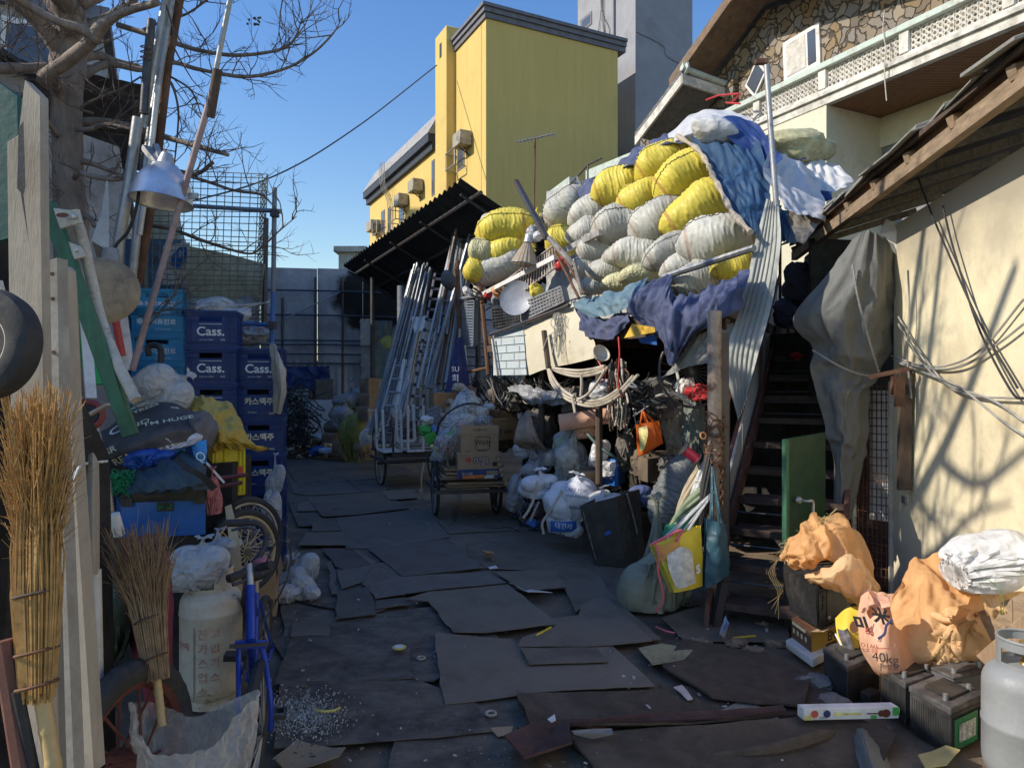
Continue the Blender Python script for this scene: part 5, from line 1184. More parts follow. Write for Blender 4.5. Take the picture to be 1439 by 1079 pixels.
m_dteal=mat('dark teal fabric',(.018,.06,.085),.45,var=.3,vs=3,dirt=.2,dc=(.04,.07,.09),cre=.3,cs=7)
b,n=shopping_bag([W(993,728,4.6),W(1022,738,4.58),W(1027,806,4.56),W(990,828,4.55)],m_dteal,'teal_bag','dark teal fabric bag hanging on the front of the column',9,W(1001,655,4.72),m_dteal,amp=.012)
b,n=shopping_bag([W(893,597,5.9),W(918,593,5.8),W(924,625,5.8),W(897,641,5.9)],mat('orange glossy bag',(.8,.13,.01),.4,var=.1,thin=.25,dirt=.1),'orange_bag','bright orange shopping bag with a yellow print hanging among the cables',12,W(903,577,5.9),None,dep=.1)
mb=sheet([[W(896,601,5.84),W(909,598,5.79)],[W(898,615,5.82),W(910,611,5.77)],[W(899,635,5.85),W(905,632,5.82)]],14,14,amp=.01,fr=8,sd=2);obj('printed_patch',mb,mat('yellow print',(.75,.6,.2),.5,var=.4,vs=20),b)
b['group']='bags hanging among the cables'
def folded(a,b,m,label,r0=.03,name='folded_umbrella'):
 a,b=V(a),V(b);ax=b-a;Mq=ax.to_track_quat('Z','Y').to_matrix();L_=ax.length
 t=thing(name,label,'umbrella',b,'folded umbrellas by the column')
 def P(u,v):
  k=1+.35*abs(math.sin(u*math.pi*8));r2=r0*(.35+.9*math.sin(min(1,v*1.1)*2.6))*k
  return a+Mq @ V((r2*math.cos(u*6.2832+v*1.5),r2*math.sin(u*6.2832+v*1.5),L_*v))
 obj('canopy_cloth',MB().grid(P,48,14,wrap=True),m,t);obj('shaft',MB().rod(a-ax*.12,b+ax*.06,.006,6),m_steel,t)
folded(W(965,745,4.9),W(997,640,4.85),m_whitebag,'white folded umbrella leaning at the column')
folded(W(948,740,4.95),W(985,655,4.92),mat('tan cloth',(.4,.32,.2),.7),'tan folded umbrella just left of the white one')
folded(W(938,748,4.85),W(1002,678,4.82),mat('olive green cloth',(.2,.25,.14),.5,thin=.2),'olive green folded umbrella lying lowest at the column',.035)
folded(W(985,740,4.75),W(999,625,4.78),m_black,'black folded umbrella hanging closest to the column',.022)
t=thing('plastic_reel','red plastic reel with black flanges stuck by the column','reel',W(970,640,4.9))
a,b_=W(962,632,4.85),W(979,645,4.85);Mq=(b_-a).to_track_quat('Z','Y').to_matrix()
obj('core',MB().rod(a,b_,.034,18),mat('red gloss plastic',(.6,.03,.06),.25),t);obj('flange',MB().lathe([(0,0),(.05,0),(.05,.008),(0,.008)],b_,Mq,20),m_black,t);obj('flange',MB().lathe([(0,0),(.05,0),(.05,.008),(0,.008)],a-(b_-a)*.1,Mq,20),m_black,t)
one('orange_hook',MB().torus(W(988,612,4.75),.022,.006,Euler((R(80),0,.4)).to_matrix(),16,6),m_orange,'small orange plastic ring tied at the column','ring')
c=W(948,690,5.9);gx,gnu,gnv=pillow(2);gM=Matrix.Translation(c) @ Euler((R(20),R(-62),R(10))).to_matrix().to_4x4() @ Matrix.Diagonal((.72,.62,.7,1));one('grey_sack',MB().add([gM @ V(p) for p in gx],gridfaces(gnu,gnv,True)),mat('dark grey sack',(.13,.14,.14),.6,cre=.3,dirt=.3),'dark grey stuffed sack with a black seam leaning left of the column','sack')
one('sack_seam',MB().tube(curve([c+V((-.22,-.2,-.28)),c+V((-.08,-.24,-.05)),c+V((.02,-.23,.12)),c+V((.1,-.2,.28))],16),.006,5),m_thread,'x','seam') if False else None
# right shed
SD=V((.169,1,0)).normalized();SNn=V((-SD.y,SD.x,0))
R0=V((X(1256,5.3),5.3,0))
def Sp(px,py,off=0):return onplane(px,py,R0+SNn*off,SD)
m_wall=mat('cream limewash',(.76,.66,.42),.88,var=.08,vs=1.5,dirt=.5,dc=(.44,.36,.22),ds=1.3,bump=.35,bs=14)
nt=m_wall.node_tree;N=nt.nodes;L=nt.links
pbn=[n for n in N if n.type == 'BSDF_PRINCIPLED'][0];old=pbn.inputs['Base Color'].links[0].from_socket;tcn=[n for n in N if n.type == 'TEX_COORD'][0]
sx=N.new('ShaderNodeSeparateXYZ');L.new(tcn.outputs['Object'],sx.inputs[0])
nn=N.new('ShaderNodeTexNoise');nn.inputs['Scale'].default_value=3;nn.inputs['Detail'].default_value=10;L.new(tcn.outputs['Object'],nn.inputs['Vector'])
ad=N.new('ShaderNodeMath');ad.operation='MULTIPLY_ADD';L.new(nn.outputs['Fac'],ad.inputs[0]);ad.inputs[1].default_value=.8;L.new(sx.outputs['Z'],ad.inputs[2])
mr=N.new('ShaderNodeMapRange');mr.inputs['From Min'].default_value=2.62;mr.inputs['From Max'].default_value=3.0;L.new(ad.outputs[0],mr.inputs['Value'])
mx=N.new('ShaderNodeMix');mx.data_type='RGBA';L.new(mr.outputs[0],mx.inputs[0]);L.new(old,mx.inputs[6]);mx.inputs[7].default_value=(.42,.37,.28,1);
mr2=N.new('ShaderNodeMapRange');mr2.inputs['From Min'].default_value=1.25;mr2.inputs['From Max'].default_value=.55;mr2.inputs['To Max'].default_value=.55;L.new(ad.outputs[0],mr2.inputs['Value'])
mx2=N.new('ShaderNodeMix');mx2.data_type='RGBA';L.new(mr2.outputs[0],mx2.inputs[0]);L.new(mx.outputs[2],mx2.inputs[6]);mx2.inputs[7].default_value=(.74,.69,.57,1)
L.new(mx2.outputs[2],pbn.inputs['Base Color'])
rs=thing('limewashed_shed','cream limewashed shed with a ragged timber eave along the right of the yard','shed',R0)
mb=MB();sp0=R0;sp1=R0-SD*4.5
mb.obox(sp1,SD*4.5,-SNn*3.0,UP*2.78);obj('wall',mb,m_wall,rs)
mb=MB()
for k in range(7):
 p=R0-SD*(.25+.62*k)-SNn*.02;mb.obox(p+UP*2.78,SD*.45,-SNn*.3,UP*(.14+.03*(k % 3)))
obj('wall_top_stones',mb,mat('mud and stone',(.16,.12,.08),.9,var=.4,bump=.8,bs=15),rs) if False else None
EZ=2.9
def Ez(y,off=0,z=0):
 x=2.2+(y-3.06)*.161;return V((x+off,y,EZ+z))
obj('eave_beam',MB().bar(Ez(2.2,0),Ez(7.25,0),.055,.085),m_wood2,rs)
obj('upper_batten',MB().bar(Ez(2.2,.03,.12),Ez(7.2,.02,.1),.03,.1),m_wood,rs)
for k in range(9):
 y=2.5+k*.58;obj('rafter',MB().bar(Ez(y,-.04,.045),Ez(y+.03,1.2,.44),.055,.06),m_wood2 if k % 2 else m_wood,rs)
obj('roof_boards',MB().prism([Ez(2.2,-.06,.09),Ez(7.2,-.06,.09),Ez(7.2,2.6,.98),Ez(2.2,2.6,.98)],UP*.03),m_darkwood,rs)
m_slab=mat('mossy roofing sheet',(.2,.19,.17),.85,var=.35,vs=4,dirt=.4,dc=(.16,.17,.11),ds=5,bump=.6,bs=25)
rr=random.Random(12)
for lay,(z0,step) in enumerate(((.1,.46),(.135,.62),(.17,.8))):
 y=2.1+lay*.2
 while y < 7.0:
  ln=step*rr.uniform(.8,1.25);z=z0+rr.uniform(0,.025);o=rr.uniform(-.13,-.03)+.05*lay;e=min(y+ln,7.3);t_=rr.uniform(-.02,.02);k_=rr.uniform(-.04,.04)
  obj('roofing_slab',MB().prism([Ez(y,o,z),Ez(e,o+k_,z+t_),Ez(e,2.3,z+t_+.84),Ez(y,2.3,z+.84)],UP*rr.uniform(.012,.022)),m_slab,rs,bev=.003)
  y=e-.03
post=MB();a=Sp(1272,520,.06);b=Sp(1270,688,.06);post.bar(a,b,.075,.05,SD)
one('wooden_post',post,m_darkwood,'dark weathered wooden post fixed to the cream wall beside the mesh door','post')
mb=MB();p,q=Sp(1278,518,.08),Sp(1222,530,.3);mb.bar(p,q,.03,.03);mb.obox(Sp(1263,528,.1),SD*.05,SNn*.04,UP*-.13);mb.obox(Sp(1272,530,.1),SD*.03,SNn*.06,UP*-.2)
one('iron_bracket',mb,m_rust,'rusty iron bracket and bolt pinning the grey canvas to the cream wall','bracket')
mb=MB();mb.obox(Sp(1269,696,.003),SD*-.07,SNn*.012,UP*-.05);one('wall_plate',mb,m_galv,'small grey metal plate on the cream wall below the wooden post','plate')
wires=[([(1252,500),(1290,512),(1330,514),(1380,490),(1439,420)],'upper thin grey wire curving up the cream wall'),([(1255,505),(1300,517),(1350,515),(1400,485),(1439,455)],'second thin grey wire curving up the cream wall'),([(1262,445),(1290,490),(1330,540),(1370,556),(1439,560)],'grey wire sweeping right across the cream wall'),([(1262,455),(1285,495),(1325,537),(1390,560),(1439,592)],'lower grey wire descending right across the cream wall'),([(1258,508),(1310,528),(1350,545),(1400,585),(1439,612)],'grey wire descending lowest along the cream wall'),([(1290,250),(1305,290),(1330,350),(1375,450),(1430,545)],'thin loose wire hanging down from the eave across the wall'),([(1325,290),(1340,350),(1375,460),(1420,548),(1439,560)],'second loose wire hanging down from the eave'),([(1276,380),(1278,440),(1275,500),(1281,560)],'vertical wire running beside the wooden post')]
for i,(pts,lab) in enumerate(wires):
 mb=MB();mb.tube(curve([Sp(x,y,.025+.004*i) for x,y in pts],30),.0065,6);one('wall_wire',mb,m_wiregrey if i not in (5,6) else m_wire,lab,'wire','wires across the cream wall')
md_=thing('mesh_door','wire mesh door panel with a white board behind it at the corner of the cream shed','door',Sp(1250,830))
a0,a1=W(1200,560,5.55),W(1252,545,5.35)
def Mp(u,z):p=a0.lerp(a1,u);return V((p.x,p.y,z))
mb=MB()
for i in range(9):mb.rod(Mp(i/8,.05),Mp(i/8,1.62),.0045,5)
for j in range(27):mb.rod(Mp(0,.08+j*.06),Mp(1,.08+j*.06),.0045,5)
obj('wire_mesh',mb,m_rust,md_)
mb=MB();mb.bar(Mp(1,.0),Mp(1,1.62),.02,.03);mb.bar(Mp(0,.0),Mp(0,1.62),.02,.03);obj('frame',mb,m_ivory,md_)
mb=MB();mb.obox(Mp(.5,.55)+V((.02,.06,0)),(Mp(.97,0)-Mp(.5,0)),V((0,.02,0)),UP*1.0);obj('white_board',mb,m_white,md_)
mb=MB();mb.obox(Mp(-.1,.0)+V((.02,.1,0)),(Mp(1.1,0)-Mp(-.1,0)),V((0,.02,0)),UP*1.55);obj('timber_board',mb,m_rail,md_)
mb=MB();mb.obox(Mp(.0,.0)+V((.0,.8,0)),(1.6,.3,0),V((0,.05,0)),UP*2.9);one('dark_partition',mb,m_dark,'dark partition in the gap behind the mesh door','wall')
mb=MB();P=[W(1245,308,5.35),W(1278,320,5.2),W(1262,362,5.25),W(1236,330,5.3)];mb.prism(P,(.01,.03,0));one('white_card',mb,m_white,'white folded card sticking up behind the top of the grey canvas','card')
cv=[[W(1196,338,5.30),W(1215,326,5.22),W(1235,330,5.20),W(1262,345,5.28)],[W(1165,380,5.30),W(1200,380,5.12),W(1235,385,5.10),W(1260,400,5.25)],[W(1117,445,5.35),W(1175,440,5.10),W(1230,440,5.08),W(1256,450,5.25)],[W(1140,490,5.30),W(1185,490,5.10),W(1225,495,5.10),W(1252,495,5.25)],[W(1142,520,5.28),W(1190,525,5.15),W(1222,530,5.17),W(1240,525,5.28)],[W(1150,560,5.25),W(1185,560,5.12),W(1205,560,5.15),W(1226,555,5.28)],[W(1160,610,5.25),W(1185,615,5.12),W(1202,620,5.15),W(1222,620,5.28)],[W(1168,650,5.25),W(1180,650,5.15),W(1198,655,5.15),W(1215,660,5.25)],[W(1170,725,5.25),W(1180,728,5.17),W(1190,728,5.17),W(1200,725,5.25)]]
mb=sheet(cv,100,160,fold=.03,fu=3.2,fv=1.6,amp=.006,fr=3,sd=41,wr=((1.09,1.03),.03))
t=one('grey_canvas',mb,m_canvas,'large grey canvas hanging from the eave and pinned at its waist beside the cream wall','canvas')
for pts in (((1198,372,5.08),(1206,420,5.04),(1222,480,5.03),(1235,522,5.12)),((1142,492,5.21),(1175,512,5.04),(1205,525,5.06),(1232,530,5.12))):
 mb=MB();mb.tube(curve([W(*p) for p in pts],40),[.006+.003*(i % 2) for i in range(40)],6);obj('rope_seam',mb,mat('pale grey rope',(.25,.245,.23),.9,bump=.5,bs=150),t)
one('door_support',MB().obox((1.77,4.64,0),(.22,.36,0),(.12,-.06,0),(0,0,.555)),m_dark,'dark box standing under the green door leaf behind the computer case','box')
gd=thing('green_door','weathered dark green wooden door leaf with a bare lever handle standing on the stair','door',W(1125,860,4.75))
a,b=W(1103,617,4.62),W(1160,607,5.0)
mb=MB();mb.prism([V((a.x,a.y,.56)),V((b.x,b.y,.56)),V((b.x,b.y,b.z)),V((a.x,a.y,a.z))],V((.012,.035,0)));obj('leaf',mb,m_doorgreen,gd,bev=.004)
mb=MB();n=(b-a);n.z=0;n=V((n.y,-n.x,0)).normalized();n=-n if n.y > 0 else n
mb.bar(V((a.x,a.y,.56))+n*.004,a+n*.004,.035,.03,n);obj('stile',mb,m_green,gd)
h=W(1119,702,4.7)+n*.03;mb=MB();mb.lathe([(0,0),(.024,0),(.02,.02),(0,.02)],h-n*.02,n.to_track_quat('Z','Y').to_matrix(),16);mb.tube(curve([h,h+n*.05,h+n*.055+(b-a).normalized()*.03,h+n*.055+(b-a).normalized()*.06-UP*.02,h+n*.05+(b-a).normalized()*.065-UP*.12],14),.009,8);obj('handle',mb,m_alu,gd)
# boxes given by their visible corner
def cbox(near,left,right,yt,yb,th=None):
 """near/left/right = (px, depth); top and bottom read at the near edge. Returns corners (b0..b3, t0..t3): near, right, far, left"""
 n,l,r=(V((X(*q),q[1],0)) for q in (near,left,right));f=l+r-n
 zt=CAMH-(yt-CY)/FPX*near[1];zb=CAMH-(yb-CY)/FPX*near[1]
 b=[p+UP*zb for p in (n,r,f,l)];return b,[p+UP*(zt-zb) for p in b]
def boxmb(b,t,mb=None):mb=mb or MB();return mb.add(b+t,[(3,2,1,0),(4,5,6,7),(0,1,5,4),(1,2,6,5),(2,3,7,6),(3,0,4,7)])
def face(b,t,side):
 if side == 'r':return b[0],b[1],t[0],(b[1]-b[0]).cross(UP).normalized()
 return b[3],b[0],t[3],(b[0]-b[3]).cross(UP).normalized()
def onface(b,t,side,u,v,e=.002):
 o,x,y,n=face(b,t,side);n=n if n.y < 0 or abs(n.y) < .01 else n
 return o+(x-o)*u+(y-o)*v+n*e
def ftext(s,par,b,t,side,u,v,size,m,sx=1,name='lettering',bold=0):
 o,x,y,n=face(b,t,side);return text(s,par,name,onface(b,t,side,u,v,.0),(x-o),(y-o),size,m,sx=sx,ext=.003,bold=bold)
def fpatch(par,b,t,side,u0,u1,v0,v1,m,name='printed_patch',e=.0025):
 P=[onface(b,t,side,u,v,e) for u,v in ((u0,v0),(u1,v0),(u1,v1),(u0,v1))];return obj(name,MB().poly(P),m,par,smooth=False,fix=False)
grpB='car batteries piled by the cream wall'
def battery(near,left,right,yt,yb,label,m=None,ribs=True,label_patch=None,tilt=None):
 b,t=cbox(near,left,right,yt,yb);m=m or m_blackdirty
 th=thing('car_battery',label,'battery',b[0],grpB);h=(t[0]-b[0])
 low=[p+h*.8 for p in b];mb=boxmb(b,low)
 obj('case',mb,m,th,bev=.004)
 c=sum(b,V())/4
 lid0=[c+(p-c)*1.03+h*.8 for p in b];lid1=[p+h*.13 for p in lid0];obj('lid',boxmb(lid0,lid1),mat('scuffed black lid',(.028,.028,.03),.5,dirt=.55,dc=(.16,.15,.14),ds=5),th,bev=.004)
 for k,uu in ((.16,.2),(.84,.2)) if False else ((.16,.25),(.84,.25)):
  p=b[0]+(b[1]-b[0])*k+(b[3]-b[0])*uu+h*.93;obj('terminal',MB().lathe([(.012,0),(.01,.028),(0,.028)],p,None,12),m_galv,th)
 mb=MB()
 if ribs:
  for k in range(16):
   for s in ('r','l'):
    a=onface(b,low,s,.08+.84*k/15,.12,.0);q=onface(b,low,s,.08+.84*k/15,.9,.0);mb.bar(a,q,.0035,.006,(a-c))
  obj('ribs',mb,m,th)
 mid=[c+(p-c)*.6+h*.93 for p in b];obj('cover_strip',boxmb(mid,[p+h*.05 for p in mid]),m,th,bev=.002)
 if label_patch:fpatch(th,b,low,label_patch[0],*label_patch[1:5],label_patch[5],'label_sticker',.004)
 return th,b,t,low
battery((1191,3.55),(1157,3.8),(1236,3.72),932,992,'black car battery standing nearest the brown carton, under the peach rice bag',ribs=False)
tb,b,t,low=battery((1336,3.05),(1278,3.28),(1384,3.2),990,1062,'ribbed black car battery with a green picture label in front',label_patch=('r',.08,.75,.1,.85,mat('green sticker',(.01,.2,.06),.35)))
fpatch(tb,b,low,'r',.2,.68,.25,.7,mat('pale splash print',(.5,.55,.5),.4,var=.7,vs=40),'label_sticker',.0065)
battery((1272,3.3),(1238,3.5),(1318,3.42),955,1018,'black car battery with a red terminal cap squeezed behind the ribbed one',ribs=True)
obj('terminal_cap',MB().lathe([(0,0),(.016,0),(.012,.026),(0,.026)],W(1283,962,3.35),None,12),m_red,bpy.data.objects['car_battery.002'])
b4,*_=battery((1340,3.3),(1308,3.42),(1392,3.4),948,985,'flat grey black battery lying on top of the ribbed one against the orange sack',m=mat('grey battery case',(.07,.07,.075),.55,dirt=.4,dc=(.16,.15,.14)),ribs=False)
mb=MB();b,t=cbox((1222,3.5),(1208,3.56),(1238,3.56),978,1006);boxmb(b,t,mb);o=one('power_adapter',mb,m_blackdirty,'small dark grey adapter block lying before the batteries','adapter',bev=.004)
b,t=cbox((1140,4.05),(1112,4.3),(1182,4.25),888,930);cr=thing('carton','brown and yellow carton lettered ENE under the black computer case','carton',b[0])
obj('carton_body',boxmb(b,t),mat('brown printed carton',(.13,.06,.035),.7,dirt=.15),cr,bev=.003)
fpatch(cr,b,t,'r',.0,1,.0,1,mat('ochre printed side',(.42,.24,.03),.7,dirt=.2));ftext('ENE',cr,b,t,'r',.72,.62,.075,m_ink,bold=.003)
fpatch(cr,b,t,'r',.45,.8,.1,.42,m_ink,e=.005)
for k in range(4):ftext('⏶',cr,b,t,'l',.2+.2*k,.62,.03,m_whiteink) if False else fpatch(cr,b,t,'l',.12+.2*k,.22+.2*k,.55,.72,m_goldink,e=.004)
for k in range(3):fpatch(cr,b,t,'l',.1,.8-.15*k,.3-.07*k,.33-.07*k,m_goldink,e=.004)
fpatch(cr,b,t,'l',.08,.75,.82,.93,m_goldink,'label_sticker',.004)
mb=MB();mb.prism([t[0]+UP*.002,t[1]+UP*.002,t[1]+V((.05,-.1,.06)),t[0]+V((.04,-.08,.03))],(0,0,.004));obj('flap',mb,m_card,cr)
b,t=cbox((1150,3.98),(1108,4.3),(1196,4.2),826,884);pc=thing('computer_case','glossy black computer case lying on the brown and yellow carton','computer case',b[0])
obj('case',boxmb(b,t),mat('glossy black panel',(.012,.012,.013),.25,dirt=.35,dc=(.06,.055,.05)),pc,bev=.008,seg=2)
for v in (.42,.62):fpatch(pc,b,t,'r',.12,.2,v,v+.15,m_wire,'slot',.003)
fpatch(pc,b,t,'r',.25,.95,.08,.92,m_black,'front_panel',.002)
o,x,y,n=face(b,t,'r');obj('button',MB().lathe([(0,0),(.012,0),(.011,.006),(0,.007)],onface(b,t,'r',.3,.2),n.to_track_quat('Z','Y').to_matrix(),16),m_alu,pc)
b,t=cbox((1142,3.95),(1104,4.25),(1180,4.15),926,938);mb=boxmb(b,t);one('white_tray',mb,m_white,'white plastic tray flat on the ground beneath the brown and yellow carton','tray',bev=.004)
c=W(1338,905,3.5)
mb=bag(W(1342,882,3.5),(.27,.22,.25),.3,Rm=Euler((R(58),R(-14),0)).to_matrix(),floor=.13,rz=.6,frill=.34)
bag(W(1322,825,3.66),(.2,.13,.17),.1,tied=False,rz=2.0,mb=mb)
one('orange_sack',mb,m_orange2,'large orange woven sack with a gathered neck below the white bag','sack','orange sacks by the cream wall',ang=180)
mb=sheet([[W(1262,830,3.35),W(1285,785,3.5),W(1330,780,3.55),W(1395,800,3.5)],[W(1256,865,3.3),W(1300,820,3.32),W(1345,815,3.35),W(1385,815,3.35)],[W(1262,880,3.24),W(1300,862,3.14),W(1345,845,3.16),W(1378,828,3.25)]],90,70,fold=.02,fu=5,amp=.008,fr=6,sd=4,wr=((1.1,1.05),.04))
one('orange_flap',mb,m_orange,'folded orange sack mouth lying over the large orange sack','sack cloth','orange sacks by the cream wall')
mb=sheet([[W(1090,775,4.1),W(1112,748,4.0),W(1135,722,4.1),W(1160,720,4.2),W(1195,728,4.25),W(1225,770,4.25)],[W(1093,785,4.0),W(1120,765,3.85),W(1148,750,3.86),W(1172,740,3.95),W(1205,755,4.05),W(1232,800,4.15)],[W(1105,795,3.95),W(1130,790,3.8),W(1158,782,3.78),W(1182,775,3.85),W(1212,785,3.95),W(1240,825,4.1)],[W(1120,803,3.98),W(1140,802,3.88),W(1165,795,3.82),W(1190,790,3.8),W(1215,805,3.9),W(1238,832,4.1)]],130,100,fold=.03,fu=6,fv=1.6,amp=.018,fr=6,sd=6,wr=((1.08,1.05),.04))
t1=one('orange_sack',mb,m_orange,'bright orange woven sack with a frayed open mouth on the computer case','sack','orange sacks by the cream wall')
mb=sheet([[W(1128,805,3.95),W(1160,795,3.8),W(1190,780,3.78),W(1215,790,3.85),W(1238,820,4.0)],[W(1130,815,3.92),W(1160,812,3.72),W(1190,805,3.68),W(1220,815,3.78),W(1240,838,4.0)],[W(1140,822,3.95),W(1165,828,3.8),W(1190,838,3.75),W(1215,845,3.8),W(1238,842,4.0)],[W(1150,825,4.1),W(1175,835,4.05),W(1195,848,4.0),W(1215,850,4.0),W(1235,845,4.05)]],90,60,fold=.02,fu=4,amp=.008,fr=7,sd=8,wr=((1.07,1.04),.04))
obj('sack_belly',mb,m_orange2,t1)
mb=MB();r_=random.Random(2)
for k in range(40):
 a=W(r_.uniform(1090,1200),0,4.0);u=r_.random();a=W(1092+u*75,778-u*56,3.98);mb.tube(curve([a,a+V((r_.uniform(-.04,.04),-.02,r_.uniform(-.03,.04))),a+V((r_.uniform(-.07,.05),-.03,r_.uniform(-.1,.05)))],6),.0012,3)
for k in range(4):a=W(1094,784,3.95);mb.tube(curve([a,a+V((-.03-.01*k,-.01,-.08)),a+V((-.01*k+.02,-.01,-.18)),a+V((-.06+.02*k,0,-.25-.03*k))],10),.0015,3)
tag(obj('frayed_threads',mb,mat('straw threads',(.5,.38,.16),.8),t1),kind='stuff')
mb=sheet([[W(1212,828,3.75),W(1232,830,3.68),W(1255,833,3.68),W(1282,835,3.75)],[W(1206,850,3.68),W(1230,850,3.55),W(1258,852,3.53),W(1285,850,3.65)],[W(1205,880,3.62),W(1228,885,3.46),W(1258,888,3.44),W(1284,890,3.6)],[W(1210,915,3.6),W(1232,920,3.42),W(1262,925,3.4),W(1290,925,3.55)],[W(1228,945,3.58),W(1245,950,3.45),W(1268,950,3.45),W(1300,945,3.55)],[W(1232,950,3.75),W(1250,952,3.7),W(1270,952,3.7),W(1300,948,3.75)]],90,90,fold=.008,fu=3,amp=.003,fr=7,sd=12,wr=((1.03,1.02),.08))
rb=one('rice_bag',mb,m_peach,'peach woven rice bag lettered 40kg slumped between the flyer and the large orange sack','sack','orange sacks by the cream wall')
mb=sheet([[W(1208,850,3.62),W(1216,823,3.6),W(1240,832,3.58),W(1255,830,3.6),W(1284,838,3.7)],[W(1210,862,3.52),W(1225,845,3.46),W(1240,850,3.45),W(1262,848,3.47),W(1286,855,3.6)],[W(1215,858,3.53),W(1232,862,3.46),W(1250,864,3.45),W(1270,860,3.48),W(1287,862,3.62)]],50,30,fold=.03,fu=4,amp=.01,fr=8,sd=13)
obj('rolled_mouth',mb,m_peach,rb)
xd,yd=(W(1270,928,3.39)-W(1235,922,3.41)).normalized(),V((-.05,.12,1))
text('40kg',rb,'lettering',W(1244,925,3.375),xd,yd,.062,m_ink);text('입쌀',rb,'lettering',W(1222,911,3.385),xd,yd,.045,m_redink)
obj('printed_line',MB().bar(W(1232,911,3.375),W(1250,911,3.365),.001,.004),m_redink,rb)
text('미',rb,'lettering',W(1211,877,3.47),xd,(-.3,.1,1),.075,m_ink,bold=.004);text('米',rb,'lettering',W(1239,867,3.40),xd,(-.3,.1,1),.085,m_ink,bold=.003);text('특',rb,'lettering',W(1222,888,3.41),xd,(-.2,.1,1),.035,m_redink,bold=.004)
mb=MB();mb.tube(curve([W(1258,852,3.42),W(1256,868,3.375),W(1246,878,3.375),W(1243,890,3.37),W(1234,897,3.37)],20),[.006]*20,5);obj('printed_band',mb,m_navyink,rb)
obj('printed_box',MB().bar(W(1238,932,3.37),W(1238,942,3.37),.003,.003),m_ink,rb);text('농산물',rb,'lettering',W(1250,937,3.375),xd,yd,.028,m_ink)
mb=sheet([[W(1173,868,3.95),W(1188,855,3.9),W(1206,850,3.88)],[W(1176,890,3.85),W(1190,885,3.8),W(1207,885,3.8)],[W(1185,915,3.8),W(1196,922,3.75),W(1208,928,3.75)]],24,24,amp=.003)
fl=one('flyer',mb,mat('yellow flyer',(.68,.5,.05),.4,var=.05),'yellow printed flyer with a dark picture leaning beside the rice bag','flyer')
mb=sheet([[W(1174,872,3.93),W(1184,866,3.9)],[W(1178,892,3.82),W(1192,888,3.78)],[W(1186,914,3.77),W(1200,912,3.74)]],12,12,amp=.004,fr=9);mb2=[V((0,-.004,0))];mb.v=[p+mb2[0] for p in mb.v];obj('picture',mb,mat('dark photo print',(.06,.055,.06),.4,var=.9,vs=30),fl)
mb=MB();o=W(1200,880,3.79);mb.add([o+V((.026*math.cos(a),-.006-.003*math.sin(a),.034*math.sin(a))) for a in [i/20*6.283 for i in range(20)]],[tuple(range(20))]);obj('picture',mb,mat('skin tone print',(.45,.22,.12),.4,var=.35,vs=40),fl)
mb=MB();mb.bar(W(1174,890,3.86),W(1192,925,3.76),.004,.012);obj('white_edge',mb,m_white,fl)
mb=bag(W(1416,788,3.2),(.125,.19,.235),.4,Rm=Matrix.Rotation(1.35,4,'Y'),rz=.4);one('white_bag',mb,m_whitebag,'white plastic bag stuffed full on top of the large orange sack against the wall','bag')
mb=sheet([[W(1372,815,3.25),W(1400,825,3.2),W(1450,828,3.15)],[W(1378,850,3.2),W(1410,860,3.12),W(1450,860,3.1)],[W(1390,885,3.25),W(1420,890,3.2),W(1450,890,3.15)]],40,30,fold=.03,fu=4,amp=.012,fr=8,sd=15);one('orange_sack',mb,m_orange2,'dirty orange sack cloth wedged between the large sack and the frame edge','sack','orange sacks by the cream wall')
mb=MB();mb.tube(curve([W(1382,808,3.15),W(1390,815,3.1),W(1402,825,3.1),W(1410,845,3.1),W(1409,862,3.1)],16),.0018,4);one('green_string',mb,mat('green string',(.1,.3,.05),.7),'thin green string trailing from the white bag down the orange sack','string')
for (a,b,w_,h_,m,lab) in ((W(1385,880,3.25),W(1462,850,3.0),.02,.13,m_wood2,'yellow pine board leaning behind the silver gas cylinder'),(W(1382,930,3.15),W(1450,872,3.0),.02,.07,m_wood,'brown board laid slanting behind the silver gas cylinder'),(W(1415,880,3.1),W(1440,930,3.0),.05,.02,m_wood2,'pale pine strip behind the collar of the silver cylinder')):
 one('board',MB().bar(a,b,w_,h_),m,lab,'board','boards by the silver cylinder',bev=.003)
mb=MB();mb.prism([W(1415,865,3.35),W(1428,858,3.3),W(1448,880,3.25),W(1436,892,3.3)],(0,.015,0));one('picture_frame',mb,m_beige,'small beige framed panel above the boards at the frame edge','panel',bev=.003)
sg=thing('gas_cylinder','silver grey gas cylinder with a cut out collar at the right edge','gas cylinder',(1.99,2.8,0))
c=V((2.03,2.8,0));m_silver=mat('silver grey paint',(.2,.21,.215),.5,.05,var=.1,dirt=.3,dc=(.3,.29,.27),rust=.06)
def cylinder(c,r,z0,z1,n=40,wz=None):
 pr=[(0,z0)]
 for i in range(9):a=i/8*math.pi/2;pr.append((r*(.6+.4*math.sin(a)),z0+.1*(1-math.cos(a))))
 zw=(z0+z1)/2 if wz is None else wz
 pr += [(r,zw-.012),(r+.003,zw-.007),(r+.003,zw+.007),(r,zw+.012)]
 for i in range(9):a=i/8*math.pi/2;pr.append((r*(.45+.55*math.cos(a)),z1-.085+.085*math.sin(a)))
 pr.append((0,z1));return MB().lathe(pr,c,None,n)
obj('body',cylinder(c,.155,.03,.5),m_silver,sg);obj('foot_ring',MB().lathe([(.12,0),(.125,0),(.125,.05),(.12,.05)],c,None,32,closed=True),m_silver,sg)
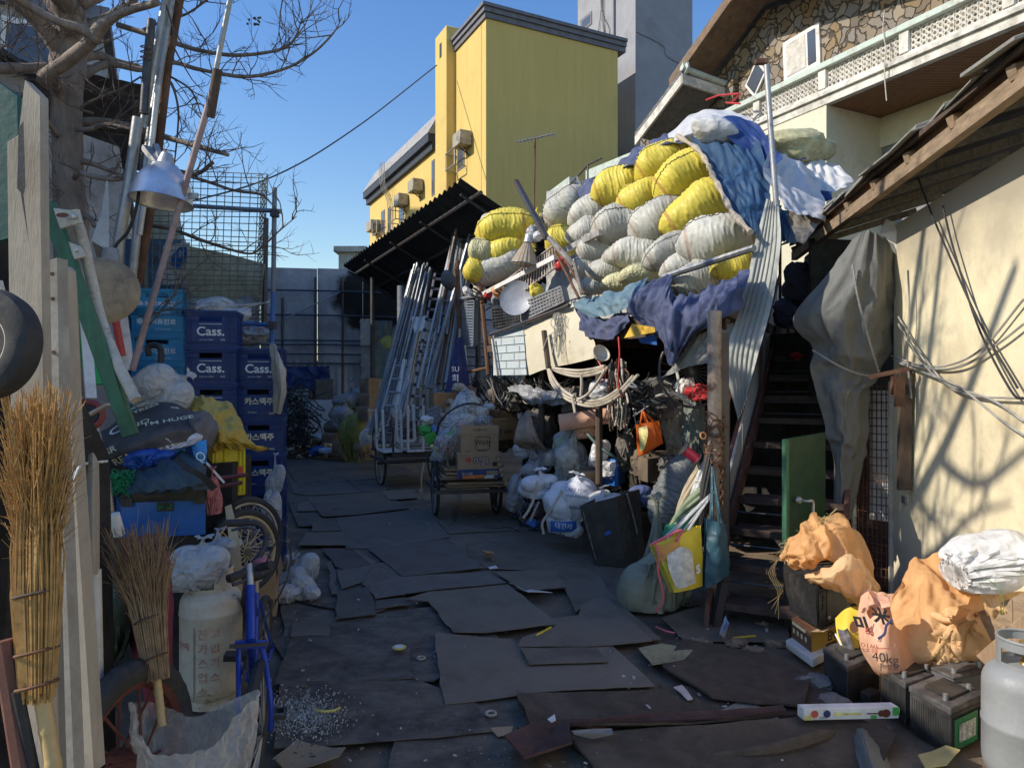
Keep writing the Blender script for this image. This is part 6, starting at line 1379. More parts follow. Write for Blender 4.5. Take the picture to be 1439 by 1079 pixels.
def collar(c,r,z0,z1,m,par,gap=(0,),seg=48,open_=1.2,rot=0):
 mb=MB();vs=[];fs=[]
 def cell(i,j):
  a=(i/seg*6.283+rot) % 2.0944
  return not (j == 1 and .35 < a < 1.6)
 zs=[z0,z0+(z1-z0)*.3,z0+(z1-z0)*.72,z1]
 for q,rr in enumerate((r,r-.004)):
  for i in range(seg):
   for z in zs:vs.append(c+V((rr*math.cos(i/seg*6.283),rr*math.sin(i/seg*6.283),z)))
 for q in (0,1):
  o=q*seg*4
  for i in range(seg):
   k=(i+1) % seg
   for j in range(3):
    if cell(i,j):fs.append((o+i*4+j,o+k*4+j,o+k*4+j+1,o+i*4+j+1))
 mb.add(vs,fs);obj('collar',mb,m,par,fix=False)
 obj('collar_rim',MB().torus(c+UP*z1,r-.002,.006,None,40,8),m,par)
collar(c,.105,.47,.6,m_silver,sg,rot=1.5)
obj('valve',MB().lathe([(.03,.5),(.02,.52),(.02,.56),(.03,.57),(.03,.585),(0,.59)],c,None,14),mat('brass',(.4,.26,.08),.4,.8,dirt=.3),sg)
b,t=cbox((1127,3.28),(1122,3.34),(1260,3.30),1009,1026);b=[V((p.x,p.y-.02,.06)) for p in b]
b=[b[0],b[1],b[1]+V((-.01,.05,0)),b[0]+V((-.01,.05,0))];t=[p+UP*.053 for p in b]
ib=thing('toy_box','long white printed box showing a yellow recorder and a brown guitar','box',b[0])
obj('carton_body',boxmb(b,t),mat('white printed carton',(.72,.7,.66),.5,dirt=.12),ib,bev=.002)
fpatch(ib,b,t,'r',.0,.1,.03,.45,mat('yellow print',(.75,.5,.05)));
for u,mm in ((.11,m_redink),(.24,m_navyink)):
 o=onface(b,t,'r',u,.55,.004);xd=(b[1]-b[0]).normalized();obj('printed_picture',MB().add([o+xd*.017*math.cos(a)+UP*.017*math.sin(a) for a in [i/16*6.283 for i in range(16)]],[tuple(range(16))]),mm,ib)
fpatch(ib,b,t,'r',.35,.6,.4,.62,mat('yellow print',(.75,.5,.05)),'printed_recorder',.004);fpatch(ib,b,t,'r',.32,.37,.36,.66,mat('yellow print',(.75,.5,.05)),'printed_recorder',.0045)
o=onface(b,t,'r',.86,.5,.004);xd=(b[1]-b[0]).normalized();m_gt=mat('guitar brown print',(.1,.03,.02),.5)
for dx,rr in ((0,.019),(-.022,.015)):obj('printed_guitar',MB().add([o+xd*(dx+rr*1.1*math.cos(a))+UP*rr*math.sin(a)-V((0,.0004*dx*30,0)) for a in [i/16*6.283 for i in range(16)]],[tuple(range(16))]),m_gt,ib)
fpatch(ib,b,t,'r',.66,.82,.45,.56,m_gt,'printed_guitar',.004);fpatch(ib,b,t,'r',.93,1,.3,1,mat('green print',(.05,.35,.05)),'printed_patch',.0035);fpatch(ib,b,t,'r',.7,.76,.05,.35,mat('green print',(.05,.35,.05)),'printed_patch',.0035)
ftext('악기',ib,b,t,'r',.965,.7,.022,m_goldink);ftext('리코더',ib,b,t,'r',.2,.2,.014,m_ink)
def scrap(px,m,name,label,catg,z=.03,th=.004,grp='scraps lying on the ground',curl=.03,sd=0):
 plate(name,px,z/.011,m,label,sd+77,curl=curl,grp=grp,catg=catg,th=th,amp=.015)
scrap([(1014,1000),(1042,987),(1062,994),(1108,1020),(1085,1018),(1040,1008)],m_greywood,'board_scrap','grey broken board scrap pointing toward the instrument box','scrap')
scrap([(945,972),(958,968),(975,985),(968,987)],mat('pink paper',(.5,.4,.36),.8),'paper_scrap','small pinkish paper scrap right of the foreground sheets','scrap')
scrap([(896,912),(930,905),(975,915),(962,930),(915,938),(905,925)],mat('mustard foam',(.33,.27,.14),.9,dirt=.4),'foam_scrap','torn mustard coloured foam piece on the ground below the green bag','scrap',sd=3)
scrap([(690,1024),(722,1022),(718,1033),(700,1035)],m_card,'card_scrap','small torn cardboard piece at the tip of the foreground sheet','scrap',sd=4)
scrap([(804,1038),(860,1035),(862,1042),(806,1043)],m_greywood,'strip_scrap','pale flat strip lying on the maroon felt','scrap',z=.06)
scrap([(418,1040),(485,1062),(480,1078),(400,1085),(385,1065)],m_card,'card_scrap','crumpled brown cardboard at the bottom near the bicycle pedal','scrap',curl=.1,sd=5)
scrap([(1290,1065),(1330,1055),(1350,1068),(1330,1085),(1300,1085)],mat('yellow paper',(.5,.38,.13),.8),'paper_scrap','crumpled yellowish paper below the batteries at the bottom edge','scrap',curl=.1,sd=6)
scrap([(676,782),(690,779),(695,785),(680,787)],m_card,'wrapper','crumpled brown and white wrapper on the sheet before the cart','wrapper',z=.06,curl=.06)
scrap([(685,801),(698,798),(700,801),(688,803)],m_white,'paper_strip','small white strip at the edge of the grey sheet','scrap',z=.06)
scrap([(770,1022),(778,1016),(782,1023),(776,1026)],m_white,'paper_scrap','tiny white square scrap on the brown carpet','scrap',z=.06)
scrap([(716,820),(738,835),(746,832),(776,836),(742,838)],m_white,'film_scrap','white film strips poking from under the scrawled sheet','scrap',z=.04)
scrap([(1012,905),(1019,880),(1024,893),(1018,903)],mat('pale blue paper',(.4,.5,.7),.7),'paper_scrap','pale blue paper scrap before the bottom stair step','scrap',curl=.05)
one('yellow_stick',MB().rod(G(754,892,.06),G(774,881,.06),.006,6),mat('yellow paint',(.7,.5,.03),.5),'thin yellow stick lying on the grey sheet in the foreground','stick')
one('yellow_stick',MB().rod(G(1030,896,.02),G(1062,893,.02),.006,6),mat('yellow paint',(.7,.5,.03),.5),'thin yellow stick lying before the bottom stair step','stick')
mb=MB();mb.lathe([(0,0),(.038,0),(.042,.006),(.036,.009),(0,.006)],G(561,910,.055),None,24);t=one('tin_disc',mb,mat('yellow tin rim',(.6,.45,.08),.4),'round yellow rimmed tin lid on the black streaked sheet','lid');obj('centre',MB().lathe([(0,.0095),(.028,.0095),(.028,.008),(0,.007)],G(561,910,.055),None,20),m_white,t)
mb=MB();mb.torus(G(592,924,.02),.022,.006,None,20,6);one('rubber_ring',mb,m_beige,'small brown ring in the bare patch near the tin lid','ring')
mb=MB();mb.torus(G(690,1002,.02),.024,.007,None,20,6);one('rubber_ring',mb,m_beige,'small tan ring just below the front edge of the largest sheet','ring')
mb=MB();mb.tube(curve([G(443,996,.05),G(452,999,.055),G(468,998,.055),G(478,994,.05)],12),.006,6);one('yellow_peel',mb,mat('yellow peel',(.6,.48,.12),.5),'curved yellow strip on the ash spill','strip')
mb=MB();mb.tube(curve([G(1000,905,.01),G(940,878,.03),G(925,870,.02)],10) if False else curve([G(922,880,.02),G(935,886,.02),G(948,889,.02)],10),.006,5);one('pink_ribbon',mb,mat('pink ribbon',(.7,.12,.17)),'pink ribbon end lying on the ground beside the olive sack','ribbon')
scr=random.Random(31)
for (px,py,rr,lab) in ((1195,960,.13,'grey concrete lump under the black batteries'),(1150,965,.11,'dusty concrete lump before the white tray'),(1170,990,.08,'small dusty concrete lump behind the instrument box')):
 g=G(px,py,0);one('rubble',blob(g+UP*.02,(rr,rr*.7,rr*.4),px,k=4,lump=.3,cre=.15),mat('dusty rubble',(.16,.15,.135),.95,var=.3,bump=.6),lab,'rubble','lumps of rubble by the batteries')
for k,(px,py) in enumerate(((1010,880),(1035,905),(1075,880),(1090,905),(985,905),(1060,915))):
 g=G(px,py,0);one('dead_leaves',blob(g,(.07,.05,.03),k*3.7,k=3,lump=.5,cre=.4),m_carddark,['dry brown leaf clump under the stair foot','dry brown leaf clump before the stair foot','dry leaf clump beneath the bottom step','dry leaf clump left of the carton','dry leaf clump at the column base','dry leaf clump out in front of the step'][k],'leaves','dry leaf clumps by the stair')
# hand carts
def wheel(c,axd,r,par,m_rim=None,spokes=18,tw=.022,name='wheel'):
 axd=V(axd).normalized();Mq=axd.to_track_quat('Z','Y').to_matrix()
 w_=obj(name,MB().lathe([(.0,-.04),(.022,-.04),(.022,.04),(0,.04)],c,Mq,12),m_steel,par)
 obj('tyre',MB().torus(c,r-tw,tw,Mq,40,8),m_rubber,w_)
 obj('rim',MB().torus(c,r-tw*2.1,.012,Mq,40,6),m_rim or m_galv,w_)
 mb=MB()
 for k in range(spokes):
  a=k/spokes*6.283;q=c+Mq @ V(((r-tw*2.2)*math.cos(a),(r-tw*2.2)*math.sin(a),0));h=c+Mq @ V((.02*math.cos(a+.9),.02*math.sin(a+.9),.03*(1 if k % 2 else -1)));mb.rod(h,q,.0035,4)
 obj('spokes',mb,m_rim or m_galv,w_)
 return w_
def cart(name,label,cL,cR,back,zbed=.42,front=.5,posts=True,r=.36):
 """two wheeled hand cart; cL, cR wheel centres"""
 cL,cR=V(cL),V(cR);ax=(cR-cL).normalized();f=V((ax.y,-ax.x,0));o=(cL+cR)/2;o.z=0
 t=thing(name,label,'hand cart',o,'two wheeled hand carts loaded with scrap');h=(cR-cL).length/2-.09
 wheel(cL,ax,r,t);wheel(cR,ax,r,t)
 obj('axle',MB().rod(cL-ax*.05,cR+ax*.05,.016,8),m_steel,t)
 mb=MB()
 for s in (-h,h):mb.bar(o+ax*s+f*front+UP*zbed,o+ax*s-f*back+UP*zbed,.04,.04)
 for k in range(5):q=front-(front+back)*k/4;mb.bar(o-ax*h+f*q+UP*zbed,o+ax*h+f*q+UP*zbed,.035,.035)
 mb.bar(o-ax*(h+.14)+f*(front)+UP*(zbed-.06),o+ax*(h+.14)+f*(front)+UP*(zbed-.06),.04,.04)
 for s in (-h-.14,h+.14):mb.bar(o+ax*s+f*front+UP*(zbed-.06),o+ax*s-f*front+UP*(zbed-.06),.035,.035)
 obj('bed_frame',mb,m_steel,t)
 obj('bed_board',MB().obox(o-ax*h+f*front+UP*(zbed+.021),ax*2*h,-f*(front+back),UP*.012),m_darkwood,t)
 if posts:
  for s in (-h,h):
   for q in (front-.05,-back+.05):obj('stake',MB().bar(o+ax*s+f*q+UP*zbed,o+ax*s+f*q+UP*(zbed+.45),.03,.03,f),m_steel,t)
 return t,o,ax,f,h
t1,o1,ax1,f1,h1=cart('hand_cart','front hand cart piled with flattened cardboard and two printed cartons',(-.93,8.62,.36),(-.2,8.78,.36),1.0)
t2,o2,ax2,f2,h2=cart('hand_cart','rear hand cart carrying white tables turned upside down',(-2.06,11.15,.36),(-1.25,11.5,.36),1.0,zbed=.5)
rr=random.Random(5);z=.46
side=['lowest','second lowest','third','fourth','fifth','sixth','seventh','eighth','ninth','topmost']
for k in range(10):
 a=rr.uniform(-.05,.05);c=o1+f1*(.02+rr.uniform(-.06,.06))+ax1*rr.uniform(-.03,.03);Mz=Matrix.Rotation(math.atan2(ax1.y,ax1.x)+a,4,'Z')
 C=[]
 for j in range(4):
  C.append([c+Mz.to_3x3() @ V(((i/3-.5)*.66,(j/3-.5)*1.05,0))+UP*(z+rr.uniform(-.006,.006)-(.03 if j == 0 and k < 3 else 0)) for i in range(4)])
 mb=sheet(C,16,16,amp=.004,fr=6,sd=k);s_=one('flat_cardboard',mb,[m_card,m_carddark][k % 2],f'flattened cardboard sheet, {side[k]} of the ten stacked on the front cart','cardboard','flattened cardboard on the front cart',fix=False)
 md=s_.modifiers.new('thickness','SOLIDIFY');md.thickness=.016;z += .021
for k in range(6):
 c=o1-ax1*(h1-.03-.02*k)+f1*(.5-.1*k)+UP*.45;mb=MB();mb.obox(c,f1*-.5,ax1*.012,UP*(.35+.05*rr.random())+ax1*-.06);one('upright_cardboard',mb,[m_carddark,m_card,m_dirtpile][k % 3],['dark upright cardboard nearest the left front stake of the front cart','brown upright cardboard second from the left front stake','sooty upright cardboard third from the left front stake','dark upright cardboard fourth from the left front stake','brown upright cardboard fifth from the left front stake','sooty upright cardboard farthest from the left front stake'][k],'cardboard','cardboard stood up along the front cart')
b,t=cbox((643,8.05),(637,8.5),(704,8.2),637,673);c1=thing('carton','lower printed carton on the front cart with a navy band and ring shapes','carton',b[0]);obj('carton_body',boxmb(b,t),m_card,c1,bev=.004)
fpatch(c1,b,t,'r',0,1,0,.36,mat('navy band print',(.03,.05,.14),.7));fpatch(c1,b,t,'r',.66,.92,.08,.28,m_card,'printed_label',.005);ftext('오레오오',c1,b,t,'r',.79,.18,.035,m_navyink)
o_,x_,y_,n_f=face(b,t,'r')
def disc(par,u,v,rx,m,e=.004,name='printed_picture',B=None):
 bb,tt=B;o=onface(bb,tt,'r',u,v,e);xd=(bb[1]-bb[0]).normalized();return obj(name,MB().add([o+xd*rx*math.cos(a)+UP*rx*math.sin(a) for a in [i/18*6.283 for i in range(18)]],[tuple(range(18))]),m,par,smooth=False,fix=False)
B1=(b,t);disc(c1,.24,.74,.032,m_redink,B=B1);ftext('Post',c1,b,t,'r',.24,.74,.03,m_whiteink) if False else None
for (u,v,q) in ((.42,.7,.038),(.54,.76,.034),(.64,.72,.036),(.58,.55,.036),(.7,.6,.03)):disc(c1,u,v,q,m_navyink,B=B1);disc(c1,u,v,q*.78,mat('tan print',(.42,.3,.19),.8),.0055,B=B1);disc(c1,u,v,q*.3,m_navyink,.007,B=B1)
ftext('동서식품',c1,b,t,'r',.22,.18,.035,m_goldink);fpatch(c1,b,t,'r',.8,.9,.45,.62,m_ink);ftext('포스트',c1,b,t,'r',.12,.9,.025,m_ink)
b,t=cbox((648,8.1),(636,8.45),(701,8.28),611,639);c2=thing('carton','upper printed carton on the front cart with its front flap folded up','carton',b[0]);obj('carton_body',boxmb(b,t),m_card,c2,bev=.004)
obj('flap',MB().prism([t[0]+UP*.001,t[1]+UP*.001,t[1]+UP*.1+V((0,.02,0)),t[0]+UP*.11+V((0,.02,0))],V((0,.006,0))),m_card,c2)
o_=onface(b,t,'r',.57,.55,.004);xd=(b[1]-b[0]).normalized();obj('printed_ring',MB().tube([o_+xd*.085*max(-1,min(1,1.35*math.cos(a)))+UP*.075*max(-1,min(1,1.35*math.sin(a))) for a in [i/24*6.283 for i in range(24)]],.003,4,closed=True),m_ink,c2)
ftext('Welly',c2,b,t,'r',.57,.58,.085,m_ink);ftext('제주감귤',c2,b,t,'r',.55,.13,.03,m_ink);ftext('농산물',c2,b,t,'r',.16,.12,.025,m_ink)
text('농산물 직송',c2,'lettering',(t[0]+t[1])/2+UP*.05+V((0,-.004,0)),xd,UP,.035,m_ink)
b,t=cbox((690,8.6),(684,8.9),(726,8.9),589,620);c3=thing('carton','orange brown carton with a lifted flap behind the printed cartons on the front cart','carton',b[0]);obj('carton_body',boxmb(b,t),mat('orange brown cardboard',(.36,.19,.08),.8,dirt=.15),c3,bev=.004)
ftext('제주 월동무',c3,b,t,'r',.5,.38,.065,m_ink,sx=.8);ftext('자연이 키운',c3,b,t,'r',.5,.85,.03,m_ink);obj('flap',MB().prism([t[3]+UP*.001,t[2]+UP*.001,t[2]+V((.03,.0,.07)),t[3]+V((-.05,0,.12))],V((0,.006,0))),m_card,c3)
b,t=cbox((610,8.9),(606,9.1),(642,9.05),552,573);c4=one('carton',boxmb(b,t),mat('orange brown cardboard',(.36,.19,.08)),'small orange brown carton at the back left of the plastic heap on the front cart','carton',bev=.003)
mb=MB();mb.obox(W(650,673,8.0),(.24,.05,.008),(0,.06,0),UP*.03);oc=one('orange_packet',mb,mat('orange packet',(.7,.16,.03),.5),'flat orange and white packet lying under the lower printed carton','packet');obj('white_end',MB().obox(W(681,672,7.99),(.1,.02,.004),(0,.05,0),UP*.026),m_white,oc)
cols=[m_white,mat('faded red print',(.45,.1,.09),.5),mat('faded blue print',(.1,.18,.4),.5),mat('yellow print',(.75,.5,.05)),m_beige,mat('green print',(.05,.35,.05)),m_black,m_whitebag,mat('brown print',(.2,.1,.06),.6),mat('pink print',(.5,.25,.27),.5),mat('grey print',(.25,.25,.27),.5)]
cn_=['white','faded red','faded blue','yellow','beige','green','black','milky','brown','pinkish','grey']
pos=[(648,560,8.75),(660,575,8.7),(640,578,8.75),(672,592,8.6),(625,598,8.6),(650,598,8.45),(634,610,8.4),(618,618,8.4),(640,622,8.3),(628,632,8.3),(662,605,8.45),(683,590,8.7),(690,600,8.7),(612,605,8.6),(600,590,8.8),(606,615,8.5),(622,585,8.7),(645,545,8.9),(655,553,8.85),(632,565,8.8),(668,565,8.8),(615,640,8.35),(610,630,8.45),(676,578,8.75),(695,580,8.9),(640,590,8.55),(655,588,8.55),(630,620,8.35),(688,572,8.95),(598,605,8.75),(664,548,8.95),(621,608,8.45)]
for k,(px,py,d) in enumerate(pos):
 ci=rr.randrange(len(cols));c=W(px,py,d);s=rr.uniform(.05,.1);lab=f'{cn_[ci]} plastic package in the front cart heap, '+['near its top','on its left slope','in its middle','on its right slope','low at the front'][0 if py < 565 else 1 if px < 622 else 4 if py > 612 else 3 if px > 665 else 2]
 if k % 3 == 2:mb=blob(c,(s*1.2,s,s*.8),k*2.1,k=3,lump=.3,cre=.2)
 elif k % 3 == 1:mb=MB().lathe([(0,-s),(s*.45,-s),(s*.5,-s*.9),(s*.5,s*.7),(s*.3,s),(0,s)],c,Euler((rr.uniform(0,3),rr.uniform(0,3),0)).to_matrix(),14)
 else:mb=MB().box(c,(s*2,s*.5,s*1.4),Euler((rr.uniform(-.6,.6),rr.uniform(-.6,.6),rr.uniform(-.8,.8))).to_matrix())
 one('package',mb,cols[ci],lab+f', {["box shaped","bottle shaped","crumpled"][k % 3]}','packaging','plastic packaging heaped on the front cart')
mb=sheet([[W(642,552,8.7),W(655,545,8.65),W(668,550,8.7)],[W(628,580,8.45),W(655,575,8.35),W(683,580,8.5)],[W(612,615,8.3),W(640,612,8.2),W(690,605,8.45)],[W(603,645,8.3),W(625,645,8.2),W(650,640,8.3)]],70,70,fold=.02,fu=4,amp=.015,fr=7,sd=3,wr=(1.05,.05))
one('plastic_film',mb,mat('very clear film',(.75,.78,.8),.15,cre=.6,cs=14,clear=.88,spec=.6,bump=0),'clear film stretched over the plastic heap on the front cart','film')
one('hoop',MB().tube(curve([W(613,610,8.5),W(620,590,8.4),W(638,574,8.35),W(658,567,8.35),W(676,569,8.4)],24),.012,6),m_black,'black arched hose over the plastic heap on the front cart','hose')
mb=MB();Pn=[W(600,575,8.9),W(617,568,8.8),W(614,595,8.75),W(597,600,8.85)]
def Eg(u,v):p=Pn[0].lerp(Pn[1],u).lerp(Pn[3].lerp(Pn[2],u),v);return p+V((0,-1,.2))*.018*abs(math.sin(u*12.6)*math.sin(v*12.6))
one('egg_tray',mb.grid(Eg,34,34),mat('grey pulp',(.2,.19,.2),.95),'grey pulp egg tray at the left of the plastic heap on the front cart','egg tray')
one('cardboard_edge',MB().tube([W(699+i*.9,640+i*3.5,8.15) for i in range(10)],[.014 if i % 2 else .03 for i in range(10)],6),m_card,'curled corrugated strip hanging beside the lower printed carton','cardboard strip')
one('pale_strap',MB().tube(curve([W(596,650,8.3),W(592,675,8.25),W(594,700,8.3),W(590,688,8.25)],14),.012,5),m_beige,'pale strap dangling from the left front of the front cart','strap')
def table(o,ax,f,w_,dp,lh,label,tilt=0):
 t=thing('upturned_table',label,'table',o,'white tables turned upside down on the rear cart')
 obj('table_top',MB().obox(o,ax*w_,-f*dp,UP*.03),m_white,t,bev=.004)
 for (a,b) in ((.04,.04),(.96,.04),(.04,.96),(.96,.96)):p=o+ax*w_*a-f*dp*b+UP*.03;obj('leg',MB().bar(p,p+UP*lh+ax*tilt,.035,.035,f),m_white,t,bev=.003)
 return t
q=o2-ax2*.5+f2*.45+UP*.56
table(q,ax2,f2,.3,.5,.62,'upturned white table at the left end of the rear cart',-.02);table(q+ax2*.36+f2*.06,ax2,f2,.26,.6,.68,'upturned white table in the middle of the rear cart')
mb=MB();a,b,c,d=W(556,566,10.9),W(558,620,10.9),W(583,619,10.95),W(580,568,10.95);
one('table_frame',MB().bar(a,b,.04,.04,f2).bar(b,c,.04,.04,f2).bar(c,d,.04,.04,f2),m_white,'white square leg frame standing at the right of the rear cart','table frame')
one('shelf_bar',MB().bar(W(551,626,10.9),W(592,623,11.0),.05,.04),m_galv,'grey flat bar along the front edge of the rear cart','bar')
for k in range(9):
 z=.55+.014*k;p=o2-ax2*.1+f2*(.4-.03*k)+UP*z;one('metal_strip',MB().obox(p+ax2*rr.uniform(-.1,.1),ax2*rr.uniform(.4,.55),-f2*.05,UP*.01),[m_galv,m_white,m_steel][k % 3],['grey','white','dark'][k % 3]+' flat strip, '+['first','second','third','fourth','fifth','sixth','seventh','eighth','ninth'][k]+' up from the bed of the rear cart','strip','flat strips on the rear cart')
mb=MB()
for k in range(70):
 a=W(rr.uniform(548,590),rr.uniform(590,618),rr.uniform(11.1,11.6));mb.tube(curve([a,a+V((rr.uniform(-.2,.2),rr.uniform(-.1,.1),rr.uniform(-.1,.15))),a+V((rr.uniform(-.3,.3),rr.uniform(-.1,.1),rr.uniform(-.15,.1)))],6),.006,4)
tag(obj('wire_tangle',mb,m_rust),'tangle of rusty and reddish wire among the tables on the rear cart','wire',kind='stuff')
# leaning pipes and ladders
rp=random.Random(8)
m_p=[m_galv,mat('grey steel pipe',(.2,.22,.25),.45,.6,dirt=.3),mat('pale grey pipe',(.25,.255,.26),.55,.3,dirt=.35),m_rust,mat('dull brown pipe',(.15,.12,.1),.6,.3,dirt=.4)]
for k in range(30):
 u=rp.random();a=W(512+u*50+rp.uniform(-4,4),616+rp.uniform(-18,10),11.9-.5*u);b=W(578+u*32+rp.uniform(-3,3),372+rp.uniform(-3,22),12.6+rp.uniform(-.15,.15))
 one('steel_pipe',MB().rod(a,b,rp.choice([.018,.022,.026,.03]),7),m_p[rp.choice([0,0,1,1,2])],'grey steel pipe leaning in the left bundle behind the rear cart','pipe','steel pipes leaning in the left bundle')
for k in range(24):
 u=rp.random();a=W(585+u*55,545+rp.uniform(-10,20),11.0);b=W(636+u*32+rp.uniform(-3,3),320+rp.uniform(-2,18),11.9)
 one('steel_pipe',MB().rod(a,b,rp.choice([.016,.022,.03]),7),m_p[rp.choice([0,1,2,2,3,4])],'pipe leaning in the right bundle beside the ladders','pipe','pipes leaning in the right bundle')
for (a,b,r_,m,lab) in (((668,306,11.6),(600,545,11.0),.035,m_p[1],'tallest dark grey pole in front of the canopy edge'),((645,305,11.6),(612,470,11.3),.03,m_p[4],'tall brown pole left of the dark grey pole'),((640,378,10.6),(652,560,10.4),.03,m_rust,'short rusty pole by the dark grey pleated lamp'),((646,380,10.6),(656,540,10.4),.025,m_ivory,'short ivory pole by the dark grey pleated lamp'),((570,505,11.3),(553,575,11.2),.03,m_white,'short white plank standing above the rear cart')):
 one('pole',MB().rod(W(*a),W(*b),r_,8),m,lab,'pole','single poles among the leaning pipes')
def ladder(a,b,w_,n,m,label,holes=False,rr_=.022):
 a,b=V(a),V(b);t=thing('ladder',label,'ladder',a,'ladders leaning among the pipes');ax=V((1,.25,0)).normalized();nrm=(b-a).cross(ax).normalized()
 for s in (0,1):obj('rail',MB().bar(a+ax*w_*s,b+ax*w_*s,.03,.07,nrm),m,t)
 for k in range(n):q=a.lerp(b,(k+.5)/n);obj('rung',MB().rod(q,q+ax*w_,rr_,7),m,t)
 if holes:
  for k in range(n):
   for s in (0,1):q=a.lerp(b,(k+.5)/n)+ax*w_*s-nrm*(.04 if nrm.y > 0 else -.04);obj('rung_end',MB().lathe([(0,-.004),(.03,-.004),(.03,.004),(0,.004)],q,nrm.to_track_quat('Z','Y').to_matrix(),10),m_black,t)
m_lad=mat('pinkish aluminium',(.42,.37,.36),.5,.4,dirt=.3)
ladder(W(572,598,10.9),W(611,385,11.8),.17,14,m_lad,'long folded aluminium ladder with black rung ends in the centre of the pipes',True)
ladder(W(615,470,11.2),W(637,325,11.9),.14,8,m_galv,'grey ladder standing higher behind the folded aluminium ladder')
ladder(W(536,580,10.9),W(556,505,11.2),.24,4,m_galv,'short silver ladder whose rungs show above the rear cart')
one('channel',MB().bar(W(558,575,11.0),W(568,505,11.2),.05,.03),m_white,'white channel standing right of the short silver ladder','channel')
mb=sheet([[W(578,445,12.2),W(600,444,12.2)],[W(582,468,12.1),W(598,462,12.1)]],12,12,amp=.02);one('pale_board',mb,m_white,'pale board wedged between the left pipe bundle and the folded ladder','board')
one('yellow_cloth',sheet([[W(533,478,13),W(545,470,13),W(552,475,13)],[W(538,490,13),W(545,488,12.9),W(550,490,13)]],24,24,amp=.05,fr=4),mat('olive yellow sack',(.3,.28,.06),.6),'olive yellow cloth hanging behind the left pipe bundle','cloth')
a,b=W(646,475,9.6),W(643,560,9.4);ax=b-a;Mq=ax.to_track_quat('Z','Y').to_matrix();L_=ax.length
um=thing('parasol','closed navy parasol with white lettering beside the pipes','parasol',b)
def Pu(u,v):k=1+.3*abs(math.sin(u*math.pi*6+v));r_=(.03+.12*v**.8)*k;return a+Mq @ V((r_*math.cos(u*6.283),r_*math.sin(u*6.283),L_*v))
obj('canopy_cloth',MB().grid(Pu,60,20,wrap=True),mat('navy canvas',(.025,.03,.1),.75,var=.25),um);obj('pole',MB().rod(a-ax*.15,b+ax*.3,.02,8),m_galv,um);text('회',um,'lettering',W(640,532,9.2),(1,0,0),(0,0,1),.11,m_whiteink);text('SU',um,'lettering',W(640,519,9.23),(1,0,0),(0,0,1),.09,m_whiteink)
# rubbish by the back fence
bk=[((497,612,14.5),(.3,.3,.55),m_p and mat('olive green sack',(.18,.18,.04),.6,cre=.3),'tall olive green sack standing at the back left of the rear cart','sack'),((480,578,15.5),(.22,.2,.18),mat('olive green sack',(.18,.18,.04)),'small olive green sack behind the tall one at the back','sack'),((511,630,13.2),(.25,.22,.22),mat('brown paper',(.2,.13,.08),.8,cre=.3),'brown paper sack left of the rear cart wheel','sack'),((492,553,15.8),(.35,.3,.3),m_greybag,'pale grey bag against the fence left of the back cartons','bag'),((485,585,15),(.3,.3,.3),m_greybag,'grey bag beneath the small olive green sack','bag'),((472,600,15.2),(.25,.25,.2),m_dirtpile,'dark bundle below the pale white slab','bundle'),((455,612,15.5),(.3,.25,.1),m_whitebag,'white papers heaped below the pale white slab','papers'),((425,604,15.8),(.3,.3,.12),m_whitebag,'white crumpled papers left of the pale white slab','papers'),((520,600,12.9),(.18,.2,.3),m_clear,'clear bluish bag left of the white table legs','bag'),((470,632,14.8),(.3,.2,.08),mat('pale blue film',(.35,.4,.5),.5),'pale blue plastic film on the ground by the fence','film'),((445,632,15),(.14,.14,.1),m_blue,'blue plastic tub scrap on the ground by the fence','tub')]
for i,(p,r_,m,lab,c) in enumerate(bk):one('rubbish_'+c,bag(W(*p),r_,i*.1,floor=0,tied=c in ('bag','sack')),m,lab,c,'rubbish by the back fence')
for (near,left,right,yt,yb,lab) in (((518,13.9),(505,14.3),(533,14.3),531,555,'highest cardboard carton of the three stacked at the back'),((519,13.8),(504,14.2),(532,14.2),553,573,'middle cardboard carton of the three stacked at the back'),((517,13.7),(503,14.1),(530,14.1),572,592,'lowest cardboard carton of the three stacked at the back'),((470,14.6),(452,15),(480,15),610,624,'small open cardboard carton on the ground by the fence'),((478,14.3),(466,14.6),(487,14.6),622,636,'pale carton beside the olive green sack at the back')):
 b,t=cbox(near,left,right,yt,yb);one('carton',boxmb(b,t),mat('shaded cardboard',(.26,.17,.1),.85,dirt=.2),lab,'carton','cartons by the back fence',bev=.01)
mb=MB().lathe([(0,.02),(.26,.0),(.3,.18),(.33,.19),(.31,.17),(.25,.03),(0,.03)],G(434,638,0),None,28);one('basin',mb,m_alu,'aluminium basin on the ground in front of the back fence','basin')
jg=thing('jug','small white plastic jug with a red label beside the olive green sack','jug',G(497,646));obj('jug_body',MB().lathe([(0,0),(.085,0),(.09,.02),(.09,.17),(.05,.22),(.03,.24),(.03,.28),(0,.28)],G(497,646),None,20),m_white,jg);obj('label_sticker',MB().lathe([(.092,.05),(.092,.12)],G(497,646),None,20),m_red,jg)
mb=MB()
for k in range(130):
 a=W(rr.uniform(395,430),rr.uniform(545,625),15.5+rr.uniform(-.5,.4));pts=[a]
 for j in range(3):pts.append(pts[-1]+V((rr.uniform(-.3,.3),rr.uniform(-.2,.2),rr.uniform(-.35,.15))))
 for p in pts:p.z=max(p.z,.02)
 mb.tube(curve(pts,9),.012,4)
tag(obj('cable_heap',mb,m_wire),'heap of dark tangled cables against the back fence behind the crates','cables',kind='stuff')
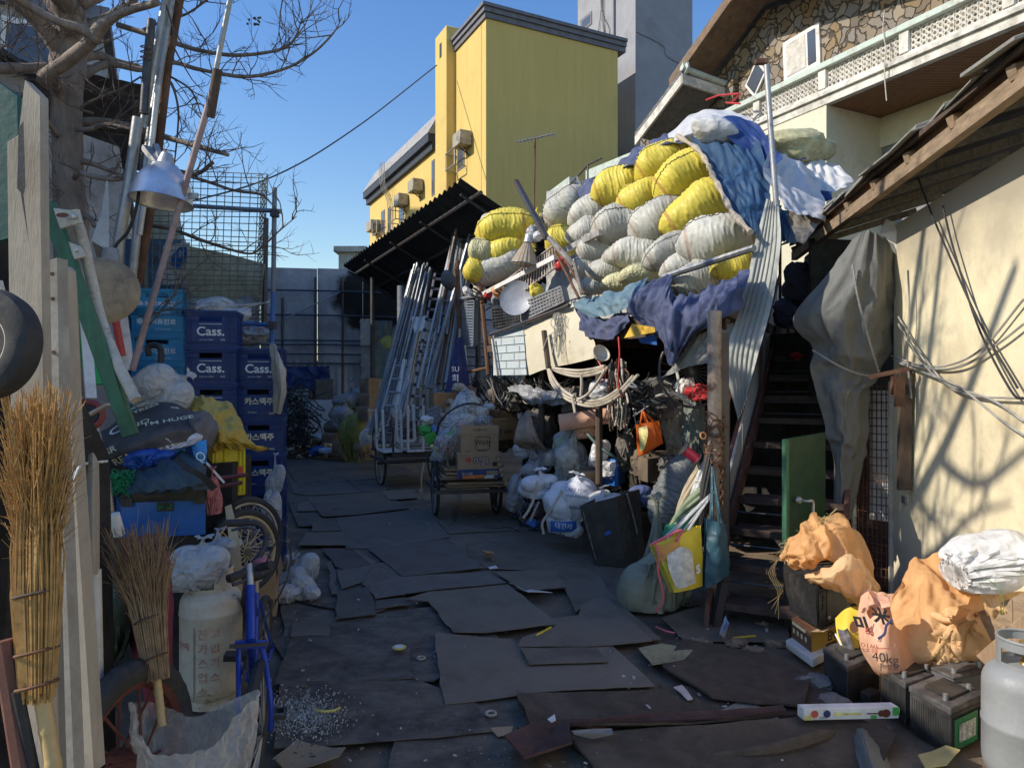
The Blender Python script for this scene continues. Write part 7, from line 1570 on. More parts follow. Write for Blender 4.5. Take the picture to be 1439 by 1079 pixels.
# clutter in front of and inside the shack
grp='bags and bundles heaped in front of the shack'
m_pat=mat('grey patterned cloth',(.33,.34,.31),.7,var=.5,vs=14,dirt=.3,cre=.25)
m_wb=mat('white printed sack',(.66,.68,.72),.5,var=.06,dirt=.2,dc=(.4,.4,.42),cre=.3,cs=7)
L_=[((806,643,7.3),(.28,.25,.3),m_pat,'grey patterned stuffed bag under the peach roll','bag',.0,.1),((790,606,7.5),(.1,.1,.12),m_clear,'small clear bag left of the peach roll','bag',.2,.12),((827,604,7.3),(.14,.12,.08),m_peach,'folded peach cloth directly beneath the peach roll','cloth',.2,.1),((793,625,7.5),(.12,.12,.12),mat('pale green print',(.28,.36,.24),.7,cre=.3),'pale green bundle at the left top of the patterned bag','bundle',.2,.1),((841,632,7.1),(.11,.1,.16),m_whitebag,'white cloth hung over the right side of the patterned bag','cloth',.25,.15),((858,655,7.0),(.12,.1,.1),m_whitebag,'small white crumpled cloth by the blue carton','cloth',.3,.2),((752,645,7.6),(.2,.2,.17),m_greybag,'grey plastic bag above the steel drum','bag',.2,.12),((742,628,7.8),(.15,.15,.1),m_clear,'clear plastic bag behind the steel pot','bag',.25,.15),((806,697,6.75),(.25,.2,.22),m_wb,'large white printed sack standing in front of the patterned bag','sack',.12,.07),((790,733,6.75),(.18,.16,.12),m_wb,'white and blue printed sack lowest in front of the heap','sack',.12,.07),((760,676,7.0),(.19,.16,.13),m_wb,'white printed sack tilted at the left end of the heap','sack',.15,.08),((850,696,6.45),(.17,.14,.08),m_whitebag,'white plastic bag filling the black carrying case','bag',.25,.18),((900,695,6.6),(.16,.14,.12),mat('dark blue cloth',(.06,.08,.2),.8,cre=.3),'dark blue cloth bundle right of the black case','bundle',.25,.15),((725,690,7.4),(.1,.1,.2),m_greybag,'dark bag hanging beside the front cart','bag',.2,.1)]
made={}
for i,(p,r_,m,lab,c,lu,cr_) in enumerate(L_):made[lab]=one('heaped_'+c,bag(W(*p),r_,i*.1+.2,floor=.0,tied=c in ('bag','sack'),Rm=Euler((.25*math.sin(i*2),.3*math.sin(i*5),0)).to_matrix()),m,lab,c,grp)
big=made['large white printed sack standing in front of the patterned bag']
c=W(806,697,6.75)
def wrapf(cc,rx,ry,rz):
 def f(p):
  q=p-cc;x=max(-.95,min(.95,q.x/rx));z=max(-.95,min(.95,q.z/rz));return V((p.x,cc.y-ry*1.0*math.sqrt(max(.03,1-x*x*.8-z*z*.7))-.045,p.z))
 return f
wf=wrapf(c,.25,.2,.22)
text('CARE FOR',big,'lettering',c+V((.0,-.2,.09)),(1,0,-.12),(.1,0,1),.045,m_navyink,warp=wf);text('AND POWDER',big,'lettering',c+V((.02,-.2,.03)),(1,0,-.12),(.1,0,1),.035,m_navyink,warp=wf);text('Battery',big,'lettering',c+V((0,-.2,-.07)),(1,0,-.12),(.1,0,1),.045,m_ink,warp=wf)
low=made['white and blue printed sack lowest in front of the heap'];c=W(790,733,6.75);wf=wrapf(c,.18,.16,.12)
mb=MB();mb.grid(lambda u,v:wf(c+V(((u-.5)*.24,-.2,(v-.5)*.1-.01)))+V((0,.004,0)),16,8);obj('printed_patch',mb,m_blue,low,fix=False);text('대한제',low,'lettering',c+V((0,-.2,-.005)),(1,0,-.1),(.1,0,1),.06,m_whiteink,warp=wf)
sm=made['white printed sack tilted at the left end of the heap'];c=W(760,676,7.0);text('E',sm,'lettering',c+V((.09,-.16,.0)),(1,0,-.3),(.3,0,1),.05,m_ink,warp=wrapf(c,.19,.16,.13))
a,b=W(787,594,7.25),W(861,583,7.15);ax=b-a;Mq=ax.to_track_quat('Z','Y').to_matrix();Ln=ax.length
mb=MB();mb.grid(lambda u,v:a+Mq @ V(((.085-.012*v)*(1+.09*ridg((u*0+math.cos(u*6.283),math.sin(u*6.283),v*4),2,2))*math.cos(u*6.283),(.085-.012*v)*(1+.09*ridg((math.cos(u*6.283),math.sin(u*6.283),v*4),2,2))*math.sin(u*6.283),Ln*v)),48,40,wrap=True)
mb.grid(lambda u,v:a+Mq @ V(((.085-.05*v)*math.cos(u*6.283),(.085-.05*v)*math.sin(u*6.283),.01+.05*v)),40,6,wrap=True);mb.grid(lambda u,v:a+Mq @ V(((.073-.05*v)*math.cos(u*6.283),(.073-.05*v)*math.sin(u*6.283),Ln-.05*v)),40,6,wrap=True)
one('peach_roll',mb,m_peach,'rolled peach coloured sheet lying on top of the heap in the sun','roll',fix=False)
b,t=cbox((823,6.95),(803,7.3),(859,7.25),664,692);cc_=thing('carton','open brown carton behind the large white printed sack','carton',b[0]);obj('carton_body',boxmb(b,t),m_card,cc_,bev=.004)
b,t=cbox((868,6.9),(834,7.2),(879,7.2),656,684);b=[p for p in b];bc=thing('carton','blue printed carton tilted beside the open brown carton','carton',b[0]);obj('carton_body',boxmb(b,t),m_blue,bc,bev=.004);ftext('TOMA',bc,b,t,'l',.6,.4,.05,m_whiteink);obj('flap',MB().prism([t[3],t[0],t[0]+V((.0,.03,.07)),t[3]+V((0,.03,.06))],(0,.005,0)),m_blue,bc)
bcs=thing('carrying_case','open dusty black fabric case full of white plastic','case',G(860,800))
P=[W(836,797,6.25),W(880,800,6.15),W(906,783,6.5),W(862,782,6.6)];T=[W(814,711,6.2),W(866,698,6.05),W(899,687,6.4),W(846,695,6.55)]
for p in P:p.z=max(p.z,.01)
m_case=mat('dusty black nylon',(.035,.034,.032),.7,var=.3,dirt=.45,dc=(.09,.085,.075),ds=3,bump=.3,bs=120)
for i in range(4):j=(i+1) % 4;n=(P[j]-P[i]).cross(UP).normalized();obj('case_side',MB().prism([P[i],P[j],T[j],T[i]],-n*.015 if False else n*-.012),m_case,bcs,bev=.003)
obj('case_bottom',MB().prism([p+UP*.02 for p in P],UP*.01),m_case,bcs)
obj('strap',MB().tube(curve([T[1].lerp(T[2],.4)+V((.005,-.02,0)),T[1].lerp(T[2],.55).lerp(P[1].lerp(P[2],.55),.35)+V((.01,-.02,0)),T[1].lerp(T[2],.65).lerp(P[1].lerp(P[2],.65),.6)+V((.01,-.02,0))],10),.008,5),m_alu,bcs)
obj('rivets',MB().tube([T[0].lerp(P[0],i/12)+V((.02,-.012,0)) for i in range(1,12)],[.004 if i % 2 else .0015 for i in range(11)],5),m_alu,bcs)
obj('sticker',MB().prism([W(850,748,6.1),W(858,745,6.08),W(858,750,6.08),W(850,753,6.1)],(0,.004,0)),m_blue,bcs)
mb=MB().lathe([(0,0),(.1,0),(.105,.01),(.105,.13),(.11,.135),(.1,.135),(.098,.02),(0,.015)],W(772,653,7.5),None,28);one('steel_pot',mb,m_alu,'steel cooking pot sitting left of the patterned bag','pot')
mb=MB().lathe([(0,0),(.15,0),(.15,.02),(.145,.03),(.15,.32),(.155,.33),(.15,.34),(0,.33)],G(731,712)+V((0,.1,0)),None,32);one('steel_drum',mb,mat('dull dark tin',(.16,.15,.14),.4,.6,dirt=.4),'dull steel drum on the ground right of the front cart','drum')
mb=MB().lathe([(0,0),(.1,0),(.11,.012),(.1,.018),(0,.012)],W(753,583,8.0),Euler((R(4),0,0)).to_matrix(),28);one('round_pan',mb,m_beige,'thin round stool seat floating level in the dark of the shack','stool seat') if False else None
st_=thing('stool','small round stool standing in the dark of the shack behind the brown cloth','stool',W(753,585,8.0));c=W(753,584,8.0);obj('seat',MB().lathe([(0,0),(.1,0),(.11,.012),(.1,.02),(0,.022)],c,None,28),m_beige,st_);[obj('leg',MB().rod(c+V((.07*math.cos(a),.07*math.sin(a),0)),V((c.x+.12*math.cos(a),c.y+.12*math.sin(a),0)),.01,6),m_steel,st_) for a in (.5,2.1,3.7,5.3)]
mb=sheet([[W(726,590,7.6),W(742,575,7.5),W(746,585,7.5)],[W(724,605,7.4),W(745,600,7.3),W(756,605,7.4)],[W(722,622,7.4),W(752,622,7.25),W(768,628,7.4)],[W(730,632,7.5),W(755,634,7.4),W(772,636,7.5)]],60,50,fold=.03,fu=4,amp=.01,fr=6,sd=9,wr=(1.08,.04));one('brown_cloth',mb,mat('dusty brown sacking',(.25,.18,.13),.85,dirt=.4,bump=.4,bs=90),'dusty brown sacking draped to a peak right of the front cart','cloth')
one('white_pipe',MB().rod(W(768,636,7.4),W(748,618,7.5),.02,7),m_white,'short white pipe end beside the brown sacking','pipe') if False else None
for (pts,m,lab) in (([(755,676),(752,695),(744,715),(735,728)],m_wirewhite,'white hose curving to the ground from the tilted white sack'),([(790,688),(781,705),(770,722),(762,735),(764,750)],m_wirewhite,'white hose running down beside the large white sack'),([(757,705),(750,720),(745,732)],m_galv,'short grey hose between the two white hoses')):
 one('hose',MB().tube(curve([W(x,y,6.6) for x,y in pts],16),.013,7),m,lab,'hose','hoses in front of the heap')
one('rubber_hose',MB().tube(curve([W(826,610,7.0),W(840,625,6.9),W(860,640,6.8),W(878,650,6.9),W(890,652,7.0)],20),.017,7),mat('dark green rubber',(.03,.06,.05),.5),'dark green hose drooping over the white cloth right of the patterned bag','hose')
mb=MB()
for k in range(60):
 a=G(rr.uniform(728,800),rr.uniform(712,748),.02);pts=[a]
 for j in range(3):pts.append(pts[-1]+V((rr.uniform(-.15,.15),rr.uniform(-.12,.12),rr.uniform(-.04,.09))))
 for p in pts:p.z=max(p.z,.015)
 mb.tube(curve(pts,10),.004,4)
tag(obj('floor_wire_tangle',mb,m_wire),'tangle of thin black wire on the ground before the white sacks','wire',kind='stuff')
mb=MB();cq=[m_white,m_card,m_carddark,m_greybag,m_whitebag,m_dirtpile,m_blue,m_red,m_black,m_beige,m_card,m_greybag]
for k in range(420):
 z_=rr.random();zn=rr.random()
 if zn < .62:g=G(rr.uniform(718,885),rr.uniform(708,752),.0)+V((0,rr.uniform(0,1.0),z_*z_*.28))
 elif zn < .72:g=G(rr.uniform(378,402),rr.uniform(650,790),.0)+V((0,0,z_*.08))
 else:g=G(rr.uniform(395,520),rr.uniform(634,648),.0)+V((0,rr.uniform(-.3,.8),z_*z_*.45))
 s_=rr.uniform(.02,.085);mb.cur=rr.randrange(12);Me=Euler((rr.uniform(-.9,.9),rr.uniform(-.9,.9),rr.uniform(0,6.3))).to_matrix();n0=len(mb.v)
 if k % 3:mb.grid(lambda u,v:g+V((0,0,.02))+Me @ V(((u-.5)*s_*2,(v-.5)*s_*1.4,s_*.5*noise.noise(V((u*2.6+k,v*2.6,k*.7))))),7,7)
 else:mb.box(g+V((0,0,.03)),(s_*1.6,s_,s_*.5),Me)
 for i in range(n0,len(mb.v)):mb.v[i].z=max(mb.v[i].z,.02)
tag(obj('loose_rubbish',mb,cq),'loose torn card, film and plastic scraps strewn under the heaps and by the back fence','rubbish',kind='stuff')
# cables hanging under the shack edge
cb=[([(868,468),(880,520),(905,565),(945,600),(990,620),(1050,632),(1110,620),(1165,590),(1215,540),(1250,500)],'longest cable loop under the cream panel, lowest strand'),([(870,466),(885,515),(912,560),(950,592),(1000,610),(1055,622),(1110,608),(1165,575),(1230,505)],'cable loop under the cream panel, second lowest strand'),([(872,465),(893,510),(920,550),(960,582),(1005,602),(1060,610),(1115,595),(1170,560)],'cable loop under the cream panel, third lowest strand'),([(880,470),(920,490),(980,505),(1040,502),(1100,485),(1130,462)],'shorter cable loop near the panel edge, lowest of the short ones'),([(885,470),(930,485),(990,495),(1045,490),(1105,470)],'shorter cable loop near the panel edge, middle one'),([(890,472),(940,478),(1000,482),(1060,475),(1110,462)],'shorter cable loop near the panel edge, uppermost one'),([(1010,500),(1012,540),(1008,590)],'straight cable dropping from the short loops'),([(985,580),(975,600),(985,660)],'straight cable dropping to the peach roll'),([(1112,480),(1080,530),(1040,580),(1000,605)],'cable slanting from the panel end down to the long loops')]
for i,(pts,lab) in enumerate(cb):one('beige_cable',MB().tube(curve([Q(x,y,-.18-.012*i) for x,y in pts],30),.014,7),m_wirewhite,lab,'cable','beige cables looping under the shack edge')
one('red_wire',MB().tube(curve([Q(1072,425,-.22),Q(1090,455,-.24),Q(1112,490,-.24),Q(1105,525,-.22),Q(1085,530,-.22)],20),.008,5),m_red,'red wire curling beside the small cream reflector','wire');one('red_wire',MB().tube(curve([Q(1168,340,-.2),Q(1172,420,-.22),Q(1165,520,-.22),Q(1180,590,-.2)],20),.008,5),m_red,'red wire hanging straight in the cable bunch','wire')
mb=MB();k2=random.Random(77)
for k in range(60):
 x=1130+k2.random()*70;pts=[Q(x,450+k2.uniform(-20,30),-.1+k2.uniform(-.1,.15))]
 for j in range(5):x += k2.uniform(-14,16);pts.append(Q(x,500+j*k2.uniform(45,60),-.1+k2.uniform(-.12,.15)))
 mb.cur=k2.choice([0,0,0,1,1,2]);mb.tube(curve(pts,16),k2.uniform(.004,.009),5)
tag(obj('cable_bunch',mb,[m_wire,m_wirewhite,m_rust]),'thick ragged bunch of cables hanging down left of the orange bag','cables',kind='stuff')
mb=MB()
for k in range(45):
 a=Q(k2.uniform(1195,1330),k2.uniform(540,640),k2.uniform(-.05,.3));pts=[a]
 for j in range(3):pts.append(pts[-1]+V((k2.uniform(-.15,.15),k2.uniform(-.1,.1),k2.uniform(-.12,.08))))
 mb.cur=k2.choice([0,0,0,0,0,1,2]);mb.tube(curve(pts,9),k2.uniform(.004,.012),5)
tag(obj('metal_tangle',mb,[m_wire,m_galv,m_wirewhite]),'tangle of wires and bright fittings above the orange bag','wire',kind='stuff')
mb=MB()
for k in range(70):
 a=Q(k2.uniform(530,860),k2.uniform(500,540),k2.uniform(-.05,.3));pts=[a];dr=k2.uniform(.08,.35);wv=k2.uniform(.2,.6)
 pts=[a,a+V((wv*.25,0,-dr*.7)),a+V((wv*.5,k2.uniform(-.1,.1),-dr)),a+V((wv*.8,0,-dr*.6)),a+V((wv,0,0))]
 mb.cur=k2.choice([0,0,0,0,1]);mb.tube(curve(pts,14),k2.uniform(.006,.012),5)
tag(obj('black_cable_loops',mb,[m_wire,m_wiregrey]),'black cables sagging in loops below the insulation board','cables',kind='stuff')
mb=MB()
for k in range(22):
 a=Q(905+k2.uniform(-15,40),245+k2.uniform(-10,10),-.2);pts=[a]
 for j in range(4):pts.append(pts[-1]+V((k2.uniform(-.05,.05),k2.uniform(-.02,.01),k2.uniform(-.14,-.03))))
 mb.tube(curve(pts,10),.004,4)
tag(obj('string_tangle',mb,m_wiregrey),'loose grey strings dangling over the cream panel','string',kind='stuff')
mb=sheet([[Q(705,545,.1),Q(790,545,.05),Q(870,560,.05),Q(950,560,.1)],[Q(710,570,-.02),Q(790,590,-.06),Q(870,600,-.04),Q(945,600,.0)],[Q(740,590,.05),Q(800,625,.0),Q(870,630,.02),Q(940,625,.05)]],70,44,fold=.04,fu=5,amp=.01,fr=5,sd=17,wr=(1.1,.03));one('film_sheet',mb,m_greybag,'dusty grey plastic film bulging under the insulation board','film')
one('white_helmet',blob(Q(1100,570,.1),(.14,.12,.12),3,k=4,lump=.15,cre=.05),m_whitebag,'white rounded plastic lump behind the long cable loops','lump')
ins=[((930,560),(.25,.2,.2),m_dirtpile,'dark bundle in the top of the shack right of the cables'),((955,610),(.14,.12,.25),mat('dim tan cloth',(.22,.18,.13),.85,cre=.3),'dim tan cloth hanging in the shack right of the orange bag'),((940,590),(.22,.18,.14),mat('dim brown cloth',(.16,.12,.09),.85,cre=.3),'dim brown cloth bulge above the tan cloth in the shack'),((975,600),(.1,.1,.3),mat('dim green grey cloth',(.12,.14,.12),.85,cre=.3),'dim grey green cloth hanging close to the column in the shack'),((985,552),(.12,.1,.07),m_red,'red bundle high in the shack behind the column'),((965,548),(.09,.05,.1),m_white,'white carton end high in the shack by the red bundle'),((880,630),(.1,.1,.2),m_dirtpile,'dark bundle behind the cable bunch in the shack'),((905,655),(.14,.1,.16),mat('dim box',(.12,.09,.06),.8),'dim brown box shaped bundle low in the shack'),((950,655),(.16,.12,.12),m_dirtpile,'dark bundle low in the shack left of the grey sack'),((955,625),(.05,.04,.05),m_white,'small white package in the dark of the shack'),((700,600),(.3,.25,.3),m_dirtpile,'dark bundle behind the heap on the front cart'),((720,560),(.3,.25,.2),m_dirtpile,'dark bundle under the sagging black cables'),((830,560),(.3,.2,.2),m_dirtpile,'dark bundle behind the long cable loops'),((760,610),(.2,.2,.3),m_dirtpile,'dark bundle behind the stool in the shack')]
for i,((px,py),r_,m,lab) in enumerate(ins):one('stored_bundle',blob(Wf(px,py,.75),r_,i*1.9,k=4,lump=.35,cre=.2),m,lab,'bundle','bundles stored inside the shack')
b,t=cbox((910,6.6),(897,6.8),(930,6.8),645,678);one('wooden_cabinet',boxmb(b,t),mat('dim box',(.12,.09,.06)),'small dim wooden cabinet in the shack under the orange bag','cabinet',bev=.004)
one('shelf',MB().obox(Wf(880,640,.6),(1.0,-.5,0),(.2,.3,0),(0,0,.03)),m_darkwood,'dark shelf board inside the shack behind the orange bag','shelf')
wh_=thing('spare_wheel','thin spoked bicycle wheel hung high in the shack beside the column','wheel',Wf(975,530,.5));c=Wf(972,522,.4);Mq=Euler((R(85),0,R(15))).to_matrix();obj('rim',MB().torus(c,.3,.012,Mq,40,6),m_steel,wh_);mb=MB();[mb.rod(c,c+Mq @ V((.3*math.cos(k/24*6.283),.3*math.sin(k/24*6.283),0)),.002,4) for k in range(24)];obj('spokes',mb,m_galv,wh_)
one('white_strap',MB().tube(curve([W(951,522,5.9),W(953,535,5.85),W(948,546,5.85)],8),.012,6),m_white,'short white strap hanging under the grey plastic sheet','strap')
# bare tree
m_bark=mat('grey brown bark',(.24,.19,.155),.95,var=.35,vs=5,stretch=(3,3,.6),bump=1.0,bs=26,dirt=.3,dc=(.07,.055,.045),ds=3)
m_twig=mat('dark twig bark',(.1,.075,.06),.9,var=.3,bump=.3,bs=40)
TD=4.8
tr=thing('bare_tree','thick bare street tree with lopped limbs behind the ladder on the left','tree',V((X(97,TD),TD,0)))
base=V((X(97,TD),TD,0))
rt=random.Random(17)
def rough_tube(pts,rs,n,sd,nn=14,amp=.08):
 P=curve(pts,n);mb=MB();L=[]
 R_=[spl([V((r,0,0)) for r in rs],i/(n-1)).x for i in range(n)]
 mb.tube(P,R_,nn)
 mb.v=[p+(p-P[min(i//nn,n-1)])*amp*1.6*fb(p*6,2,sd)+(p-P[min(i//nn,n-1)])*amp*ridg((p.x*22,p.y*22,p.z*5),2,sd) for i,p in enumerate(mb.v)]
 return mb
def T(px,py,d=TD):return W(px,py,d)
trunk=rough_tube([base,T(100,600),T(101,330),T(97,250),T(94,170),T(95,100),T(98,40),T(100,-40),T(104,-120,4.7)],[.13,.105,.1,.092,.088,.1,.095,.085,.075],70,1,22,.07)
tk=obj('trunk',trunk,m_bark,tr,ang=180)
limbs=[([T(92,118,4.75),T(62,112,4.55),T(95,85,4.45),T(128,58,4.35),T(142,38,4.3),T(165,22,4.25),T(190,12,4.2),T(222,4,4.1)],[.05,.05,.048,.046,.04,.03,.027,.02]),([T(92,100,4.85),T(60,98,4.75),T(25,96,4.6),T(-15,98,4.4)],[.05,.045,.04,.04]),([T(100,55,4.75),T(130,35,4.9),T(160,22,5.0),T(185,5,5.1),T(200,-30,5.2)],[.05,.045,.04,.035,.03]),([T(95,90,4.8),T(70,50,4.7),T(40,18,4.6),T(10,-8,4.5)],[.075,.065,.055,.05]),([T(138,58,4.33),T(115,42,4.3),T(80,30,4.25),T(40,8,4.2),T(15,-10,4.1)],[.035,.033,.03,.028,.026]),([T(100,82,4.8),T(135,78,4.95),T(165,88,5.1),T(205,98,5.2)],[.05,.04,.032,.02]),([T(110,110,4.8),T(118,100,4.9),T(150,92,5.0)],[.05,.035,.028]),([T(100,150,4.8),T(85,128,4.72),T(75,112,4.6)],[.05,.05,.045]),([T(165,35,5.0),T(230,55,5.0),T(275,70,4.95),T(330,78,4.9),T(385,72,4.8),T(412,58,4.75),T(425,25,4.7)],[.024,.022,.018,.014,.011,.009,.005]),([T(115,108,4.85),T(150,90,5.0),T(200,98,5.1),T(240,88,5.1),T(280,98,5.0),T(345,108,4.9),T(400,97,4.8),T(440,75,4.7),T(470,45,4.6),T(480,25,4.6)],[.035,.028,.022,.018,.016,.014,.011,.009,.006,.003]),([T(108,172,4.85),T(150,172,4.9),T(190,180,4.9),T(240,195,4.85),T(285,208,4.8),T(321,218,4.75)],[.04,.03,.026,.022,.02,.013]),([T(108,182,4.7),T(125,182,4.6),T(150,175,4.55),T(185,182,4.5)],[.02,.018,.014,.01]),([T(105,250,4.7),T(112,243,4.55),T(130,248,4.5),T(160,252,4.5),T(180,248,4.5)],[.022,.02,.018,.018,.016]),([T(180,248,4.5),T(240,240,4.6),T(275,245,4.6),T(300,228,4.6)],[.018,.018,.016,.014]),([T(240,240,4.6),T(290,255,4.6),T(330,268,4.6),T(365,273,4.6),T(382,286,4.6)],[.016,.013,.011,.009,.004]),([T(110,225,4.8),T(135,232,4.8),T(165,245,4.8)],[.03,.02,.015]),([T(198,316,4.7),T(240,322,4.65),T(290,340,4.6),T(345,356,4.6),T(365,350,4.6),T(392,325,4.6),T(417,304,4.6)],[.016,.014,.012,.009,.008,.006,.003]),([T(230,108,4.9),T(242,120,4.9),T(250,150,4.9),T(250,180,4.9),T(245,232,4.9)],[.012,.011,.009,.008,.005]),([T(195,45,5.0),T(230,30,5.0),T(262,20,5.0),T(292,0,5.0)],[.012,.011,.009,.007]),([T(112,300,4.8),T(128,308,4.7),T(132,318,4.65)],[.025,.022,.018]),([T(80,190,4.7),T(60,160,4.5),T(48,130,4.4)],[.02,.015,.01]),([T(205,90,5.1),T(260,120,5.0),T(275,140,5.0),T(282,160,5.0)],[.01,.008,.006,.004]),([T(130,160,4.7),T(115,150,4.6),T(170,125,4.7),T(198,108,4.8)],[.012,.01,.008,.006]),([T(190,478,4.6),T(215,450,4.5),T(240,420,4.5),T(265,380,4.5)],[.006,.006,.005,.003]),([T(195,445,4.6),T(235,435,4.5),T(262,420,4.5),T(268,410,4.5)],[.006,.005,.004,.003]),]
def rv(a):return V((rt.uniform(-a,a),rt.uniform(-a,a),rt.uniform(-a,a)))
twmb=MB()
def twig(p,d,L,r,lev):
 pts=[p];q=p;dd=d.normalized()
 for i in range(4):
  dd=(dd+rv(.35)+UP*.08).normalized();q=q+dd*L/4;pts.append(q)
 twmb.tube(pts,[r,r*.85,r*.7,r*.5,r*.3],4)
 if lev > 0:
  for i in (1,2,3):
   if rt.random() < .75:twig(pts[i],(dd+rv(.9)).normalized(),L*.55,r*.6,lev-1)
for i,(pts,rs) in enumerate(limbs):
 n=10+4*len(pts)
 obj('limb',rough_tube(pts,[q*.82 for q in rs],n,i,14 if rs[0] > .03 else 8,.11),m_bark if rs[0] > .018 else m_twig,tr,ang=180)
 P=curve(pts,24);ln=sum((P[k+1]-P[k]).length for k in range(23))
 for k in range(int(ln*(11 if i > 7 else 6))):
  j=rt.randrange(4,23);t=(P[j]-P[j-1]).normalized();twig(P[j],t*.7+rv(.8)+UP*.2,rt.uniform(.15,.42),.0045,2)
top=T(104,-120,4.7)
up_l=[]
for (d,L) in ((V((.3,.1,1)),2.0),(V((-.6,.3,1)),1.8),(V((.2,-.8,.5)),2.2),(V((-.2,-.9,.7)),2.0),(V((.7,-.5,.6)),1.4),(V((.5,.6,.8)),1.6),(V((0,-1,.25)),2.4),(V((.1,-.6,.9)),2.0)):
 d.normalize();s=top-UP*rt.uniform(0,.9);pts=[s]
 for i in range(5):d=(d+rv(.28)).normalized();pts.append(pts[-1]+d*L/5)
 obj('limb',rough_tube(pts,[.07,.058,.045,.034,.022,.012],26,i,9,.05),m_bark,tr,ang=180)
 P=curve(pts,20)
 for k in range(16):j=rt.randrange(5,20);twig(P[j],(P[j]-P[j-1]).normalized()*.5+rv(.9),rt.uniform(.4,.9),.011,2)
for j,(pts,r0) in enumerate((([(-3.0,4.7,4.4),(-2.95,3.9,4.8),(-2.9,3.2,5.3),(-2.9,2.5,6.1)],.075),([(-2.95,4.1,4.75),(-2.9,3.6,5.6),(-2.95,3.3,6.6)],.05),([(-3.0,4.75,4.3),(-2.9,4.0,5.7),(-2.8,3.5,6.9)],.06),([(-2.92,3.4,5.15),(-2.85,2.9,4.95),(-2.8,2.4,5.1)],.04))):
 obj('limb',rough_tube([V(p) for p in pts],[r0,r0*.8,r0*.6,r0*.4][:len(pts)],24,j+40,10,.08),m_bark,tr,ang=180)
for k in range(26):twig(T(rt.uniform(-5,70),rt.uniform(20,110),4.5),V((rt.uniform(-.5,.8),0,rt.uniform(-.2,1))),rt.uniform(.2,.45),.004,2)
for k in range(14):twig(T(rt.uniform(60,80),rt.uniform(180,280),4.6),V((rt.uniform(-.8,.3),-.2,rt.uniform(-.2,1))),rt.uniform(.15,.3),.0035,1)
tag(obj('twigs',twmb,m_twig,tr),kind='stuff')
mb=MB()
for k in range(14):c=T(352+rt.uniform(-7,14),30+rt.uniform(-6,6),4.9);mb.add([c+v*.009 for v in ico(1)[0]],ico(1)[1])
tag(obj('seed_pods',mb,m_twig,tr),kind='stuff')
# beer crates
def crate_proto(name,label,m,w_,dp,h,lettering,ink,rows):
 t=thing(name,label,'crate',(0,0,0));mb=MB();th=.012
 hw,hd=w_/2,dp/2
 def P(x,y,z):return V((x,y,z))
 x0,x1,z0,z1=-.1*w_*2.2,.1*w_*2.2,h*.70,h*.84
 for (xa,xb,za,zb) in ((-hw,hw,0,z0),(-hw,hw,z1,h),(-hw,x0,z0,z1),(x1,hw,z0,z1)):mb.obox((xa,-hd,za),(xb-xa,0,0),(0,th,0),(0,0,zb-za))
 mb.obox((-hw,hd-th,0),(w_,0,0),(0,th,0),(0,0,h))
 for s in (-hw,hw-th):mb.obox((s,-hd+th,0),(th,0,0),(0,dp-2*th,0),(0,0,h))
 mb.obox((-hw+th,-hd+th,.004),(w_-2*th,0,0),(0,dp-2*th,0),(0,0,.01))
 obj('crate_body',mb,m,t,bev=.002)
 mb=MB();o=.008
 for (za,hh) in ((h-.022,.022),(h*.88,.008),(.0,.02),(h*.12,.007)):
  mb.obox((-hw-o,-hd-o,za),(w_+2*o,0,0),(0,o-.0005,0),(0,0,hh));mb.obox((hw+.0005,-hd-.0005,za),(o,0,0),(0,dp+o,0),(0,0,hh));mb.obox((-hw-o,-hd-.0005,za),(o-.0005,0,0),(0,dp+o,0),(0,0,hh))
 for s in (-1,1):
  for q in (.0,.035):mb.obox((s*(hw-.01-q)-.005,-hd-.007,.02),(.01,0,0),(0,.0065,0),(0,0,h-.042))
  for q in (-.3,-.1,.1,.3):mb.obox((hw+.0005 if s > 0 else -hw-.0065,dp*q,.02),(.006,0,0),(0,.008,0),(0,0,h-.042))
 obj('ribs',mb,m,t,bev=.0015)
 for (s,z,sz,u) in lettering:text(s,t,'lettering',(u*w_,-hd-.001,z*h),(1,0,0),(0,0,1),sz,ink,bold=.002 if sz > .05 else 0)
 mb=MB()
 for (u0,u1,z) in rows:mb.obox((u0*w_,-hd-.002,z*h),((u1-u0)*w_,0,0),(0,.0015,0),(0,0,.004))
 if rows:obj('printed_lines',mb,ink,t)
 return t
m_cassn=mat('navy crate plastic',(.009,.026,.125),.4,var=.12,dirt=.25,dc=(.05,.055,.09),jit=.12)
m_cassl=mat('sky blue crate plastic',(.035,.29,.53),.42,var=.12,dirt=.2,dc=(.1,.2,.28),jit=.1)
cw,cd_,ch=.40,.34,.308
cassA=crate_proto('beer_crate','x',m_cassn,cw,cd_,ch,[('Cass.',.42,.105,0),('fresh beer 500ml',.2,.016,-.08),('20입',.2,.02,.24)],m_whiteink,[(-.22,.22,.62),(-.2,.22,.12)])
cassK=crate_proto('beer_crate','x',m_cassn,cw,cd_,ch,[('카스맥주',.5,.065,.02),('맥주 500ml',.2,.016,-.12),('500',.16,.03,.27)],m_goldink,[])
hite=crate_proto('beer_crate','x',m_cassl,.46,.34,.288,[('하이트진로',.45,.062,.06),('◉',.46,.07,-.33),('하이트진로 주식회사',.2,.018,.12)],m_whiteink,[])
used=set()
def put(proto,x,y,z,rz,lab,grp):
 M=Matrix.Translation((x,y,z)) @ Matrix.Rotation(rz,4,'Z')
 if proto.name not in used:place(proto,M);proto['label']=lab;proto['group']=grp;used.add(proto.name)
 else:dup(proto,M,lab,grp)
rc=random.Random(3)
ordn=['bottom','second from bottom','third from bottom','fourth from bottom','fifth from bottom','sixth from bottom','seventh from bottom','eighth from bottom']
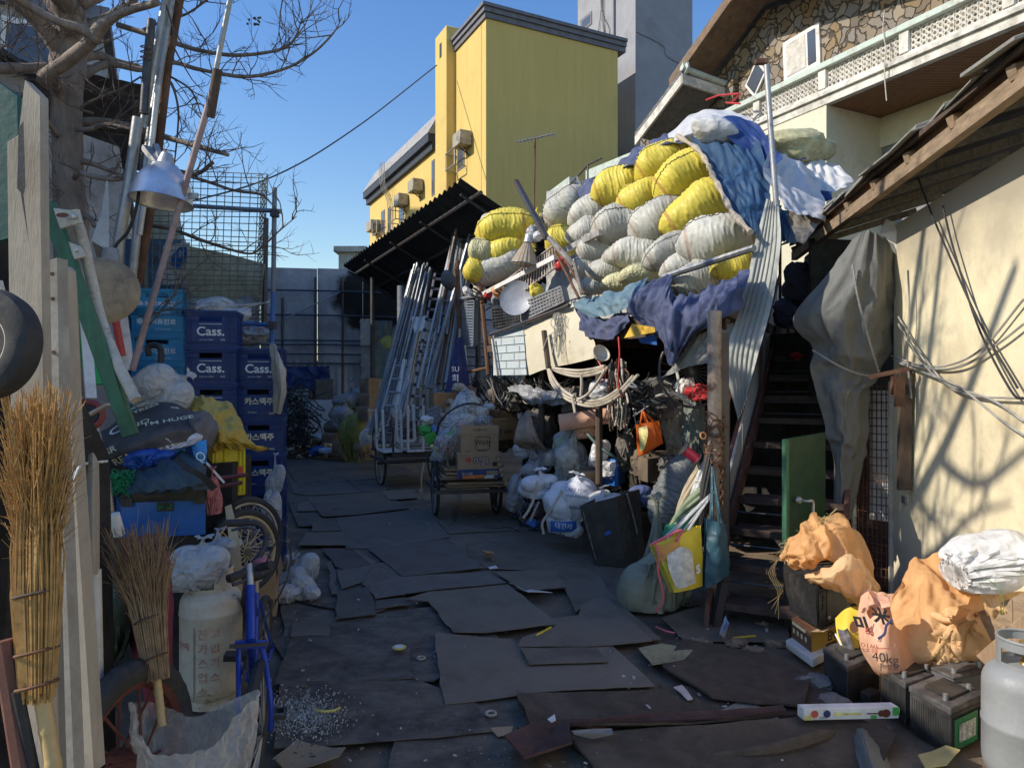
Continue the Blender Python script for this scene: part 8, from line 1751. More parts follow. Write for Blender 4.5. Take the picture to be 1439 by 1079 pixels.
for k in range(7):
 put(cassA,X(290,5.95),5.95+.17,.06+k*ch,.22+rc.uniform(-.02,.02),f'navy crate with white script lettering, {ordn[k] if k < 6 else "top"} of the taller navy stack','navy beer crates in the taller stack')
for k in range(6):
 top_=k == 5
 put(cassA if top_ else cassK,X(357,6.15),6.15+.17,.06+k*ch,.2+rc.uniform(-.025,.025),'navy crate with white script lettering on top of the shorter navy stack' if top_ else f'navy crate with Korean beer lettering, {ordn[k]} of the shorter navy stack','navy beer crates in the shorter stack')
for k in range(9):
 put(hite,X(225,7.2),7.2,.06+k*.289+(.0 if k < 8 else -.12),.3,['sky blue crate','sky blue crate','sky blue crate','sky blue crate','sky blue crate','sky blue crate','sky blue crate','sky blue crate','sky blue crate'][k]+f', {(ordn+["topmost, nested slightly into the next,"])[k]} of the sky blue stack','sky blue beer crates behind the navy stacks')
one('pallet',MB().obox((-2.95,5.95,0),(1.05,.2,0),(-.1,.5,0),(0,0,.05)),m_wood,'low wooden pallet under the navy beer crates','pallet')
one('hanging_cloth',sheet([[W(378,482,6.1),W(388,486,6.05),W(395,500,6.1)],[W(380,510,6.05),W(392,515,5.95),W(403,520,6.05)],[W(382,545,6.05),W(394,550,5.95),W(404,548,6.05)],[W(382,578,6.1),W(390,582,6.05),W(397,580,6.1)]],50,70,fold=.02,fu=4,amp=.006,fr=7,sd=3,wr=((1.12,1.02),.04)),mat('cream cloth',(.45,.4,.32),.85,dirt=.3),'cream cloth hanging off the right corner of the shorter navy stack','cloth')
one('film_bundle',bag(W(386,665,5.95),(.07,.07,.16),.3),m_clear,'white plastic film bundle squeezed at the right of the shorter navy stack','film');one('film_bundle',bag(W(384,715,5.9),(.08,.08,.22),.1,floor=.0,tied=False),m_cloudy,'lower cloudy film bundle standing at the foot of the shorter navy stack','film')
# wire mesh cage on pipes
cg=thing('mesh_cage','green wire mesh cage on a pipe frame above the sky blue crates','cage',W(300,455,7.2))
m_mesh=mat('green wire',(.15,.15,.1),.5,dirt=.3)
mb=MB();A1_,B1_=W(205,238,7.4),W(376,245,7.0);A2_,B2_=W(203,450,7.4),W(366,450,7.0)
for i in range(16):mb.rod(A1_.lerp(B1_,i/15)+V((rc.uniform(-.01,.01),0,0)),A2_.lerp(B2_,i/15),.0045,4)
for j in range(27):mb.rod(A1_.lerp(A2_,j/26),B1_.lerp(B2_,j/26)+UP*.02*math.sin(j),.0045,4)
for i in range(5):q=V((-.12,.25,0))*i/4*2;mb.rod(B1_+q,B2_+q,.0045,4)
for j in range(27):mb.rod(B1_.lerp(B2_,j/26),B1_.lerp(B2_,j/26)+V((-.24,.5,0)),.0045,4)
obj('wire_mesh',mb,m_mesh,cg)
m_bp=mat('blue grey pipe',(.16,.18,.21));m_bluep=mat('blue painted pipe',(.03,.11,.34),.45,dirt=.3)
for (a,b,r_,m) in (((262,289,7.1),(394,297,6.9),.022,m_bp),((386,264,6.9),(384,410,6.9),.024,m_bp),((384,410,6.9),(381,520,6.85),.024,m_bluep),((322,453,6.9),(384,457,6.85),.022,m_bluep),((374,307,7.3),(371,480,7.2),.026,m_steel),((205,262,7.3),(204,460,7.3),.024,m_mesh)):
 obj('pipe',MB().rod(W(*a),W(*b),r_,8),m,cg)
obj('clamp',MB().box(W(386,300,6.88),(.07,.07,.07)),m_steel,cg);obj('clamp',MB().box(W(383,457,6.83),(.07,.07,.07)),m_steel,cg)
for (C,m,lab,sd) in (([[W(262,345,7.35),W(315,355,7.3),W(372,370,7.2)],[W(262,380,7.3),W(315,390,7.25),W(368,400,7.15)],[W(264,418,7.35),W(315,420,7.3),W(366,425,7.2)]],mat('pale cream sheet',(.42,.42,.3),.7,dirt=.35),'pale cream sheet inside the wire mesh cage',1),([[W(203,210,7.9),W(225,205,7.9),W(244,222,7.9)],[W(203,300,7.8),W(230,290,7.8),W(258,330,7.8)],[W(203,392,7.7),W(235,390,7.7),W(285,350,7.7)]],mat('pale green tarp',(.45,.47,.36),.6,dirt=.25),'pale green tarp slanting behind the wire mesh cage',2),([[W(228,345,7.55),W(266,340,7.5)],[W(228,400,7.55),W(262,398,7.5)]],m_white,'white board behind the left part of the wire mesh cage',3)):
 s=one('caged_sheet',sheet(C,36,36,amp=.02,fr=3,sd=sd),m,lab,'sheet','sheets behind the wire mesh')
b_=s;mb=MB();mb.prism([W(241,360,7.45),W(252,347,7.45),W(267,347,7.43),W(263,358,7.43),W(250,377,7.45),W(240,372,7.45)],(0,.004,0));lo=obj('blue_logo',mb,m_blue,b_);text('삼',lo,'lettering',W(255,357,7.42),(1,0,.2),(0,0,1),.09,m_whiteink)
one('white_sack',bag(W(330,432,7.0),(.12,.2,.34),.3,Rm=Matrix.Rotation(1.4,4,'Y')),m_whitebag,'white printed sack lying at the bottom of the wire mesh cage','sack');one('grey_bundle',blob(W(345,470,7.0),(.22,.2,.1),9,k=4,lump=.3,cre=.15),m_greybag,'grey bundle under the white sack, behind the blue pipe','bundle')
text('비닐',bpy.data.objects['white_sack'],'lettering',W(345,420,6.79),(1,0,-.1),(0,0,1),.07,m_bluep)
# poles, lamp
pg='poles leaning together left of the wire mesh cage'
for (pts,r_,m,lab) in (([(236,-20,4.5),(214,100,4.5),(200,180,4.5)],.022,m_galv,'galvanised pole at the centre of the leaning pole bundle'),([(243,-20,4.6),(226,90,4.6),(196,290,4.5),(185,400,4.5)],.026,m_galv,'long galvanised pole right of centre in the pole bundle'),([(254,-10,4.7),(236,90,4.65),(214,280,4.6),(193,400,4.6)],.028,m_rust,'rusty square looking pole at the right of the pole bundle'),([(213,28,4.4),(207,90,4.4),(202,160,4.4)],.026,m_steel,'dark open ended pipe at the left of the pole bundle'),([(194,166,4.1),(181,260,4.1),(168,330,4.1),(160,420,4.1)],.031,m_galv,'thick pale galvanised post cut off at its top beside the lamp'),([(222,120,4.4),(210,230,4.4),(196,330,4.4)],.018,m_alu,'thin pale pole behind the lamp'),([(323,0,3.9),(300,110,3.95),(262,270,4.0),(220,400,4.0),(186,520,4.05)],.0,None,'long jointed pole rising to the top of the picture, grey above and pinkish below')):
 if m:one('leaning_pole',MB().tube([W(*p) for p in pts],r_,10),m,lab,'pole',pg)
 else:
  t=thing('jointed_pole',lab,'pole',W(186,520,4.05),pg);obj('upper_tube',MB().tube([W(326,-14,3.88),W(303,100,3.93)],.014,10),m_galv,t);obj('lower_tube',MB().tube([W(298,130,3.95),W(186,520,4.05)],.018,10),mat('pinkish plastic pipe',(.33,.23,.22),.6,dirt=.35),t);obj('connector',MB().tube([W(306,98,3.93),W(295,165,3.97)],.026,10),m_darkwood,t)
obj('wire_wrap',MB().tube(curve([W(205+8*math.cos(i*1.3),62+i*1.5,4.38+.03*math.sin(i*1.3)) for i in range(16)],60),.004,4),m_rust,bpy.data.objects['leaning_pole'])
lm=thing('yard_lamp','silver metal reflector lamp clamped to the leaning poles','lamp',W(232,288,4.0));c=W(232,238,4.05)
Mq=Euler((R(-6),R(4),0)).to_matrix()
pr=[(.045,.03),(.07,.02),(.085,.0),(.09,-.005),(.115,-.03),(.14,-.075),(.158,-.13),(.165,-.185),(.172,-.195),(.168,-.196),(.16,-.19),(.15,-.13),(.13,-.07),(.1,-.03),(.06,0),(0,.01)]
obj('reflector',MB().lathe(pr,c,Mq,48),mat('scratched silver reflector',(.68,.7,.74),.36,.7,var=.1,dirt=.25,dc=(.3,.28,.25),ds=4,bump=.1),lm)
obj('cap',MB().lathe([(0,.09),(.03,.09),(.04,.06),(.05,.025),(0,.02)],c,Mq,24),m_alu,lm);obj('ear',MB().box(c+V((.175,-.03,-.16)),(.05,.02,.03)),m_galv,lm)
obj('arm',MB().bar(W(205,208,4.1),W(227,236,4.02),.05,.03),m_galv,lm);obj('arm',MB().bar(W(218,206,4.15),W(229,234,4.05),.03,.04),m_alu,lm);obj('bolt',MB().rod(W(225,234,3.97),W(225,234,4.08),.016,10),m_rust,lm)
obj('cable',MB().tube(curve([W(200,215,4.0),W(197,250,3.98),W(192,290,3.98),W(180,325,4.0),W(163,345,4.0),W(158,370,4.02)],24),.01,6),m_wire,lm)
# things standing behind the ladder
t=thing('straw_disc','large round brown disc behind the ivory ladder rail','lid',W(143,460,3.7));Mq=Euler((R(80),0,R(25))).to_matrix();c=W(143,407,3.7)
obj('disc_face',MB().lathe([(0,.03),(.05,.028),(.12,.02),(.165,.005),(.18,-.012),(.17,-.02),(0,-.02)],c,Mq,48),mat('dry brown disc',(.3,.22,.13),.9,var=.25,vs=12,dirt=.45,bump=.4,bs=40),t)
mb=sheet([[W(149,252,4.2),W(151,254,4.2)],[W(140,300,4.15),W(152,300,4.12)],[W(127,340,4.1),W(152,350,4.1)]],20,30,amp=.01,fr=5,sd=4);s=one('white_plastic',mb,mat('white translucent sheet',(.7,.68,.63),.5,thin=.3,dirt=.15),'tall pointed white plastic piece left of the pale post','plastic sheet');obj('brown_base',sheet([[W(128,338,4.08),W(150,352,4.08)],[W(140,375,4.1),W(150,378,4.1)]],12,12,amp=.004),m_carddark,s)
one('folded_umbrella',MB().lathe([(0,-.1),(.03,-.1),(.05,.02),(.04,.09),(0,.1)],W(156,372,4.0),None,16),m_greybag,'grey wrapped bundle end at the foot of the pale post','bundle')
for (a,b,w_,m,lab) in (((115,388,3.9),(128,560,3.7),.05,m_white,'white fluted pole leaning behind the green beam'),((170,430,4.3),(182,520,4.3),.09,m_whitebag,'white slatted panel between the ladder and the sky blue crates'),((160,440,4.2),(172,500,4.2),.05,m_red,'red plastic piece left of the white slatted panel'),((115,440,3.9),(135,540,3.8),.1,mat('bright green plastic',(.03,.3,.08),.45),'bright green plastic sheet behind the green beam')):
 one('leaning_piece',MB().bar(W(*a),W(*b),w_,.02),m,lab,'panel','pieces standing behind the ladder')
one('bottle_stopper',MB().lathe([(0,0),(.05,0),(.05,.01),(.03,.012),(.03,.05),(0,.05)],W(157,440,4.0),None,20),m_black,'small black cap on top of the red plastic piece','cap')
mb=MB();mb.tube(curve([W(210,500,4.5),W(208,488,4.5),W(216,485,4.5),W(226,490,4.5),W(226,510,4.5)],14),.02,8);one('arched_tube',mb,m_black,'black arched handle in front of the sky blue crates','handle')
ld=thing('step_ladder','folding step ladder with one green and one chipped ivory leg leaning left of the crates','ladder',W(180,615,3.2))
obj('green_leg',MB().bar(W(67,286,3.05),W(184,612,3.1),.062,.04,V((0,-1,.3))),m_green,ld,bev=.004)
obj('ivory_leg',MB().tube(curve([W(104,296,3.1),W(118,345,3.12),W(130,400,3.15),W(142,450,3.15),W(165,510,3.1),W(191,562,3.05)],30),.024,10),mat('chipped ivory paint',(.55,.5,.4),.6,dirt=.4,rust=.35),ld)
obj('ivory_leg',MB().tube(curve([W(142,470,3.3),W(150,505,3.25),W(166,540,3.2),W(186,556,3.15)],20),.016,8),m_white,ld)
for (a,b,c_,d_) in (((74,292,3.02),(110,297,3.0),(114,313,3.0),(84,322,3.02)),((92,338,3.05),(112,346,3.05),(120,360,3.05),(100,366,3.05))):
 p=obj('hinge_plate',MB().prism([W(*a),W(*b),W(*c_),W(*d_)],(0,.012,0)),m_ivory,ld,bev=.003)
 q=W((b[0]+c_[0])/2-8,(a[1]+c_[1])/2+2,2.99);obj('rivet',MB().lathe([(0,0),(.011,0),(.009,.007),(0,.009)],q,Euler((R(90),0,0)).to_matrix(),14),m_alu,p)
mb=MB();mb.add([W(92+9*math.cos(a),304+3.4*math.sin(a),2.995)+V((0,-.02,0)) for a in [i/20*6.283 for i in range(20)]],[tuple(range(20))]);obj('rust_slot',mb,m_rust,ld)
# boards at the very left
m_board=mat('scratched pale board',(.36,.3,.22),.6,var=.2,vs=3,stretch=(5,5,.6),dirt=.5,dc=(.22,.18,.13),ds=2.2)
def board(px,d0,d1,m,name,label,th=.025,catg='board',**k):
 return one(name,MB().prism([W(x,y,d0+(d1-d0)*max(0,min(1,(y-100)/980))) for x,y in px],V((.006,th,0))),m,label,catg,'boards leaning along the left edge',**k)
board([(34,112),(57,135),(58,300),(62,560),(72,1085),(22,1085),(14,560),(9,200),(25,190)],1.85,1.8,m_board,'torn_board','tall torn pale board with a black split at the left edge',bev=.002)
mb=MB();mb.add([W(x,y,1.815) for x,y in ((26,180),(33,170),(36,262),(33,275),(24,265))]+[W(x,y,1.812) for x,y in ((28,265),(33,272),(41,345),(37,320))],[(0,1,2,3,4),(5,6,7,8)]);obj('split',mb,m_wire,bpy.data.objects['torn_board'])
rb_=random.Random(6)
board([(-8,112),(24,135),(27,330),(-8,340)],1.95,1.9,mat('dark green sheet',(.012,.06,.045),.45,dirt=.3),'green_sheet','dark green corrugated sheet at the top left corner behind the torn board',.01)
m_chip=mat('chipped white profile',(.34,.32,.28),.6,dirt=.55,dc=(.2,.17,.13),ds=5,rust=.15)
board([(63,368),(80,362),(84,600),(104,1085),(86,1085),(72,700)],2.05,2.0,m_chip,'window_profile','white window frame profile with screw holes among the leaning boards',.04,'frame')
f=bpy.data.objects['window_profile']
for y in (385,420,495,760,850):x=70+(y-368)*.02;obj('screw_hole',MB().lathe([(0,0),(.006,0),(.005,.003),(0,.003)],W(x+3,y,2.03),Euler((R(90),0,0)).to_matrix(),10),m_rust,f)
board([(84,372),(90,378),(100,600),(132,1085),(108,1085),(90,700)],2.2,2.15,m_beige,'beige_door','beige door edge right of the white window frame profile',.05)
board([(42,560),(70,560),(84,1085),(70,1085)],1.95,1.9,mat('grey brown panel',(.17,.16,.14),.6,dirt=.3),'brown_board','grey brown panel between the torn board and the white frame',.02)
board([(100,640),(112,655),(126,1085),(112,1085)],2.3,2.3,m_board,'pale_batten','pale batten in front of the dark gap by the scoop',.02)
board([(92,375),(104,395),(112,620),(100,640)],2.4,2.4,mat('dull olive sheet',(.13,.14,.08),.6,dirt=.4),'olive_sheet','dull olive glass like sheet behind the beige door edge',.01)
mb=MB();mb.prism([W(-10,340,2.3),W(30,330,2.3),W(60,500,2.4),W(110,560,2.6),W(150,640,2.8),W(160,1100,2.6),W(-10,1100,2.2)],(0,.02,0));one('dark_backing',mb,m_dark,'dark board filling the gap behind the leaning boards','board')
for (a,b,r_,m,lab) in (((0,395,1.75),(20,470,1.75),.006,m_ivory,'thin ivory rod crossing the small tyre'),((4,900,1.62),(33,1085,1.6),.022,mat('red brown paint',(.13,.05,.035),.6,dirt=.4),'red brown stake at the bottom left corner'),((24,970,1.6),(48,1085,1.6),.012,m_black,'thin black rod beside the red brown stake')):
 one('rod',MB().rod(W(*a),W(*b),r_,8),m,lab,'rod','rods at the left edge')
wt=thing('trolley_wheel','small black tyre with a pale hub hanging at the left edge','wheel',W(-14,555,1.5));c=W(-19,484,1.52);Mq=Euler((R(84),0,R(-8))).to_matrix()
obj('tyre',MB().lathe([(.06,-.016),(.075,-.03),(.1,-.032),(.116,-.022),(.122,0),(.116,.022),(.1,.032),(.075,.03),(.06,.016)],c,Mq,56),m_rubber,wt);obj('hub',MB().lathe([(0,-.016),(.02,-.018),(.025,-.01),(.05,-.012),(.063,-.02),(.063,.02),(.05,.01),(0,.01)],c,Mq,40),mat('pale dirty hub',(.5,.46,.38),.6,dirt=.45),wt)
m_straw=mat('golden broom twig',(.38,.2,.055),.6,var=.35,vs=30,bump=.1);m_straw2=mat('brown broom twig',(.27,.165,.08),.7,var=.35,vs=30,bump=.1)
def broom(base,tip,spread,nst,m,label,hbot,hr,ties,sd,wb=.05):
 base,tip,hbot=V(base),V(tip),V(hbot);r_=random.Random(sd);ax=(tip-base);L_=ax.length;n=ax.normalized();s=n.cross(V((0,-1,0))).normalized();f=n.cross(s)
 t=thing('twig_broom',label,'broom',hbot,'twig brooms standing upside down');mb=MB()
 for k in range(nst):
  a=r_.uniform(0,6.283);rr=math.sqrt(r_.random());x,y=math.cos(a)*rr,math.sin(a)*rr*.7
  ln=r_.uniform(.68,1.06);p0=base+s*x*wb*.75+f*y*wb*.75+n*r_.uniform(-.03,.05)*L_
  p1=base+n*L_*.33+s*x*wb*1.05+f*y*wb*1.05;p2=base+n*L_*.68*ln+s*x*spread*.62+f*y*spread*.6;p3=base+n*L_*ln+s*(x*spread+r_.uniform(-.03,.03))+f*(y*spread+r_.uniform(-.03,.03))
  th=r_.uniform(.0011,.0022)
  mb.tube([p0,p1,p1.lerp(p2,.5)+rvv(r_,.006),p2,p3],[th*1.5,th*1.5,th*1.2,th,th*.5],4)
  for q in range(3):
   b0=p2.lerp(p3,r_.uniform(-.3,.8));mb.tube([b0,b0+(p3-p2)*r_.uniform(.15,.4)+rvv(r_,.035)],[th*.6,th*.3],3)
 tag(obj('twigs',mb,m,t),kind='stuff')
 for q in ties:obj('tie',MB().torus(base+n*L_*q,wb*(.78+.3*q),.004,n.to_track_quat('Z','Y').to_matrix() @ Euler((.12,.1,0)).to_matrix(),28,5),m_rust if q < .2 else m_darkwood,t)
 P=[hbot.lerp(base+n*L_*.1,i/8) for i in range(9)]
 obj('handle',MB().tube(curve(P,33),[hr*(1+(.12 if i % 8 == 0 else 0)) for i in range(33)],12),mat('bamboo',(.5,.33,.13),.45,var=.2,vs=5,dirt=.3,dc=(.2,.12,.05)),t)
def rvv(r_,a):return V((r_.uniform(-a,a),r_.uniform(-a,a),r_.uniform(-a,a)))
broom(W(52,975,1.62),W(52,560,1.7),.078,420,m_straw,'large golden twig broom standing upside down on a bamboo handle at the left edge',W(82,1120,1.6),.017,(.03,.14,.33),5,.052)
broom(W(221,950,2.5),W(192,745,2.62),.125,380,m_straw2,'brown twig broom standing upside down in front of the maroon cloth',W(228,1020,2.45),.014,(.12,.38),6,.055)
sc_=thing('scoop','beige plastic scoop with a long grey handle standing between the boards and the cloths','shovel',W(140,990,2.45))
mb=sheet([[W(124,640,2.5),W(131,636,2.44),W(139,650,2.5)],[W(121,700,2.48),W(130,700,2.4),W(140,705,2.48)],[W(120,770,2.46),W(130,775,2.4),W(140,770,2.46)],[W(122,800,2.46),W(131,806,2.42),W(140,806,2.46)]],24,30);obj('blade',mb,m_beige,sc_)
obj('handle',MB().tube([W(135,800,2.46),W(139,1000,2.42)],.017,10),m_ivory,sc_)
cs_=thing('caster_trolley','steel tube trolley handle with a red rimmed caster wheel in front of the green beam','trolley',W(165,750,2.9));c=W(123,583,2.75);Mq=Euler((R(80),0,R(20))).to_matrix()
cwh=obj('wheel',MB().torus(c,.05,.013,Mq,32,8),mat('dark red tyre',(.16,.03,.025),.6,dirt=.3),cs_);obj('hub',MB().lathe([(0,-.015),(.038,-.012),(.038,.012),(0,.015)],c,Mq,24),m_black,cwh)
obj('fork',MB().bar(W(121,585,2.7),W(152,568,2.7),.03,.01),m_beige,cs_);obj('tube',MB().tube([W(133,600,2.85),W(146,650,2.85),W(155,720,2.88),W(160,745,2.9)],.016,10),m_galv,cs_);obj('grip',MB().tube([W(131,608,2.8),W(137,665,2.82)],.022,10),m_black,cs_);obj('white_foot',MB().tube([W(160,722,2.85),W(168,752,2.87)],.022,10),m_white,cs_)
one('white_twine',MB().tube(curve([W(70,695,2.0),W(88,690,1.98),W(100,680,2.05),W(112,655,2.2),W(130,650,2.6),W(150,648,2.75)],30),[.004+.0015*(i % 2) for i in range(30)],5),m_white,'white twisted twine tied across the boards to the steel tube','twine')
# heap on the blue box
b,t=cbox((170,3.75),(163,4.15),(289,3.85),692,757);bb=thing('blue_box','blue plastic storage box with a black rim under the dark teal bag','box',b[0])
obj('box_body',boxmb(b,t),m_blue,bb,bev=.004)
mb=MB();c=sum(t,V())/4;rim0=[c+(p-c)*1.03-UP*.055 for p in t];rim1=[p+UP*.075 for p in rim0]
for i in range(4):j=(i+1) % 4;mb.prism([rim0[i],rim0[j],rim1[j],rim1[i]],(c-(rim0[i]+rim0[j])/2).normalized()*.02)
obj('rim',mb,m_black,bb,bev=.002)
for u in (.0,.86):fpatch(bb,b,t,'r',u,u+.14,.7,.88,m_black,'clip',.014)
fpatch(bb,b,t,'r',.42,.62,.56,.76,m_black,'hand_hole',.004);fpatch(bb,b,t,'r',.38,.66,.05,.36,mat('dark blue sticker',(.012,.06,.24),.4),'label_sticker',.003)
mb=MB();r_=random.Random(1)
o=onface(b,t,'r',.52,.65,.004);xd=(b[1]-b[0]).normalized()
for k in range(30):a=o+xd*r_.uniform(-.04,.04)+UP*r_.uniform(-.012,.012);mb.tube(curve([a,a+rvv(r_,.012),a+rvv(r_,.012)],6),.0018,4)
for k in range(260):
 a=W(r_.uniform(157,184),r_.uniform(665,692),r_.uniform(3.7,3.8));mb.tube(curve([a,a+rvv(r_,.03),a+rvv(r_,.03),a+rvv(r_,.02)],7),.0022,4)
tag(obj('green_netting',mb,mat('green net',(.02,.22,.08),.6)),'bright green netting spilling over the left rim of the blue box','netting',kind='stuff')
sup=MB().obox(V((b[0].x-.02,b[0].y+.02,0)),(b[1]-b[0])*.98,(b[3]-b[0])*.95,UP*(b[0].z-.005));one('cabinet',sup,m_dark,'dark cabinet standing under the blue storage box','cabinet')
one('rear_cabinet',MB().obox((-2.75,4.35,0),(1.0,.1,0),(-.1,.6,0),(0,0,1.1)),m_dark,'dark cabinet carrying the yellow sheet and banner bag','cabinet')
hp_='bags and cloths heaped on the blue box'
m_dt=mat('dark slate cloth',(.03,.055,.075),.7,var=.25,vs=4,dirt=.3,dc=(.06,.075,.085),bump=.3,bs=90)
t_=one('slate_bag',sheet([[W(168,672,3.75),W(200,655,3.8),W(235,640,3.9),W(262,632,4.0)],[W(180,690,3.66),W(215,672,3.62),W(250,655,3.68),W(285,650,3.85)],[W(188,694,3.64),W(225,690,3.56),W(262,680,3.58),W(296,672,3.75)],[W(195,696,3.7),W(230,697,3.62),W(265,692,3.62),W(300,684,3.72)]],100,70,fold=.02,fu=4,fv=1.4,amp=.006,fr=5,sd=3,wr=((1.08,1.05),.04)),m_dt,'dark slate blue cloth bag slumped over the blue box','bag',hp_)
obj('strap',sheet([[W(243,645,3.66),W(252,641,3.66)],[W(258,660,3.55),W(268,655,3.55)],[W(280,672,3.56),W(290,668,3.56)],[W(297,690,3.64),W(306,684,3.64)]],10,30),m_carddark if False else mat('black webbing',(.03,.028,.028),.8),t_)
one('blue_bag',bag(W(208,640,3.85),(.13,.12,.06),.4,tied=False,Rm=Matrix.Rotation(-.2,4,'Y')),mat('royal blue plastic',(.015,.06,.32),.3,cre=.4),'small royal blue plastic bag between the slate bag and the banner bag','bag',hp_)
one('white_cloth',bag(W(240,612,3.95),(.16,.13,.08),.2,tied=False,Rm=Matrix.Rotation(-.25,4,'Y')),mat('white cloth',(.6,.6,.64),.8,dirt=.15),'white crumpled cloth bag in front of the banner bag','bag',hp_)
m_ban=mat('charcoal banner cloth',(.05,.048,.05),.75,var=.2,dirt=.3,dc=(.11,.1,.095))
bC=[[W(140,605,4.1),W(180,580,4.15),W(230,562,4.2),W(280,578,4.3)],[W(140,625,3.95),W(185,602,3.95),W(240,585,4.0),W(292,592,4.2)],[W(145,645,3.85),W(190,622,3.82),W(245,602,3.88),W(298,605,4.1)],[W(160,652,3.9),W(195,640,3.85),W(250,622,3.9),W(294,620,4.1)]]
bn=one('banner_bag',sheet(bC,80,50,fold=.012,fu=4,amp=.008,fr=6,sd=5),m_ban,'charcoal banner bag printed with cream capital letters','bag',hp_)
def bw(u,v):rows=[spl(r,u) for r in bC];return spl(rows,v)
def btext(s,u,v,size,m=None):
 e=.01;xd=bw(min(1,u+.05),v)-bw(max(0,u-.05),v);yd=bw(u,max(0,v-.08))-bw(u,min(1,v+.08));n=xd.cross(yd).normalized();n=n if n.y < 0 else -n
 text(s,bn,'lettering',bw(u,v)+n*.016,xd,yd,size,m or m_goldink,bold=.001)
btext('TREES',.5,.12,.055);btext('LEAVES',.42,.02,.05);btext('AND',.38,.36,.075);btext("I'M HUGE",.64,.5,.06);btext('C',.2,.28,.13,m_whiteink);btext('GR',.1,.62,.07);btext('REA',.17,.88,.075);btext('ve',.72,.2,.05)
one('grey_strap_bag',blob(W(285,605,4.1),(.07,.1,.12),3,k=4,lump=.2,cre=.1),mat('grey nylon',(.12,.11,.115),.6,dirt=.3),'grey nylon bag end bulging at the right of the banner bag','bag',hp_)
def peak(p,n):return p+V((.16*max(0,n.x)**2*(1),0,-.05*max(0,n.x)))
one('clear_bag',bag(W(228,545,4.4),(.15,.14,.19),.0,Rm=Matrix.Rotation(1.1,4,'Y'),rz=1.0),m_cloudy,'cloudy clear plastic bag sitting on the banner bag in front of the crates','bag',hp_)
one('yellow_sheet',sheet([[W(252,556,4.6),W(285,553,4.6),W(320,565,4.7),W(342,590,4.75)],[W(258,575,4.45),W(290,575,4.4),W(325,588,4.5),W(350,610,4.6)],[W(280,600,4.35),W(305,600,4.3),W(330,612,4.4),W(365,622,4.55)],[W(292,632,4.35),W(310,625,4.32),W(335,625,4.42),W(379,632,4.6)],[W(297,640,4.45),W(315,636,4.45),W(338,636,4.5),W(376,636,4.62)]],100,90,fold=.025,fu=4,fv=1.3,amp=.012,fr=5,sd=9,wr=((1.1,1.06),.04)),mat('mustard plastic sheet',(.55,.36,.05),.45,var=.15,cre=.35,cs=8,thin=.15,dirt=.15,dc=(.35,.22,.05)),'mustard yellow plastic sheet draped beside the navy crates','sheet',hp_)
b,t=cbox((298,4.5),(292,4.8),(345,4.65),630,700);yc=thing('yellow_crate','bright yellow plastic crate under the mustard sheet','crate',b[0]);obj('crate_body',boxmb(b,t),mat('bright yellow plastic',(.62,.5,.02),.4,dirt=.15),yc,bev=.004);mb=MB();[mb.bar(onface(b,t,'r',u,.05,.003),onface(b,t,'r',u,.98,.003),.008,.008,V((0,-1,0))) for u in (.1,.35,.8,.92)];obj('ribs',mb,mat('bright yellow plastic',(.62,.5,.02)),yc);fpatch(yc,b,t,'r',.4,.9,.42,.6,m_red,'label_sticker',.009);ftext('주의',yc,b,t,'r',.65,.5,.05,m_whiteink)
one('blue_printed_bag',sheet([[W(268,625,4.0),W(278,619,3.98),W(290,617,4.0)],[W(271,640,3.92),W(281,636,3.9),W(292,634,3.95)],[W(274,655,3.95),W(282,654,3.92),W(292,650,3.97)]],24,24,amp=.01,fr=8),mat('sky blue print',(.05,.25,.55),.4,var=.5,vs=30),'sky blue printed plastic packet at the right of the slate bag','packet',hp_);text('Q',bpy.data.objects['blue_printed_bag'],'lettering',W(282,642,3.87),(1,0,-.1),(0,0,1),.07,m_whiteink)
one('red_mesh_bag',bag(W(298,690,3.95),(.05,.06,.13),.2),mat('faded red mesh',(.4,.12,.11),.8,var=.5,vs=60,bump=.6,bs=120),'faded red mesh bag hanging at the right end of the blue box','bag',hp_)
for (a,b_,lab) in (((303,672,4.05),(348,667,4.15),'upper maroon rod end sticking out of the heap by the yellow crate'),((303,684,4.05),(340,678,4.15),'lower maroon rod end sticking out of the heap by the yellow crate')):one('maroon_rod',MB().rod(W(*a),W(*b_),.012,8),mat('maroon paint',(.08,.02,.02),.5),lab,'rod','maroon rods by the yellow crate')
one('white_stick',MB().bar(W(290,650,3.95),W(315,678,4.0),.012,.012),m_white,'white thin stick across the red mesh bag','stick')
# gas cylinder with plastic bag
gc=thing('gas_cylinder','ivory rust stained gas cylinder with red Korean stencilling under a plastic bag','gas cylinder',(X(291,3.55),3.6,0));c=V((X(291,3.55),3.6,0));m_iv2=mat('stained ivory cylinder paint',(.6,.53,.41),.6,var=.1,dirt=.4,dc=(.35,.27,.17),ds=4,rust=.28)
obj('body',cylinder(c,.148,.02,.58,wz=.46),m_iv2,gc);obj('foot_ring',MB().lathe([(.12,0),(.125,0),(.125,.04),(.12,.04)],c,None,32,closed=True),m_iv2,gc);collar(c,.105,.55,.67,m_iv2,gc,rot=.6)
m_stencil=mat('faded red stencil',(.46,.13,.07),.75,bump=0,var=.6,vs=40,dirt=.5,dc=(.55,.45,.33),ds=9)
def wc(p):q=p-c;x=max(-.14,min(.14,q.x));return V((c.x+x,c.y-math.sqrt(.15**2-x*x)-.003,p.z))
for k,(s,x,z,sz) in enumerate((('판매',-.085,.3,.05),('진',.02,.36,.07),('가',.02,.29,.07),('스',.02,.22,.07),('고',.075,.36,.06),('압',.075,.29,.06),('가',.075,.22,.06),('스',.075,.15,.06),('업',.02,.15,.07),('소',.02,.08,.07))):
 text(s,gc,'lettering',c+V((x,-.15,z+.02)),(1,0,0),UP,sz*.82,m_stencil,warp=wc)
